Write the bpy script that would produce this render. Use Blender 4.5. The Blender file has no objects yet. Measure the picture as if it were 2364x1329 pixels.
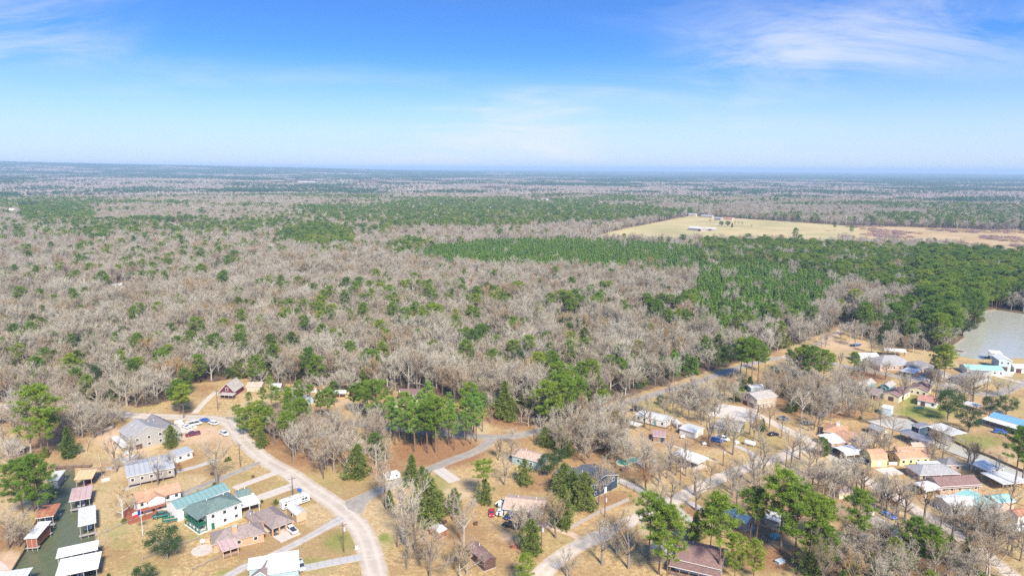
import bpy, math, random
import numpy as np
from mathutils import Vector, Matrix
from mathutils.geometry import delaunay_2d_cdt

# ------------------------------------------------------------------ camera, sky, sun, exposure
R = math.radians
HAZE = 1.1e-4
scene = bpy.context.scene
col = scene.collection
CAM_H, FPX, CX, CY = 110.0, 1575.0, 1182.0, 664.5       # photo: 2364 x 1329, 24 mm equivalent
PITCH, ROLL = R(9.9), R(0.30)
cp, sp = math.cos(PITCH), math.sin(PITCH)
_f = Vector((0, cp, -sp)); _r0 = Vector((1, 0, 0)); _u0 = Vector((0, sp, cp))
_r = _r0 * math.cos(ROLL) + _u0 * math.sin(ROLL)
_u = _u0 * math.cos(ROLL) - _r0 * math.sin(ROLL)
cam = bpy.data.cameras.new('camera')
cam.sensor_width = 36.0
cam.lens = FPX / 2364 * 36
cam.clip_start = 1.0
cam.clip_end = 80000
cam_o = bpy.data.objects.new('camera', cam)
col.objects.link(cam_o)
M = Matrix((( _r.x, _u.x, -_f.x, 0), (_r.y, _u.y, -_f.y, 0), (_r.z, _u.z, -_f.z, CAM_H), (0, 0, 0, 1)))
cam_o.matrix_world = M
scene.camera = cam_o

SUN_EL, SUN_AZ = R(42), R(160)          # azimuth clockwise from +Y: behind the camera, to its right
world = bpy.data.worlds.new('World')
scene.world = world
world.use_nodes = True
wn, wl = world.node_tree.nodes, world.node_tree.links
wn.clear()
def N(t, **kw):
    n = wn.new(t)
    for k, v in kw.items(): setattr(n, k, v)
    return n
w_out = N('ShaderNodeOutputWorld'); w_bg = N('ShaderNodeBackground')
w_bg.inputs['Strength'].default_value = 0.12
sky = N('ShaderNodeTexSky', sky_type='NISHITA', sun_disc=False, sun_elevation=SUN_EL, sun_rotation=SUN_AZ,
        altitude=100, air_density=1.0, dust_density=0.4, ozone_density=3.0)
tc = N('ShaderNodeTexCoord')
stretch = N('ShaderNodeMapping', vector_type='POINT'); stretch.inputs['Scale'].default_value = (1, 1, 2.6)
norm = N('ShaderNodeVectorMath', operation='NORMALIZE')
wl.new(tc.outputs['Generated'], stretch.inputs['Vector']); wl.new(stretch.outputs[0], norm.inputs[0])
wl.new(norm.outputs[0], sky.inputs['Vector'])
hs = N('ShaderNodeMix', data_type='RGBA', blend_type='MULTIPLY'); hs.inputs[0].default_value = 1.0; hs.inputs[7].default_value = (0.36, 0.66, 1.0, 1)
wl.new(sky.outputs[0], hs.inputs[6])
# pale band of dusty air low over the horizon, all the way round
sepz = N('ShaderNodeSeparateXYZ'); wl.new(tc.outputs['Generated'], sepz.inputs[0])
band = N('ShaderNodeMapRange', interpolation_type='SMOOTHSTEP'); band.inputs['From Min'].default_value = 0.0; band.inputs['From Max'].default_value = 0.165; band.inputs['To Min'].default_value = 0.90; band.inputs['To Max'].default_value = 0.0
wl.new(sepz.outputs[2], band.inputs['Value'])
pale = N('ShaderNodeMix', data_type='RGBA'); pale.inputs[7].default_value = (2.42, 2.62, 3.1, 1)
wl.new(band.outputs[0], pale.inputs[0]); wl.new(hs.outputs[2], pale.inputs[6])
# thin cirrus on a high flat layer: project the view direction on a plane overhead
sep = N('ShaderNodeSeparateXYZ'); wl.new(tc.outputs['Generated'], sep.inputs[0])
zc = N('ShaderNodeMath', operation='MAXIMUM'); zc.inputs[1].default_value = 0.0; wl.new(sep.outputs[2], zc.inputs[0])
zz = N('ShaderNodeMath', operation='ADD'); zz.inputs[1].default_value = 0.24; wl.new(zc.outputs[0], zz.inputs[0])
dx = N('ShaderNodeMath', operation='DIVIDE'); dy = N('ShaderNodeMath', operation='DIVIDE')
wl.new(sep.outputs[0], dx.inputs[0]); wl.new(zz.outputs[0], dx.inputs[1])
wl.new(sep.outputs[1], dy.inputs[0]); wl.new(zz.outputs[0], dy.inputs[1])
comb = N('ShaderNodeCombineXYZ'); wl.new(dx.outputs[0], comb.inputs[0]); wl.new(dy.outputs[0], comb.inputs[1])
mp = N('ShaderNodeMapping'); mp.inputs['Rotation'].default_value = (0, 0, R(18)); mp.inputs['Scale'].default_value = (0.62, 1.25, 1)
mp.inputs['Location'].default_value = (14.1, 5.5, 0)
wl.new(comb.outputs[0], mp.inputs['Vector'])
def cloud_noise(scale, detail, rough, dist, lo, hi, top):
    n = N('ShaderNodeTexNoise'); n.inputs['Scale'].default_value = scale; n.inputs['Detail'].default_value = detail; n.inputs['Roughness'].default_value = rough; n.inputs['Distortion'].default_value = dist
    wl.new(mp.outputs[0], n.inputs['Vector'])
    r = N('ShaderNodeMapRange', interpolation_type='SMOOTHSTEP'); r.inputs['From Min'].default_value = lo; r.inputs['From Max'].default_value = hi; r.inputs['To Max'].default_value = top
    wl.new(n.outputs[0], r.inputs['Value']); return r
big_c = cloud_noise(.75, 3, .5, .3, .41, .70, .9); fine_c = cloud_noise(1.9, 12, .66, .8, .34, .74, .95)
rp = N('ShaderNodeMath', operation='MULTIPLY'); wl.new(big_c.outputs[0], rp.inputs[0]); wl.new(fine_c.outputs[0], rp.inputs[1])
mixc = N('ShaderNodeMix', data_type='RGBA'); mixc.inputs[7].default_value = (3.0, 3.15, 3.4, 1)
wl.new(rp.outputs[0], mixc.inputs[0]); wl.new(pale.outputs[2], mixc.inputs[6])
wl.new(mixc.outputs[2], w_bg.inputs['Color']); wl.new(w_bg.outputs[0], w_out.inputs[0])

sun = bpy.data.lights.new('sun', 'SUN')
sun.energy = 3.4; sun.angle = R(10); sun.color = (1.0, 0.93, 0.80)
sun_o = bpy.data.objects.new('sun', sun); col.objects.link(sun_o)
sd = Vector((math.sin(SUN_AZ) * math.cos(SUN_EL), math.cos(SUN_AZ) * math.cos(SUN_EL), math.sin(SUN_EL)))
sun_o.rotation_euler = sd.to_track_quat('Z', 'Y').to_euler()
sun_o.location = (0, 0, 400)
vs = scene.view_settings
vs.view_transform = 'Standard'; vs.look = 'None'; vs.gamma = 1; vs.use_curve_mapping = False
vs.exposure = 1.28
scene.cycles.max_bounces = 5; scene.cycles.diffuse_bounces = 3; scene.cycles.glossy_bounces = 2
scene.cycles.transmission_bounces = 2; scene.cycles.volume_bounces = 0; scene.cycles.transparent_max_bounces = 4
scene.cycles.use_denoising = False
scene.cycles.sample_clamp_indirect = 4
scene.cycles.caustics_reflective = False; scene.cycles.caustics_refractive = False

# ------------------------------------------------------------------ survey: photo pixel <-> place on the ground
def at(px, py, z=0.0):
    d = _f + _r * ((px - CX) / FPX) + _u * ((CY - py) / FPX)
    t = (z - CAM_H) / d.z
    return Vector((d.x * t, d.y * t, z))
_F, _R, _U = (np.array(v) for v in (_f, _r, _u))
def to_px(P):
    P = np.asarray(P, float) - np.array([0, 0, CAM_H])
    dz = P @ _F
    dz = np.where(np.abs(dz) < 1e-6, 1e-6, dz)
    return np.stack([CX + FPX * (P @ _R) / dz, CY - FPX * (P @ _U) / dz, dz], -1)
def Z(ox, oy, s):
    return lambda x, y: (ox + x / s, oy + y / s)
q1 = Z(0, 860, 5.2533); q2 = Z(0, 1060, 4.925); q3 = Z(330, 1060, 4.925); q4 = Z(400, 860, 4.728)
q5 = Z(750, 1060, 4.925); q6 = Z(1100, 1000, 4.0396); q7 = Z(850, 840, 4.728)
r1 = Z(1400, 860, 4.728); r2 = Z(1420, 1060, 4.925); r3 = Z(1880, 1060, 4.884); r4 = Z(1864, 820, 4.728)
r5 = Z(1664, 660, 3.377); r6 = Z(1300, 460, 2.2218); r7 = Z(0, 360, 2.364); r8 = Z(900, 360, 3.94)
t1 = Z(0, 640, 3.908); t2 = Z(600, 640, 3.908); t3 = Z(1200, 640, 3.908); t4 = Z(1500, 340, 2.736)
def poly(pts, z=0.0):
    return np.array([at(x, y, z)[:2] for x, y in pts])
def inside(P, pg):
    x, y = P[:, 0], P[:, 1]
    c = np.zeros(len(P), bool)
    j = len(pg) - 1
    for i in range(len(pg)):
        xi, yi = pg[i]; xj, yj = pg[j]
        k = ((yi > y) != (yj > y)) & (x < (xj - xi) * (y - yi) / (yj - yi + 1e-12) + xi)
        c ^= k
        j = i
    return c
def wave_noise(x, y, scale, seed):
    g = np.random.default_rng(seed)
    s = np.zeros_like(x)
    tot = 0
    for o in range(3):
        for _ in range(5):
            a = g.uniform(0, 2 * math.pi); k = 2 * math.pi / (scale / (1.9 ** o)) * g.uniform(.6, 1.3); ph = g.uniform(0, 7)
            w = .55 ** o
            s += w * np.sin((x * math.cos(a) + y * math.sin(a)) * k + ph); tot += w
    return s / tot * 2.2            # about -1 .. 1
def hill(x, y):
    """low ridges far to the north-west, nearly flat elsewhere"""
    x = np.asarray(x, float); y = np.asarray(y, float)
    d = np.hypot(x, y); a = np.degrees(np.arctan2(x, y))
    left = np.clip((4 - a) / 45, 0, 1)
    h = 165 * left * np.exp(-((d - 11500) / 3600) ** 2) + 16 * left * np.exp(-((d - 5200) / 900) ** 2)
    h = h + 5 * np.clip((d - 3000) / 5000, 0, 1) * (1 + wave_noise(x, y, 4200, 5)) + 30 * np.clip((d - 12000) / 9000, 0, 1) * np.clip((40 - a) / 40, .3, 1)
    return h * np.clip((d - 2500) / 1500, 0, 1) * np.clip((y + 500) / 2500, 0, 1)

# ------------------------------------------------------------------ materials
MAT = {}
def nodes(m):
    m.use_nodes = True
    nt = m.node_tree; nt.nodes.clear()
    o = nt.nodes.new('ShaderNodeOutputMaterial'); b = nt.nodes.new('ShaderNodeBsdfPrincipled')
    nt.links.new(b.outputs[0], o.inputs[0])
    return nt, b
def S(v, k): return tuple(min(1, max(0, c * k)) for c in v[:3]) + (1,)
def mat(name, c, rough=.8, var=.14, scale=1.2, ribs=None, metal=0, spec=.3, stain=None, bump=0.0, detail=4):
    if name in MAT: return MAT[name]
    m = bpy.data.materials.new(name); nt, b = nodes(m); L = nt.links
    t = nt.nodes.new('ShaderNodeTexCoord')
    n = nt.nodes.new('ShaderNodeTexNoise'); n.inputs['Scale'].default_value = scale; n.inputs['Detail'].default_value = detail
    L.new(t.outputs['Object'], n.inputs['Vector'])
    mx = nt.nodes.new('ShaderNodeMix'); mx.data_type = 'RGBA'
    rm = nt.nodes.new('ShaderNodeMapRange'); rm.inputs['From Min'].default_value = .3; rm.inputs['From Max'].default_value = .7
    L.new(n.outputs[0], rm.inputs['Value']); L.new(rm.outputs[0], mx.inputs[0])
    mx.inputs[6].default_value = S(c, 1 - var); mx.inputs[7].default_value = S(c, 1 + var)
    out = mx.outputs[2]
    if stain:
        n2 = nt.nodes.new('ShaderNodeTexNoise'); n2.inputs['Scale'].default_value = .55; n2.inputs['Detail'].default_value = 9; n2.inputs['Roughness'].default_value = .7
        L.new(t.outputs['Object'], n2.inputs['Vector'])
        r2_ = nt.nodes.new('ShaderNodeMapRange'); r2_.inputs['From Min'].default_value = .46; r2_.inputs['From Max'].default_value = .60; r2_.inputs['To Max'].default_value = .75
        L.new(n2.outputs[0], r2_.inputs['Value'])
        m2 = nt.nodes.new('ShaderNodeMix'); m2.data_type = 'RGBA'; m2.inputs[7].default_value = S(stain, 1)
        L.new(r2_.outputs[0], m2.inputs[0]); L.new(out, m2.inputs[6]); out = m2.outputs[2]
    L.new(out, b.inputs['Base Color'])
    b.inputs['Roughness'].default_value = rough; b.inputs['Metallic'].default_value = metal
    b.inputs['Specular IOR Level'].default_value = spec
    if ribs:
        w = nt.nodes.new('ShaderNodeTexWave'); w.bands_direction = ribs; w.inputs['Scale'].default_value = .20; w.wave_profile = 'SAW'
        L.new(t.outputs['Object'], w.inputs['Vector'])
        rr_ = nt.nodes.new('ShaderNodeMapRange'); rr_.inputs['From Min'].default_value = .72; rr_.inputs['From Max'].default_value = .95; rr_.inputs['To Max'].default_value = .42
        L.new(w.outputs[1], rr_.inputs['Value'])
        m3 = nt.nodes.new('ShaderNodeMix'); m3.data_type = 'RGBA'; m3.inputs[7].default_value = S(c, .45); L.new(rr_.outputs[0], m3.inputs[0]); L.new(out, m3.inputs[6]); L.new(m3.outputs[2], b.inputs['Base Color'])
        bp = nt.nodes.new('ShaderNodeBump'); bp.inputs['Strength'].default_value = .5; bp.inputs['Distance'].default_value = .05
        L.new(w.outputs[1], bp.inputs['Height']); L.new(bp.outputs[0], b.inputs['Normal'])
    elif bump:
        n3 = nt.nodes.new('ShaderNodeTexNoise'); n3.inputs['Scale'].default_value = scale * 6
        L.new(t.outputs['Object'], n3.inputs['Vector'])
        bp = nt.nodes.new('ShaderNodeBump'); bp.inputs['Strength'].default_value = bump; bp.inputs['Distance'].default_value = .05
        L.new(n3.outputs[0], bp.inputs['Height']); L.new(bp.outputs[0], b.inputs['Normal'])
    MAT[name] = m
    return m
def leafmat(name, cols, patch=60.0, rough=.75, trans=0.0, fine=0.0):
    """plant colour: varies from plant to plant and from stand to stand"""
    m = bpy.data.materials.new(name); nt, b = nodes(m); L = nt.links
    oi = nt.nodes.new('ShaderNodeObjectInfo')
    n = nt.nodes.new('ShaderNodeTexNoise'); n.inputs['Scale'].default_value = 1 / patch; n.inputs['Detail'].default_value = 3
    L.new(oi.outputs['Location'], n.inputs['Vector'])
    ad = nt.nodes.new('ShaderNodeMath'); ad.operation = 'MULTIPLY_ADD'; ad.inputs[1].default_value = .55
    L.new(oi.outputs['Random'], ad.inputs[0])
    ml = nt.nodes.new('ShaderNodeMath'); ml.operation = 'MULTIPLY_ADD'; ml.inputs[1].default_value = 1.3; ml.inputs[2].default_value = -.4
    L.new(n.outputs[0], ml.inputs[0]); L.new(ml.outputs[0], ad.inputs[2])
    src = ad.outputs[0]
    if fine:
        g = nt.nodes.new('ShaderNodeTexCoord'); n2 = nt.nodes.new('ShaderNodeTexNoise'); n2.inputs['Scale'].default_value = .5; n2.inputs['Detail'].default_value = 2
        L.new(g.outputs['Object'], n2.inputs['Vector'])
        a2 = nt.nodes.new('ShaderNodeMath'); a2.operation = 'MULTIPLY_ADD'; a2.inputs[1].default_value = fine
        L.new(n2.outputs[0], a2.inputs[0]); L.new(src, a2.inputs[2])
        a3 = nt.nodes.new('ShaderNodeMath'); a3.operation = 'SUBTRACT'; a3.inputs[1].default_value = fine / 2; L.new(a2.outputs[0], a3.inputs[0]); src = a3.outputs[0]
    cr = nt.nodes.new('ShaderNodeValToRGB'); e = cr.color_ramp.elements
    while len(e) < len(cols): e.new(.5)
    for i, c in enumerate(cols):
        e[i].position = i / (len(cols) - 1); e[i].color = tuple(c) + (1,)
    L.new(src, cr.inputs[0]); L.new(cr.outputs[0], b.inputs['Base Color'])
    b.inputs['Roughness'].default_value = rough; b.inputs['Specular IOR Level'].default_value = .15
    if trans:
        tr = nt.nodes.new('ShaderNodeBsdfTranslucent'); L.new(cr.outputs[0], tr.inputs[0])
        ms = nt.nodes.new('ShaderNodeMixShader'); ms.inputs[0].default_value = trans
        o = [x for x in nt.nodes if x.type == 'OUTPUT_MATERIAL'][0]
        L.new(b.outputs[0], ms.inputs[1]); L.new(tr.outputs[0], ms.inputs[2]); L.new(ms.outputs[0], o.inputs[0])
    MAT[name] = m
    return m
bark = leafmat('bark', [(.13, .10, .08), (.20, .165, .14), (.29, .25, .215)])
pale_bark = leafmat('pale_bark', [(.30, .25, .21), (.42, .37, .32), (.55, .50, .45)])
twig = leafmat('twig', [(.22, .15, .088), (.41, .275, .135), (.30, .23, .158), (.43, .36, .262), (.37, .315, .24), (.51, .45, .35), (.41, .365, .29), (.59, .53, .43)], 28)
twig_far = leafmat('twig_far', [(.35, .27, .20), (.39, .32, .265), (.43, .37, .315)], 300)
russet = leafmat('russet_leaf', [(.30, .13, .05), (.36, .18, .08)], 40)
pine_bark = leafmat('pine_bark', [(.15, .09, .065), (.22, .15, .11)])
pine_needle = leafmat('pine_needle', [(.080, .152, .028), (.135, .22, .030), (.205, .285, .034), (.31, .345, .040)], 70, trans=.18, fine=.6)
young_needle = leafmat('young_pine_needle', [(.135, .255, .050), (.19, .31, .054), (.255, .36, .058)], 50, trans=.18, fine=.45)
far_needle = leafmat('far_needle', [(.038, .085, .038), (.06, .115, .042)], 200)
cedar_leaf = leafmat('cedar_leaf', [(.085, .14, .034), (.15, .19, .042), (.22, .245, .055)], 30, trans=.15, fine=.3)
oak_leaf = leafmat('evergreen_leaf', [(.032, .075, .028), (.05, .10, .032), (.075, .13, .036)], 30, trans=.25, fine=.3)
brush = leafmat('brush_twig', [(.10, .08, .06), (.17, .13, .10), (.06, .085, .04)], 30)

# ------------------------------------------------------------------ mesh helpers
class MB:
    def __init__(s): s.v = []; s.f = []; s.m = []
    def face(s, pts, mi=0):
        i = len(s.v); s.v.extend([tuple(p) for p in pts]); s.f.append(tuple(range(i, i + len(pts)))); s.m.append(mi)
    def box(s, x0, y0, z0, x1, y1, z1, mi=0):
        i = len(s.v)
        s.v += [(x0, y0, z0), (x1, y0, z0), (x1, y1, z0), (x0, y1, z0), (x0, y0, z1), (x1, y0, z1), (x1, y1, z1), (x0, y1, z1)]
        for f in ((0, 3, 2, 1), (4, 5, 6, 7), (0, 1, 5, 4), (1, 2, 6, 5), (2, 3, 7, 6), (3, 0, 4, 7)):
            s.f.append(tuple(i + k for k in f)); s.m.append(mi)
        return s
    def slab(s, faces, t, mi=0, ms=None):
        """closed sheet of thickness t below a list of top faces that share corners"""
        ms = mi if ms is None else ms
        idx = {}; top = []
        def vid(p):
            k = (round(p[0], 3), round(p[1], 3), round(p[2], 3))
            if k not in idx:
                idx[k] = len(s.v); s.v.append(tuple(p)); s.v.append((p[0], p[1], p[2] - t))
            return idx[k]
        cnt = {}
        for f in faces:
            ids = [vid(p) for p in f]
            s.f.append(tuple(ids)); s.m.append(mi)
            s.f.append(tuple(k + 1 for k in reversed(ids))); s.m.append(ms)
            for a, b in zip(ids, ids[1:] + ids[:1]):
                cnt[(a, b)] = 1
        for (a, b) in cnt:
            if (b, a) not in cnt:
                s.f.append((b, a, a + 1, b + 1)); s.m.append(ms)
        return s
    def tube(s, pts, rs, k=6, mi=0, cap=True):
        rings = []
        for i, p in enumerate(pts):
            p = Vector(p)
            d = Vector(pts[min(i + 1, len(pts) - 1)]) - Vector(pts[max(i - 1, 0)])
            if d.length < 1e-6: d = Vector((0, 0, 1))
            d.normalize()
            a = d.cross(Vector((0.13, 0.97, 0.2)) if abs(d.y) < .9 else Vector((1, 0, 0))).normalized(); b = d.cross(a)
            i0 = len(s.v)
            for j in range(k):
                t = 2 * math.pi * j / k
                q = p + (a * math.cos(t) + b * math.sin(t)) * rs[i]
                s.v.append(tuple(q))
            rings.append(i0)
        for a, b in zip(rings, rings[1:]):
            for j in range(k):
                s.f.append((a + j, a + (j + 1) % k, b + (j + 1) % k, b + j)); s.m.append(mi)
        if cap and k > 2:
            s.f.append(tuple(rings[-1] + j for j in range(k))); s.m.append(mi)
            s.f.append(tuple(rings[0] + j for j in reversed(range(k)))); s.m.append(mi)
        return s
    def loft(s, rings, mi=0, cap=True, close=True):
        b0 = []
        for r in rings:
            b0.append(len(s.v)); s.v.extend([tuple(p) for p in r])
        k = len(rings[0])
        for a, b in zip(b0, b0[1:]):
            for j in range(k if close else k - 1):
                s.f.append((a + j, a + (j + 1) % k, b + (j + 1) % k, b + j)); s.m.append(mi)
        if cap:
            s.f.append(tuple(b0[0] + j for j in reversed(range(k)))); s.m.append(mi)
            s.f.append(tuple(b0[-1] + j for j in range(k))); s.m.append(mi)
        return s
    def mesh(s, name, mats, smooth=False):
        me = bpy.data.meshes.new(name)
        me.from_pydata(s.v, [], s.f)
        for m in (mats if isinstance(mats, (list, tuple)) else [mats]): me.materials.append(m)
        if any(s.m): me.polygons.foreach_set('material_index', s.m)
        if smooth: me.polygons.foreach_set('use_smooth', [True] * len(s.f))
        me.update()
        return me
    def build(s, name, mats, parent=None, smooth=False):
        return link(name, s.mesh(name, mats, smooth), parent)
def link(name, me, parent=None, loc=None, rz=None):
    o = bpy.data.objects.new(name, me); col.objects.link(o)
    if parent is not None: o.parent = parent
    if loc is not None: o.location = loc
    if rz is not None: o.rotation_euler = (0, 0, rz)
    return o
def tag(o, label, cat=None, group=None, kind=None):
    o['label'] = label
    if cat: o['category'] = cat
    if group: o['group'] = group
    if kind: o['kind'] = kind
    return o
LAND = []                         # (phrase, x, y) things a label can refer to
def empty(name, label, cat, loc, rz=0, group=None, short=None):
    o = bpy.data.objects.new(name, None); col.objects.link(o)
    o.location = loc; o.rotation_euler = (0, 0, rz); o.empty_display_size = .5
    tag(o, label, cat, group)
    if short: LAND.append((short, loc[0], loc[1]))
    return o
_cache = {}
def unit_box(w, d, h, m):
    """shared box mesh, base centre at its origin"""
    k = (round(w, 2), round(d, 2), round(h, 2), m.name)
    if k not in _cache: _cache[k] = MB().box(-w / 2, -d / 2, 0, w / 2, d / 2, h).mesh('piece', m)
    return _cache[k]
# ------------------------------------------------------------------ ground and water
WATER_Z = -0.9
canal_px = [(128, 1082), (172, 1081), (174, 1112), (205, 1120), (212, 1150), (218, 1190), (220, 1239), (224, 1329), (226, 1380), (-60, 1420), (12, 1340),
            (27, 1314), (55, 1268), (62, 1238), (85, 1196), (112, 1160), (124, 1125)]
lake_px = [(2212, 822), (2190, 812), (2196, 798), (2225, 778), (2222, 762), (2262, 742), (2258, 718), (2300, 712), (2364, 722), (2600, 735),
           (2900, 775), (2900, 850), (2600, 832), (2450, 824), (2364, 826), (2300, 828), (2260, 829)]
creek_px = [(1990, 968), (2040, 962), (2060, 957), (2098, 962), (2140, 985), (2180, 1005), (2240, 1034), (2290, 1052), (2320, 1066), (2364, 1085), (2420, 1110), (2420, 1140),
            (2350, 1108), (2290, 1080), (2230, 1058), (2170, 1036), (2120, 1012), (2075, 996), (2040, 985), (2005, 974)]
waters = [('canal', 'narrow green canal lined with covered boat slips', canal_px), ('lake', 'calm grey green lake beside the pine point', lake_px),
          ('creek', 'narrow pale creek between the lakeside houses', creek_px)]
WP = [poly(p) for _, _, p in waters]

forest_edge = [(-900, 935), (-300, 925), (150, 930), (330, 938), (425, 918), (440, 885), (560, 873), (640, 885), (760, 890), (850, 900), (900, 900),
               (1000, 912), (1060, 932), (1140, 940), (1250, 968), (1300, 972), (1420, 925), (1600, 868), (1760, 822), (1840, 793), (1925, 762), (1950, 757), (1975, 772), (2010, 780), (2070, 800),
               (2150, 812), (2205, 812), (2245, 790), (2285, 762), (2310, 745), (2364, 740), (2600, 755), (2950, 790)]
FOREST = np.concatenate([poly(forest_edge), [(3000, 700), (26000, 9000), (26000, 27000), (-26000, 27000), (-26000, 9000), (-3000, 500)]])
# the same outline pulled in for a far, open end
FIELD = poly([(1345, 552), (1450, 527), (1592, 499), (1680, 503), (1800, 511), (1950, 521), (2000, 528), (1960, 562), (1885, 572), (1840, 566), (1700, 566), (1620, 564), (1500, 567), (1400, 560)])
MARSH = poly([(1940, 521), (2120, 525), (2364, 534), (2700, 545), (2700, 620), (2364, 606), (2250, 584), (2140, 570), (1960, 566)])
clear_px = [(700, 425, 60, 5), (860, 425, 40, 4), (1150, 407, 40, 4), (285, 662, 26, 8), (1260, 461, 45, 3), (1880, 430, 70, 3), (1150, 437, 60, 3), (420, 527, 60, 6), (70, 484, 30, 4), (1915, 549, 30, 4)]

def ground_points():
    pts = []
    rng = np.random.default_rng(3)
    def grid(d0, d1, st, xm):
        ys = np.arange(d0, d1, st)
        for y in ys:
            w = y * .95 + xm
            xs = np.arange(-w, w, st)
            if len(xs): pts.append(np.stack([xs + rng.uniform(-.3, .3, len(xs)) * st, np.full(len(xs), y) + rng.uniform(-.3, .3, len(xs)) * st], -1))
    grid(140, 430, 2.6, 15)
    grid(433, 900, 9, 60)
    grid(910, 2600, 40, 200)
    for rr in list(np.geomspace(2750, 27000, 26)):
        a = np.arange(-60, 60, 2.0) * math.pi / 180
        pts.append(np.stack([rr * np.sin(a), rr * np.cos(a)], -1))
    for rr in (60, 300, 1200, 5000, 27000):
        a = np.arange(64, 300, 14) * math.pi / 180
        pts.append(np.stack([rr * np.sin(a), rr * np.cos(a)], -1))
    return np.concatenate(pts)
GP = ground_points()
keep = np.ones(len(GP), bool)
for w in WP: keep &= ~inside(GP, w)
GP = GP[keep]
verts = [Vector(p) for p in GP]
edges = []
for w in WP:
    i0 = len(verts); verts += [Vector(p) for p in w]
    edges += [(i0 + k, i0 + (k + 1) % len(w)) for k in range(len(w))]
V2, E2, F2, *_ = delaunay_2d_cdt(verts, edges, [], 0, 1e-4)
V2 = np.array([tuple(v) for v in V2]); F2 = np.array(F2)
cen = V2[F2].mean(1)
ok = np.ones(len(F2), bool)
for w in WP: ok &= ~inside(cen, w)
F2 = F2[ok]
zz_ = hill(V2[:, 0], V2[:, 1])
near = np.hypot(V2[:, 0], V2[:, 1]) < 900
me = bpy.data.meshes.new('ground')
me.from_pydata(np.column_stack([V2, zz_]).tolist(), [], F2.tolist())
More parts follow.
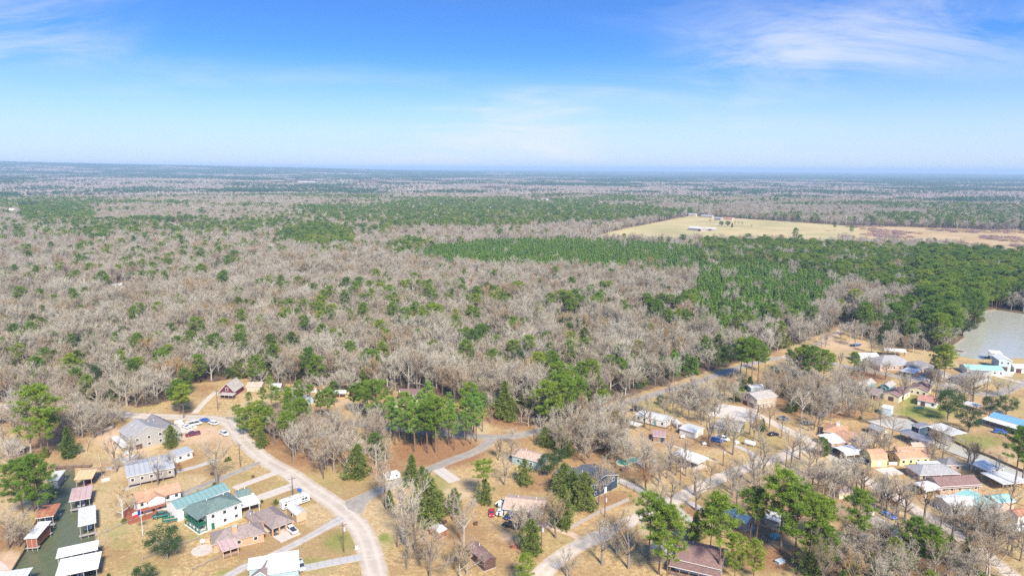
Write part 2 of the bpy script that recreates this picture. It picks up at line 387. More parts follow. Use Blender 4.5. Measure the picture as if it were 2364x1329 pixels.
# kinds of ground cover: red = leaf litter and pine straw, green = living grass, blue = bare sandy soil
PX = to_px(np.column_stack([V2, zz_]))
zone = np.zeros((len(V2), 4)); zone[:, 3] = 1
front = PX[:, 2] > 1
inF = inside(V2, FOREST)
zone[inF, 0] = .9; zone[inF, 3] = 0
zone[~front, 0] = .3
far = np.hypot(V2[:, 0], V2[:, 1]) > 2500
zone[far, 0] = 1
fld = inside(V2, FIELD); zone[fld, 0] = 0; zone[fld, 3] = 1; zone[fld, 1] = .42
mar = inside(V2, MARSH); zone[mar, 3] = 1; zone[mar, 0] = .12; zone[mar, 1] = .12; zone[mar, 2] = .38
for cx, cy, rx, ry in clear_px:
    k = ((PX[:, 0] - cx) / rx) ** 2 + ((PX[:, 1] - cy) / ry) ** 2 < 1
    zone[k & front] = (.15, .05, .5, 1)
spots = [  # x, y, rx, ry in the photo, channel, amount
    (720, 1040, 150, 60, 0, .75), (860, 1060, 90, 50, 0, .8), (1010, 1045, 140, 42, 0, 1.0), (1190, 960, 90, 34, 0, .95), (1150, 1025, 40, 14, 2, .4),
    (620, 1010, 60, 40, 0, .9), (1340, 1020, 90, 60, 0, .6), (1560, 1010, 120, 40, 0, .55), (1450, 1080, 80, 40, 0, .55), (1690, 1090, 90, 40, 0, .35),
    (1850, 920, 120, 50, 0, .7), (1930, 950, 60, 20, 0, .8), (2010, 870, 60, 15, 0, .9), (1620, 1180, 60, 30, 0, .8), (1750, 1230, 80, 30, 0, .8), (1760, 1290, 120, 40, 0, .8),
    (2030, 1300, 160, 60, 0, .8), (2220, 1290, 120, 50, 0, .7), (2250, 1200, 100, 30, 0, .4), (1850, 1180, 90, 60, 0, .45), (1930, 1130, 60, 40, 0, .45), (1420, 1150, 70, 24, 0, .7),
    (1180, 1250, 50, 20, 0, .6), (1250, 1110, 70, 30, 0, .55), (120, 1020, 90, 50, 0, .6), (60, 960, 120, 40, 0, .6), (20, 1240, 60, 40, 0, .7), (880, 950, 80, 30, 0, .5), (690, 950, 120, 30, 0, .5),
    (250, 1010, 40, 30, 2, .9), (290, 1030, 60, 40, 2, .75), (440, 1000, 90, 26, 2, .8), (160, 1065, 80, 16, 0, .5), (520, 1010, 40, 25, 2, .55), (245, 1080, 24, 30, 0, .5), (930, 960, 60, 16, 2, .7), (785, 925, 40, 16, 2, .6), (480, 900, 40, 20, 0, .5),
    (1020, 1110, 24, 30, 1, .6), (1070, 1115, 60, 26, 2, .35), (1110, 1125, 60, 40, 2, .25), (1060, 1140, 40, 14, 2, .6), (890, 1240, 28, 10, 1, .9), (880, 1260, 50, 22, 1, .35), (790, 1250, 60, 30, 1, .6), (730, 1300, 60, 18, 1, .6), (530, 1320, 40, 10, 1, .7), (1180, 1170, 60, 26, 1, .45),
    (390, 1250, 60, 14, 1, .35), (290, 1260, 40, 20, 1, .35), (440, 1240, 50, 10, 1, .5), (235, 1130, 20, 12, 1, .5), (270, 1220, 50, 26, 1, .4), (480, 1290, 40, 10, 1, .3), (570, 1095, 40, 14, 1, .25), (760, 1120, 60, 20, 1, .3),
    (1715, 902, 40, 14, 1, .95), (1660, 920, 60, 20, 1, .35), (1700, 1020, 30, 14, 1, .3), (1590, 1065, 30, 12, 1, .5), (1760, 1010, 70, 20, 1, .2), (2140, 950, 80, 22, 1, .8), (2120, 925, 50, 14, 1, .8), (2240, 1020, 90, 24, 1, .7), (2330, 880, 60, 20, 1, .45), (2200, 880, 50, 10, 1, .3),
    (2290, 1090, 60, 20, 1, .3), (2180, 1105, 60, 12, 1, .3), (1955, 1065, 20, 10, 1, .6), (2070, 1056, 14, 10, 1, .9), (1835, 1080, 26, 16, 1, .6), (1490, 935, 40, 14, 1, .4), (1780, 850, 40, 14, 1, .4), (1940, 795, 90, 16, 2, .6), (1890, 835, 60, 14, 2, .4),
    (1180, 1240, 40, 20, 2, .6), (1850, 1000, 60, 20, 2, .4), (1430, 1040, 50, 20, 2, .25), (2350, 930, 40, 20, 2, .2), (1660, 1040, 40, 10, 2, .4), (1480, 1180, 60, 24, 2, .2), (25, 1295, 40, 30, 2, .9), (2240, 940, 40, 12, 2, .4), (1990, 960, 60, 14, 0, .6)]
for cx, cy, rx, ry, ch, am in spots:
    d = ((PX[:, 0] - cx) / rx) ** 2 + ((PX[:, 1] - cy) / ry) ** 2
    g = am * np.clip(1.25 - d, 0, 1) * front
    zone[:, ch] = np.maximum(zone[:, ch], g)
me.attributes.new('cover', 'FLOAT_COLOR', 'POINT')
me.attributes['cover'].data.foreach_set('color', zone.astype(np.float32).ravel())
gm = bpy.data.materials.new('ground'); nt, b = nodes(gm); L = nt.links
def nn(nt, t, **kw):
    n = nt.nodes.new(t)
    for k, v in kw.items(): n.inputs[k].default_value = v
    return n
geo = nt.nodes.new('ShaderNodeNewGeometry')
at_ = nt.nodes.new('ShaderNodeAttribute'); at_.attribute_name = 'cover'
sx = nt.nodes.new('ShaderNodeSeparateColor'); L.new(at_.outputs['Color'], sx.inputs[0])
def noise(scale, detail=5, rough=.6):
    n = nn(nt, 'ShaderNodeTexNoise', Scale=scale, Detail=detail, Roughness=rough); L.new(geo.outputs['Position'], n.inputs['Vector']); return n.outputs[0]
def rng_(v, a, b_, lo=0, hi=1):
    n = nn(nt, 'ShaderNodeMapRange'); n.inputs['From Min'].default_value = a; n.inputs['From Max'].default_value = b_; n.inputs['To Min'].default_value = lo; n.inputs['To Max'].default_value = hi
    L.new(v, n.inputs['Value']); return n.outputs[0]
def mixc_(f, a, c):
    n = nt.nodes.new('ShaderNodeMix'); n.data_type = 'RGBA'
    for s, i in ((f, 0), (a, 6), (c, 7)):
        if isinstance(s, tuple): n.inputs[i].default_value = s + (1,)
        else: L.new(s, n.inputs[i])
    return n.outputs[2]
def addm(a, b_, op='ADD'):
    n = nt.nodes.new('ShaderNodeMath'); n.operation = op
    for i, s in ((0, a), (1, b_)):
        if isinstance(s, (int, float)): n.inputs[i].default_value = s
        else: L.new(s, n.inputs[i])
    return n.outputs[0]
big, mid, fin, tiny = noise(.035), noise(.14, 9, .68), noise(.7, 8, .75), noise(3.2, 4, .8)
straw = mixc_(rng_(mid, .32, .68), (.46, .305, .125), (.63, .465, .235))
straw = mixc_(rng_(fin, .45, .57, 0, .7), straw, (.27, .165, .07))
straw = mixc_(rng_(addm(big, mid, 'MULTIPLY'), .24, .36, 0, .55), straw, (.30, .26, .085))
straw = mixc_(rng_(tiny, .5, .62, 0, .55), straw, (.62, .47, .27))
litter = mixc_(rng_(fin, .35, .65), (.23, .105, .045), (.37, .19, .085))
litter = mixc_(rng_(tiny, .4, .7, 0, .5), litter, (.42, .29, .19))
grass = mixc_(rng_(fin, .35, .65), (.15, .19, .04), (.29, .28, .075))
sand = mixc_(rng_(mid, .35, .65), (.52, .33, .19), (.62, .47, .33))
sand = mixc_(rng_(fin, .4, .7, 0, .6), sand, (.44, .27, .15))
def mask(ch, noisev, soft=.3):
    a = addm(addm(noisev, -.5), .9, 'MULTIPLY')
    return rng_(addm(sx.outputs[ch], a), .5 - soft, .5 + soft)
forestfloor = mixc_(rng_(fin, .35, .65), (.115, .075, .045), (.20, .13, .08))  # darker brown leaf litter of the woodland floor
litter = mixc_(at_.outputs['Alpha'], forestfloor, litter)
vor = nn(nt, 'ShaderNodeTexVoronoi', Scale=.036); 
wp_ = nt.nodes.new('ShaderNodeVectorMath'); wp_.operation = 'MULTIPLY_ADD'
nv_ = nn(nt, 'ShaderNodeTexNoise', Scale=.12, Detail=4); L.new(geo.outputs['Position'], nv_.inputs['Vector'])
wp_.inputs[1].default_value = (14, 14, 0); L.new(nv_.outputs['Color'], wp_.inputs[0]); L.new(geo.outputs['Position'], wp_.inputs[2]); L.new(wp_.outputs[0], vor.inputs['Vector'])
vs_c = nt.nodes.new('ShaderNodeSeparateColor'); L.new(vor.outputs['Color'], vs_c.inputs[0])
straw = mixc_(rng_(vs_c.outputs[0], .45, .9, 0, .55), straw, (.33, .265, .10))
straw = mixc_(rng_(vs_c.outputs[1], .5, .95, 0, .6), straw, (.52, .40, .24))
straw = mixc_(rng_(addm(addm(big, addm(fin, .5, 'MULTIPLY')), addm(vs_c.outputs[2], .16, 'MULTIPLY')), .80, 1.02, 0, .75), straw, litter)
speck = noise(1.6, 3, .6)
straw = mixc_(rng_(speck, .54, .62, 0, .5), straw, (.21, .14, .07))
litter = mixc_(rng_(speck, .52, .60, 0, .6), litter, (.13, .085, .05))
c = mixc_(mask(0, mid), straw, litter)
c = mixc_(mask(2, fin), c, sand)
c = mixc_(mask(1, mid), c, grass)
L.new(c, b.inputs['Base Color']); b.inputs['Roughness'].default_value = .95; b.inputs['Specular IOR Level'].default_value = .1
bp = nn(nt, 'ShaderNodeBump', Strength=.6, Distance=.25); L.new(addm(fin, tiny), bp.inputs['Height']); L.new(bp.outputs[0], b.inputs['Normal'])
me.materials.append(gm)
ground = link('ground', me)
tag(ground, 'tan winter grass and leaf litter reaching to the horizon', kind='structure')

# water sheets, a little below the banks
def watermat(name, c, rough, bscale, bstr):
    m = bpy.data.materials.new(name); nt, b = nodes(m)
    b.inputs['Base Color'].default_value = c + (1,); b.inputs['Roughness'].default_value = rough; b.inputs['IOR'].default_value = 1.5; b.inputs['Specular IOR Level'].default_value = .6
    g = nt.nodes.new('ShaderNodeNewGeometry'); mp_ = nt.nodes.new('ShaderNodeMapping'); mp_.inputs['Scale'].default_value = (1, .45, 1); mp_.inputs['Rotation'].default_value = (0, 0, .5)
    n = nn(nt, 'ShaderNodeTexNoise', Scale=bscale, Detail=4, Roughness=.6); nt.links.new(g.outputs['Position'], mp_.inputs[0]); nt.links.new(mp_.outputs[0], n.inputs['Vector'])
    bp = nn(nt, 'ShaderNodeBump', Strength=bstr, Distance=.45); nt.links.new(n.outputs[0], bp.inputs['Height']); nt.links.new(bp.outputs[0], b.inputs['Normal'])
    return m
wm = [watermat('canal_water', (.115, .128, .068), .04, .5, 1.0), watermat('lake_water', (.42, .41, .335), .08, .3, .8), watermat('creek_water', (.48, .45, .37), .10, .6, .6)]  # lake colour: murky water with pale overcast reflection mixed into the base
bank_m = mat('bulkhead_timber', (.16, .115, .08), var=.3, scale=2)
for (nm, lb, _), w, m in zip(waters, WP, wm):
    mb = MB(); c0 = w.mean(0)
    V3, E3, F3, *_ = delaunay_2d_cdt([Vector(p) for p in w], [(k, (k + 1) % len(w)) for k in range(len(w))], [], 1, 1e-4)
    mb.v = [(v[0], v[1], WATER_Z) for v in V3]; mb.f = [tuple(f) for f in F3]; mb.m = [0] * len(F3)
    o = mb.build(nm + '_water', m); tag(o, lb, kind='structure')
    bk = MB(); k = len(w)
    area = sum(w[i][0] * w[(i + 1) % k][1] - w[(i + 1) % k][0] * w[i][1] for i in range(k))
    sg = 1 if area > 0 else -1
    nrm = []
    for i in range(k):
        a = w[(i + 1) % k] - w[i - 1]; a = a / (np.linalg.norm(a) + 1e-9); nrm.append(np.array([a[1], -a[0]]) * sg)
    lip = .18 if nm != 'lake' else .0
    for i in range(k):
        j = (i + 1) % k
        p, q = w[i], w[j]; pi, qi = w[i] - nrm[i] * .25, w[j] - nrm[j] * .25
        bk.face([(p[0], p[1], -2), (q[0], q[1], -2), (q[0], q[1], lip), (p[0], p[1], lip)])
        if lip:
            bk.face([(p[0], p[1], lip), (q[0], q[1], lip), (qi[0], qi[1], lip), (pi[0], pi[1], lip)])
            bk.face([(pi[0], pi[1], lip), (qi[0], qi[1], lip), (qi[0], qi[1], -2), (pi[0], pi[1], -2)])
    o = bk.build(nm + '_bank', bank_m if nm != 'lake' else mat('lake_bank', (.2, .15, .1), var=.3)); tag(o, {'canal': 'dark timber bulkhead along the canal', 'lake': 'low earth bank round the lake', 'creek': 'timber bulkhead along the pale creek'}[nm], kind='structure')

# the far pasture, a pale yellow green sheet
fmat = mat('pasture_grass', (.43, .36, .17), var=.2, scale=.012, stain=(.50, .375, .20), detail=8, spec=.05)
fb = MB(); fb.face([(x, y, .35) for x, y in FIELD][::-1]); fo = fb.build('field', fmat); tag(fo, 'pale yellow green pasture beyond the young pines', kind='structure')
MAT['pasture_grass'].node_tree.nodes['Noise Texture.001'].inputs['Scale'].default_value = .006
# ------------------------------------------------------------------ roads, lanes, drives
def catmull(P, step=3.0):
    P = [Vector(p) for p in P]; P = [P[0] * 2 - P[1]] + P + [P[-1] * 2 - P[-2]]
    out = []
    for i in range(1, len(P) - 2):
        n = max(2, int((P[i + 1] - P[i]).length / step))
        for k in range(n):
            t = k / n; a, b_, c_, d = P[i - 1:i + 3]
            out.append(.5 * ((2 * b_) + (c_ - a) * t + (2 * a - 5 * b_ + 4 * c_ - d) * t * t + (3 * b_ - a - 3 * c_ + d) * t ** 3))
    out.append(P[-2])
    return out
def roadmat(name, c1, c2, edge, track=.0, edge_w=.16):
    m = bpy.data.materials.new(name); nt, b = nodes(m); L = nt.links
    uv = nt.nodes.new('ShaderNodeUVMap'); s = nt.nodes.new('ShaderNodeSeparateXYZ'); L.new(uv.outputs[0], s.inputs[0])
    g = nt.nodes.new('ShaderNodeNewGeometry')
    def ns(sc, d=6):
        n = nn(nt, 'ShaderNodeTexNoise', Scale=sc, Detail=d, Roughness=.65); L.new(g.outputs['Position'], n.inputs['Vector']); return n.outputs[0]
    def mth(op, a, b_=0.0, c_=None):
        n = nt.nodes.new('ShaderNodeMath'); n.operation = op
        for i, v in enumerate((a, b_) if c_ is None else (a, b_, c_)):
            if isinstance(v, (int, float)): n.inputs[i].default_value = v
            else: L.new(v, n.inputs[i])
        return n.outputs[0]
    def mr(v, a, b_, lo=0., hi=1.):
        n = nn(nt, 'ShaderNodeMapRange'); n.inputs[1].default_value = a; n.inputs[2].default_value = b_; n.inputs[3].default_value = lo; n.inputs[4].default_value = hi; L.new(v, n.inputs[0]); return n.outputs[0]
    def mx(f, a, c_):
        n = nt.nodes.new('ShaderNodeMix'); n.data_type = 'RGBA'
        for v, i in ((f, 0), (a, 6), (c_, 7)):
            if isinstance(v, tuple): n.inputs[i].default_value = v + (1,)
            else: L.new(v, n.inputs[i])
        return n.outputs[2]
    base = mx(mr(ns(.35), .35, .65), c1, c2)
    base = mx(mr(ns(2.5), .4, .75, 0, .35), base, tuple(x * .75 for x in c1))
    base = mx(mr(ns(.12, 9), .52, .60, 0, .45), base, tuple(x * .70 for x in c2))
    base = mx(mr(ns(.05, 3), .55, .57, 0, .28), base, tuple(x * .80 for x in c1))
    d = mth('ABSOLUTE', mth('SUBTRACT', s.outputs[0], .5))          # 0 middle .. .5 edge
    if track:
        w = mth('ABSOLUTE', mth('SUBTRACT', d, .22))
        base = mx(mr(w, .0, .13, track, 0), base, tuple(min(1, x * 1.2) for x in c2))
    e = mth('ADD', d, mth('MULTIPLY', mth('SUBTRACT', ns(.55, 9), .5), .6))
    base = mx(mr(e, .5 - edge_w, .5, 0, .95), base, edge)
    L.new(base, b.inputs['Base Color']); b.inputs['Roughness'].default_value = .9; b.inputs['Specular IOR Level'].default_value = .15
    bp = nn(nt, 'ShaderNodeBump', Strength=.3, Distance=.05); L.new(ns(6), bp.inputs['Height']); L.new(bp.outputs[0], b.inputs['Normal'])
    MAT[name] = m
    return m
chip = roadmat('pale_chipseal', (.45, .375, .30), (.56, .48, .395), (.42, .31, .185), .4, .13)
asph = roadmat('grey_asphalt', (.27, .235, .20), (.38, .335, .285), (.44, .34, .23), .2, .12)
gravel = roadmat('grey_gravel', (.37, .33, .30), (.50, .46, .42), (.42, .30, .16), .45, .25)
dirt = roadmat('sandy_dirt', (.50, .36, .24), (.60, .46, .33), (.40, .25, .13), .4, .3)
conc_road = roadmat('pale_concrete_lane', (.50, .41, .31), (.60, .51, .41), (.46, .33, .19), .25, .12)
ROADS = []
def road(name, label, pts, width, m, z=.03, wide=None):
    P = catmull([at(*p) for p in pts]); n = len(P)
    vs_, uv_ = [], []
    acc = 0
    for i, p in enumerate(P):
        t = P[min(i + 1, n - 1)] - P[max(i - 1, 0)]; t.z = 0; t.normalize(); nv = Vector((-t.y, t.x, 0))
        if i: acc += (P[i] - P[i - 1]).length
        w = width
        if wide: w = width * (1 + (wide[0] - 1) * max(0, 1 - acc / wide[1]) ** 1.6)
        for k in range(5):
            u = k / 4
            q = p + nv * (u - .5) * w
            vs_.append((q.x, q.y, z + .05 * (1 - (2 * u - 1) ** 2))); uv_.append((u, acc))
        ROADS.append((p.x, p.y, w / 2))
    fs = [(i * 5 + k + 1, i * 5 + k, (i + 1) * 5 + k, (i + 1) * 5 + k + 1) for i in range(n - 1) for k in range(4)]
    me = bpy.data.meshes.new(name); me.from_pydata(vs_, [], fs); ul = me.uv_layers.new(name='UVMap')
    lv = np.empty(len(me.loops), dtype=np.int32); me.loops.foreach_get('vertex_index', lv)
    ul.data.foreach_set('uv', np.array(uv_, np.float32)[lv].ravel())
    me.materials.append(m)
    tag(link(name, me), label, kind='structure')
road('road', 'pale chip sealed road curving up from the bottom edge', [(882, 1400), (868, 1329), (853, 1270), (842, 1239), (822, 1207), (780, 1168), (740, 1141), (718, 1127), (674, 1096), (618, 1065), (583, 1037), (557, 1011), (541, 990), (520, 973), (478, 965), (390, 962), (314, 959), (238, 951), (165, 943), (80, 940), (-80, 936)], 7.4, chip, .05)
road('road', 'grey asphalt road running past the pine grove and up to the right', [(508, 968), (560, 965), (640, 967), (755, 971), (880, 984), (1000, 998), (1100, 1007), (1167, 1008), (1210, 1002), (1250, 992), (1330, 966), (1410, 940), (1453, 928), (1527, 905), (1611, 881), (1664, 862), (1725, 842), (1782, 828), (1808, 826), (1870, 830), (1935, 842), (1999, 854), (2054, 865), (2118, 878), (2160, 887), (2213, 899), (2266, 909), (2305, 909), (2335, 896), (2364, 884), (2460, 850)], 6.0, asph, .03)
road('road', 'sandy dirt road climbing into the woods past the blue tarp', [(1806, 826), (1850, 812), (1890, 792), (1930, 771), (1945, 759), (1965, 745)], 6, dirt, .025)
road('road', 'short grey road linking the pale road to the pine grove', [(796, 1180), (845, 1146), (885, 1127), (935, 1107), (983, 1087), (1040, 1063), (1090, 1045), (1120, 1028), (1140, 1009)], 5.0, asph, .04, (2.6, 16))
road('road', 'pale gravel road crossing from the bottom middle to the right', [(1230, 1360), (1262, 1312), (1323, 1266), (1385, 1236), (1446, 1207), (1510, 1178), (1560, 1153), (1623, 1121), (1704, 1086), (1785, 1061), (1840, 1040), (1885, 1024)], 6.2, conc_road, .05)
road('lane', 'narrow gravel lane along the black railed fence', [(1428, 1107), (1465, 1124), (1500, 1142), (1545, 1163), (1578, 1190), (1612, 1215)], 4.2, gravel, .035)
road('lane', 'narrow gravel lane behind the tall pines on the right', [(1590, 1158), (1625, 1178), (1670, 1196), (1740, 1222)], 3.6, gravel, .033)
road('road', 'pale road running down through the houses on the right', [(1742, 955), (1781, 974), (1823, 995), (1862, 1014), (1892, 1034), (1925, 1058), (1958, 1079), (1997, 1106), (2044, 1134), (2085, 1157), (2126, 1183), (2167, 1208), (2208, 1234), (2248, 1260), (2290, 1291), (2330, 1322), (2370, 1360)], 5.6, conc_road, .045)
road('lane', 'dirt track from the gravel road to the brown roofed house', [(1362, 1250), (1330, 1237), (1290, 1222), (1255, 1212), (1215, 1205)], 3.4, dirt, .03)
road('lane', 'pale drive leading up to the red cabin', [(448, 955), (462, 938), (480, 920), (500, 903)], 3.2, conc_road, .03)
road('lane', 'grey drive beside the brick ranch house', [(806, 1188), (760, 1212), (725, 1232), (680, 1256), (620, 1285), (560, 1310), (500, 1345)], 3.6, gravel, .04, (2.0, 14))
road('lane', 'rough pale drive behind the orange roofed house', [(500, 1060), (462, 1074), (420, 1085), (370, 1100), (320, 1118), (285, 1130)], 3.2, gravel, .03)
road('lane', 'grey drive to the teal roofed workshop', [(606, 1064), (560, 1083), (520, 1100), (490, 1112), (450, 1127), (415, 1142)], 3.4, asph, .035)
road('lane', 'pale drive crossing the lawn near the lake', [(2300, 868), (2330, 875), (2364, 884), (2420, 892)], 3.5, conc_road, .034)
road('lane', 'dirt track beside the white carport', [(1752, 1060), (1735, 1046), (1715, 1035), (1695, 1028)], 3.2, gravel, .034)

conc = mat('concrete', (.55, .48, .41), var=.12, scale=.6, bump=.1, stain=(.42, .36, .30))
conc_grey = mat('grey_concrete', (.46, .43, .40), var=.12, scale=.6, bump=.1, stain=(.34, .31, .28))
conc_white = mat('white_concrete', (.57, .51, .44), var=.08, scale=.6, stain=(.55, .47, .39))
PADS = []
def pad(label, A, B, C, n=4, m=conc, k=1, z=.10, name='concrete_drive', h=.12):
    """slabs between three corners A-B (one edge) and C (next corner after A)"""
    a, b_, c_ = at(*A), at(*B), at(*C)
    u = b_ - a; Lu = u.length; u.normalize(); nv = Vector((-u.y, u.x, 0)); dv = (c_ - a).dot(nv); sgn = 1 if dv > 0 else -1; W = abs(dv)
    sk = (c_ - a).dot(u)
    rz = math.atan2(u.y, u.x)
    root = bpy.data.objects.new(name, None); col.objects.link(root); root.location = (a.x, a.y, 0); root.rotation_euler = (0, 0, rz)
    tag(root, label, kind='structure')
    du, dw = Lu / n, W / k
    pm = MB(); g = .03
    pm.slab([[(g, g * sgn, 0), (du - g, g * sgn, 0), (du - g, (dw - g) * sgn, 0), (g, (dw - g) * sgn, 0)][::sgn]], h)
    me = pm.mesh('slab', m)
    for i in range(n):
        for j in range(k):
            o = link('slab', me, root, (i * du + sk * (j / k) * 0, j * dw * sgn, z + (i * 7 + j * 3) % 3 * .006))
    PADS.append(np.array([a[:2], b_[:2], (b_ + nv * dv)[:2], (a + nv * dv)[:2]]))
pad('pale concrete drive to the green roofed house', q3(1060, 345), q3(1590, 145), q3(1040, 300), 8)
pad('pale concrete drive to the white carport of the green house', q3(1310, 480), q3(1790, 305), q3(1280, 415), 6)
pad('concrete parking apron of the brick ranch carport', q3(1570, 945), q3(1800, 845), q3(1420, 830), 3, k=2)
pad('long concrete drive beside the white roofed house', q3(1820, 1275), q3(2500, 1140), q3(1790, 1205), 8, conc_grey)
pad('square concrete pad beside the grey road', q5(1410, 268), q5(1545, 228), q5(1225, 128), 2, k=4)
pad('wide concrete apron in front of the tan two storey house', r1(1600, 545), r1(1660, 400), r1(1140, 425), 2, conc_white, k=4)
pad('white concrete pad beside the grey hip roofed house', r3(815, 185), r3(1020, 160), r3(695, 105), 2, conc_white, k=2)
pad('wide concrete drive of the grey lakeside house', r4(1130, 262), r4(1400, 290), r4(1240, 160), 3, conc, k=2)
pad('pale concrete dock beside the creek', r4(690, 735), r4(900, 800), r4(640, 705), 4, conc_white, z=.2)
pad('pink concrete pad at the bottom left corner', q2(-40, 1300), q2(110, 1240), q2(-60, 1090), 2, mat('pink_concrete', (.60, .45, .37), var=.08), k=2)
pad('white gravel pad beside the house being built', q1(2150, 760), q1(2364, 690), q1(2110, 690), 2, conc_white)
pad('concrete walk in front of the grey lakeside house', r4(1540, 345), r4(1760, 335), r4(1500, 300), 3, conc_white)
pad('pale concrete slab by the teal roofed lakeside house', r4(2025, 220), r4(2260, 235), r4(2020, 185), 3, conc)
# ------------------------------------------------------------------ buildings
PAL = {
    'white': (.74, .71, .66), 'offwhite': (.66, .62, .56), 'cream': (.70, .60, .40), 'yellow': (.72, .60, .28), 'brick': (.50, .30, .18), 'palebrick': (.52, .37, .28), 'grey': (.38, .37, .35),
    'stone': (.36, .34, .31), 'bluegrey': (.30, .40, .42), 'blue': (.035, .062, .105), 'green': (.20, .33, .29), 'teal_wall': (.14, .30, .30), 'red': (.13, .02, .04), 'tan': (.50, .40, .31), 'tanwood': (.55, .37, .24),
    'darkbrown': (.11, .06, .05), 'brown': (.26, .17, .12), 'redwood': (.30, .10, .055), 'lumber': (.55, .37, .21), 'forestgreen': (.02, .13, .075), 'weathered': (.34, .30, .27), 'olive': (.33, .29, .17), 'peach': (.62, .42, .30), 'paleblue': (.45, .53, .57)}
ROOFC = {
    'shingle_grey': (.30, .285, .28), 'shingle_dark': (.20, .185, .185), 'shingle_brown': (.255, .20, .18), 'shingle_tan': (.44, .32, .25), 'shingle_green': (.135, .185, .165), 'shingle_black': (.10, .105, .115), 'shingle_orange': (.44, .25, .155), 'shingle_maroon': (.215, .135, .12),
    'shingle_taupe': (.36, .32, .28), 'shingle_red': (.40, .20, .15)}
METC = {'m_white': (.78, .76, .71), 'm_grey': (.36, .365, .38), 'm_pale': (.62, .61, .58), 'm_teal': (.18, .29, .275), 'm_mint': (.31, .54, .48), 'm_rust': (.36, .13, .065), 'm_pink': (.50, .36, .33), 'm_blue': (.17, .36, .62), 'm_tan': (.58, .37, .20), 'm_dark': (.20, .20, .22), 'm_maroon': (.42, .27, .26)}
def wallm(k): return mat('wall_' + k, PAL[k], var=.08, scale=1.5, rough=.85)
def roofm(k, ax='X'):
    if k in METC:
        st = {'m_white': (.62, .60, .57), 'm_rust': (.50, .26, .16), 'm_grey': (.38, .37, .37), 'm_pale': (.50, .47, .44), 'm_dark': (.33, .30, .29), 'm_pink': (.42, .25, .22), 'm_maroon': (.3, .2, .19)}.get(k)
        return mat('roof_%s_%s' % (k, ax), METC[k], var=.05, scale=.5, rough=.45, ribs=ax, stain=st, spec=.4)
    c = ROOFC[k]
    return mat('roof_' + k, c, var=.22, scale=2.2, rough=.95, stain=S(c, 1.25)[:3], detail=8, spec=.1)
glass = mat('window_glass', (.035, .042, .05), rough=.08, var=.1, spec=.6)
trim_w = wallm('white')
post_wood = mat('post_timber', (.30, .23, .17), var=.2)
def frame(A, B, C, z):
    a, b_, c_ = at(A[0], A[1], z), at(B[0], B[1], z), at(C[0], C[1], z)
    u = b_ - a; u.z = 0; Lu = u.length; u.normalize(); nv = Vector((-u.y, u.x, 0)); d = (c_ - a).dot(nv)
    if d < 0:
        a, u, nv, d = b_, -u, -nv, -d
    c0 = a + u * Lu / 2 + nv * d / 2
    return Vector((c0.x, c0.y, 0)), math.atan2(u.y, u.x), Lu, d
def profile(kind, W, h, rise):
    if kind == 'gambrel': return [(-W / 2, h), (-W * .33, h + rise * .68), (0, h + rise), (W * .33, h + rise * .68), (W / 2, h)]
    if kind == 'arch': return [(-W / 2 * math.cos(math.pi * i / 8), h + rise * math.sin(math.pi * i / 8)) for i in range(9)]
    if kind == 'shed': return [(-W / 2, h), (W / 2, h + rise)]
    if kind == 'shedr': return [(-W / 2, h + rise), (W / 2, h)]
    if kind == 'flat': return [(-W / 2, h), (W / 2, h)]
    return [(-W / 2, h), (0, h + rise), (W / 2, h)]
def roof_faces(kind, axis, L_, D, h, rise, ov, og):
    lift = .2
    if kind == 'hip':
        l, d = L_ / 2 + ov, D / 2 + ov; m = min(l, d); k = rise / (min(L_, D) / 2); z0 = h - k * ov * .6 + lift; z1 = h + rise + lift
        if l >= d:
            r0, r1_ = (-(l - m), 0, z1), (l - m, 0, z1)
            return [[(-l, -d, z0), (l, -d, z0), r1_, r0], [(l, d, z0), (-l, d, z0), r0, r1_], [(l, -d, z0), (l, d, z0), r1_], [(-l, d, z0), (-l, -d, z0), r0]] if l > d + .05 else [[(-l, -d, z0), (l, -d, z0), r0], [(l, -d, z0), (l, d, z0), r0], [(l, d, z0), (-l, d, z0), r0], [(-l, d, z0), (-l, -d, z0), r0]]
        r0, r1_ = (0, -(d - m), z1), (0, d - m, z1)
        return [[(l, -d, z0), (l, d, z0), r1_, r0], [(-l, d, z0), (-l, -d, z0), r0, r1_], [(-l, -d, z0), (l, -d, z0), r0], [(l, d, z0), (-l, d, z0), r1_]]
    W, Ln = (D, L_) if axis == 'u' else (L_, D)
    pr = profile(kind, W, h, rise)
    def ext(p, q):
        dx_, dz_ = p[0] - q[0], p[1] - q[1]; n = math.hypot(dx_, dz_); return (p[0] + dx_ / n * ov, p[1] + dz_ / n * ov)
    pr = [ext(pr[0], pr[1])] + pr[1:-1] + [ext(pr[-1], pr[-2])]
    e = Ln / 2 + og
    out = []
    for (t0, za), (t1_, zb) in zip(pr, pr[1:]):
        if axis == 'u': out.append([(-e, t0, za + lift), (e, t0, za + lift), (e, t1_, zb + lift), (-e, t1_, zb + lift)])
        else: out.append([(t0, e, za + lift), (t0, -e, za + lift), (t1_, -e, zb + lift), (t1_, e, zb + lift)])
    return out
def wall_mesh(kind, axis, L_, D, base, h, rise):
    mb = MB()
    if kind == 'hip':
        return mb.box(-L_ / 2, -D / 2, base, L_ / 2, D / 2, h + .02)
    W, Ln = (D, L_) if axis == 'u' else (L_, D)
    pr = [(-W / 2, base)] + profile(kind, W, h, rise) + [(W / 2, base)]
    e = Ln / 2
    if axis == 'u': rings = [[(x, t, z) for t, z in pr] for x in (-e, e)]
    else: rings = [[(t, y, z) for t, z in pr] for y in (e, -e)]
    return mb.loft(rings)
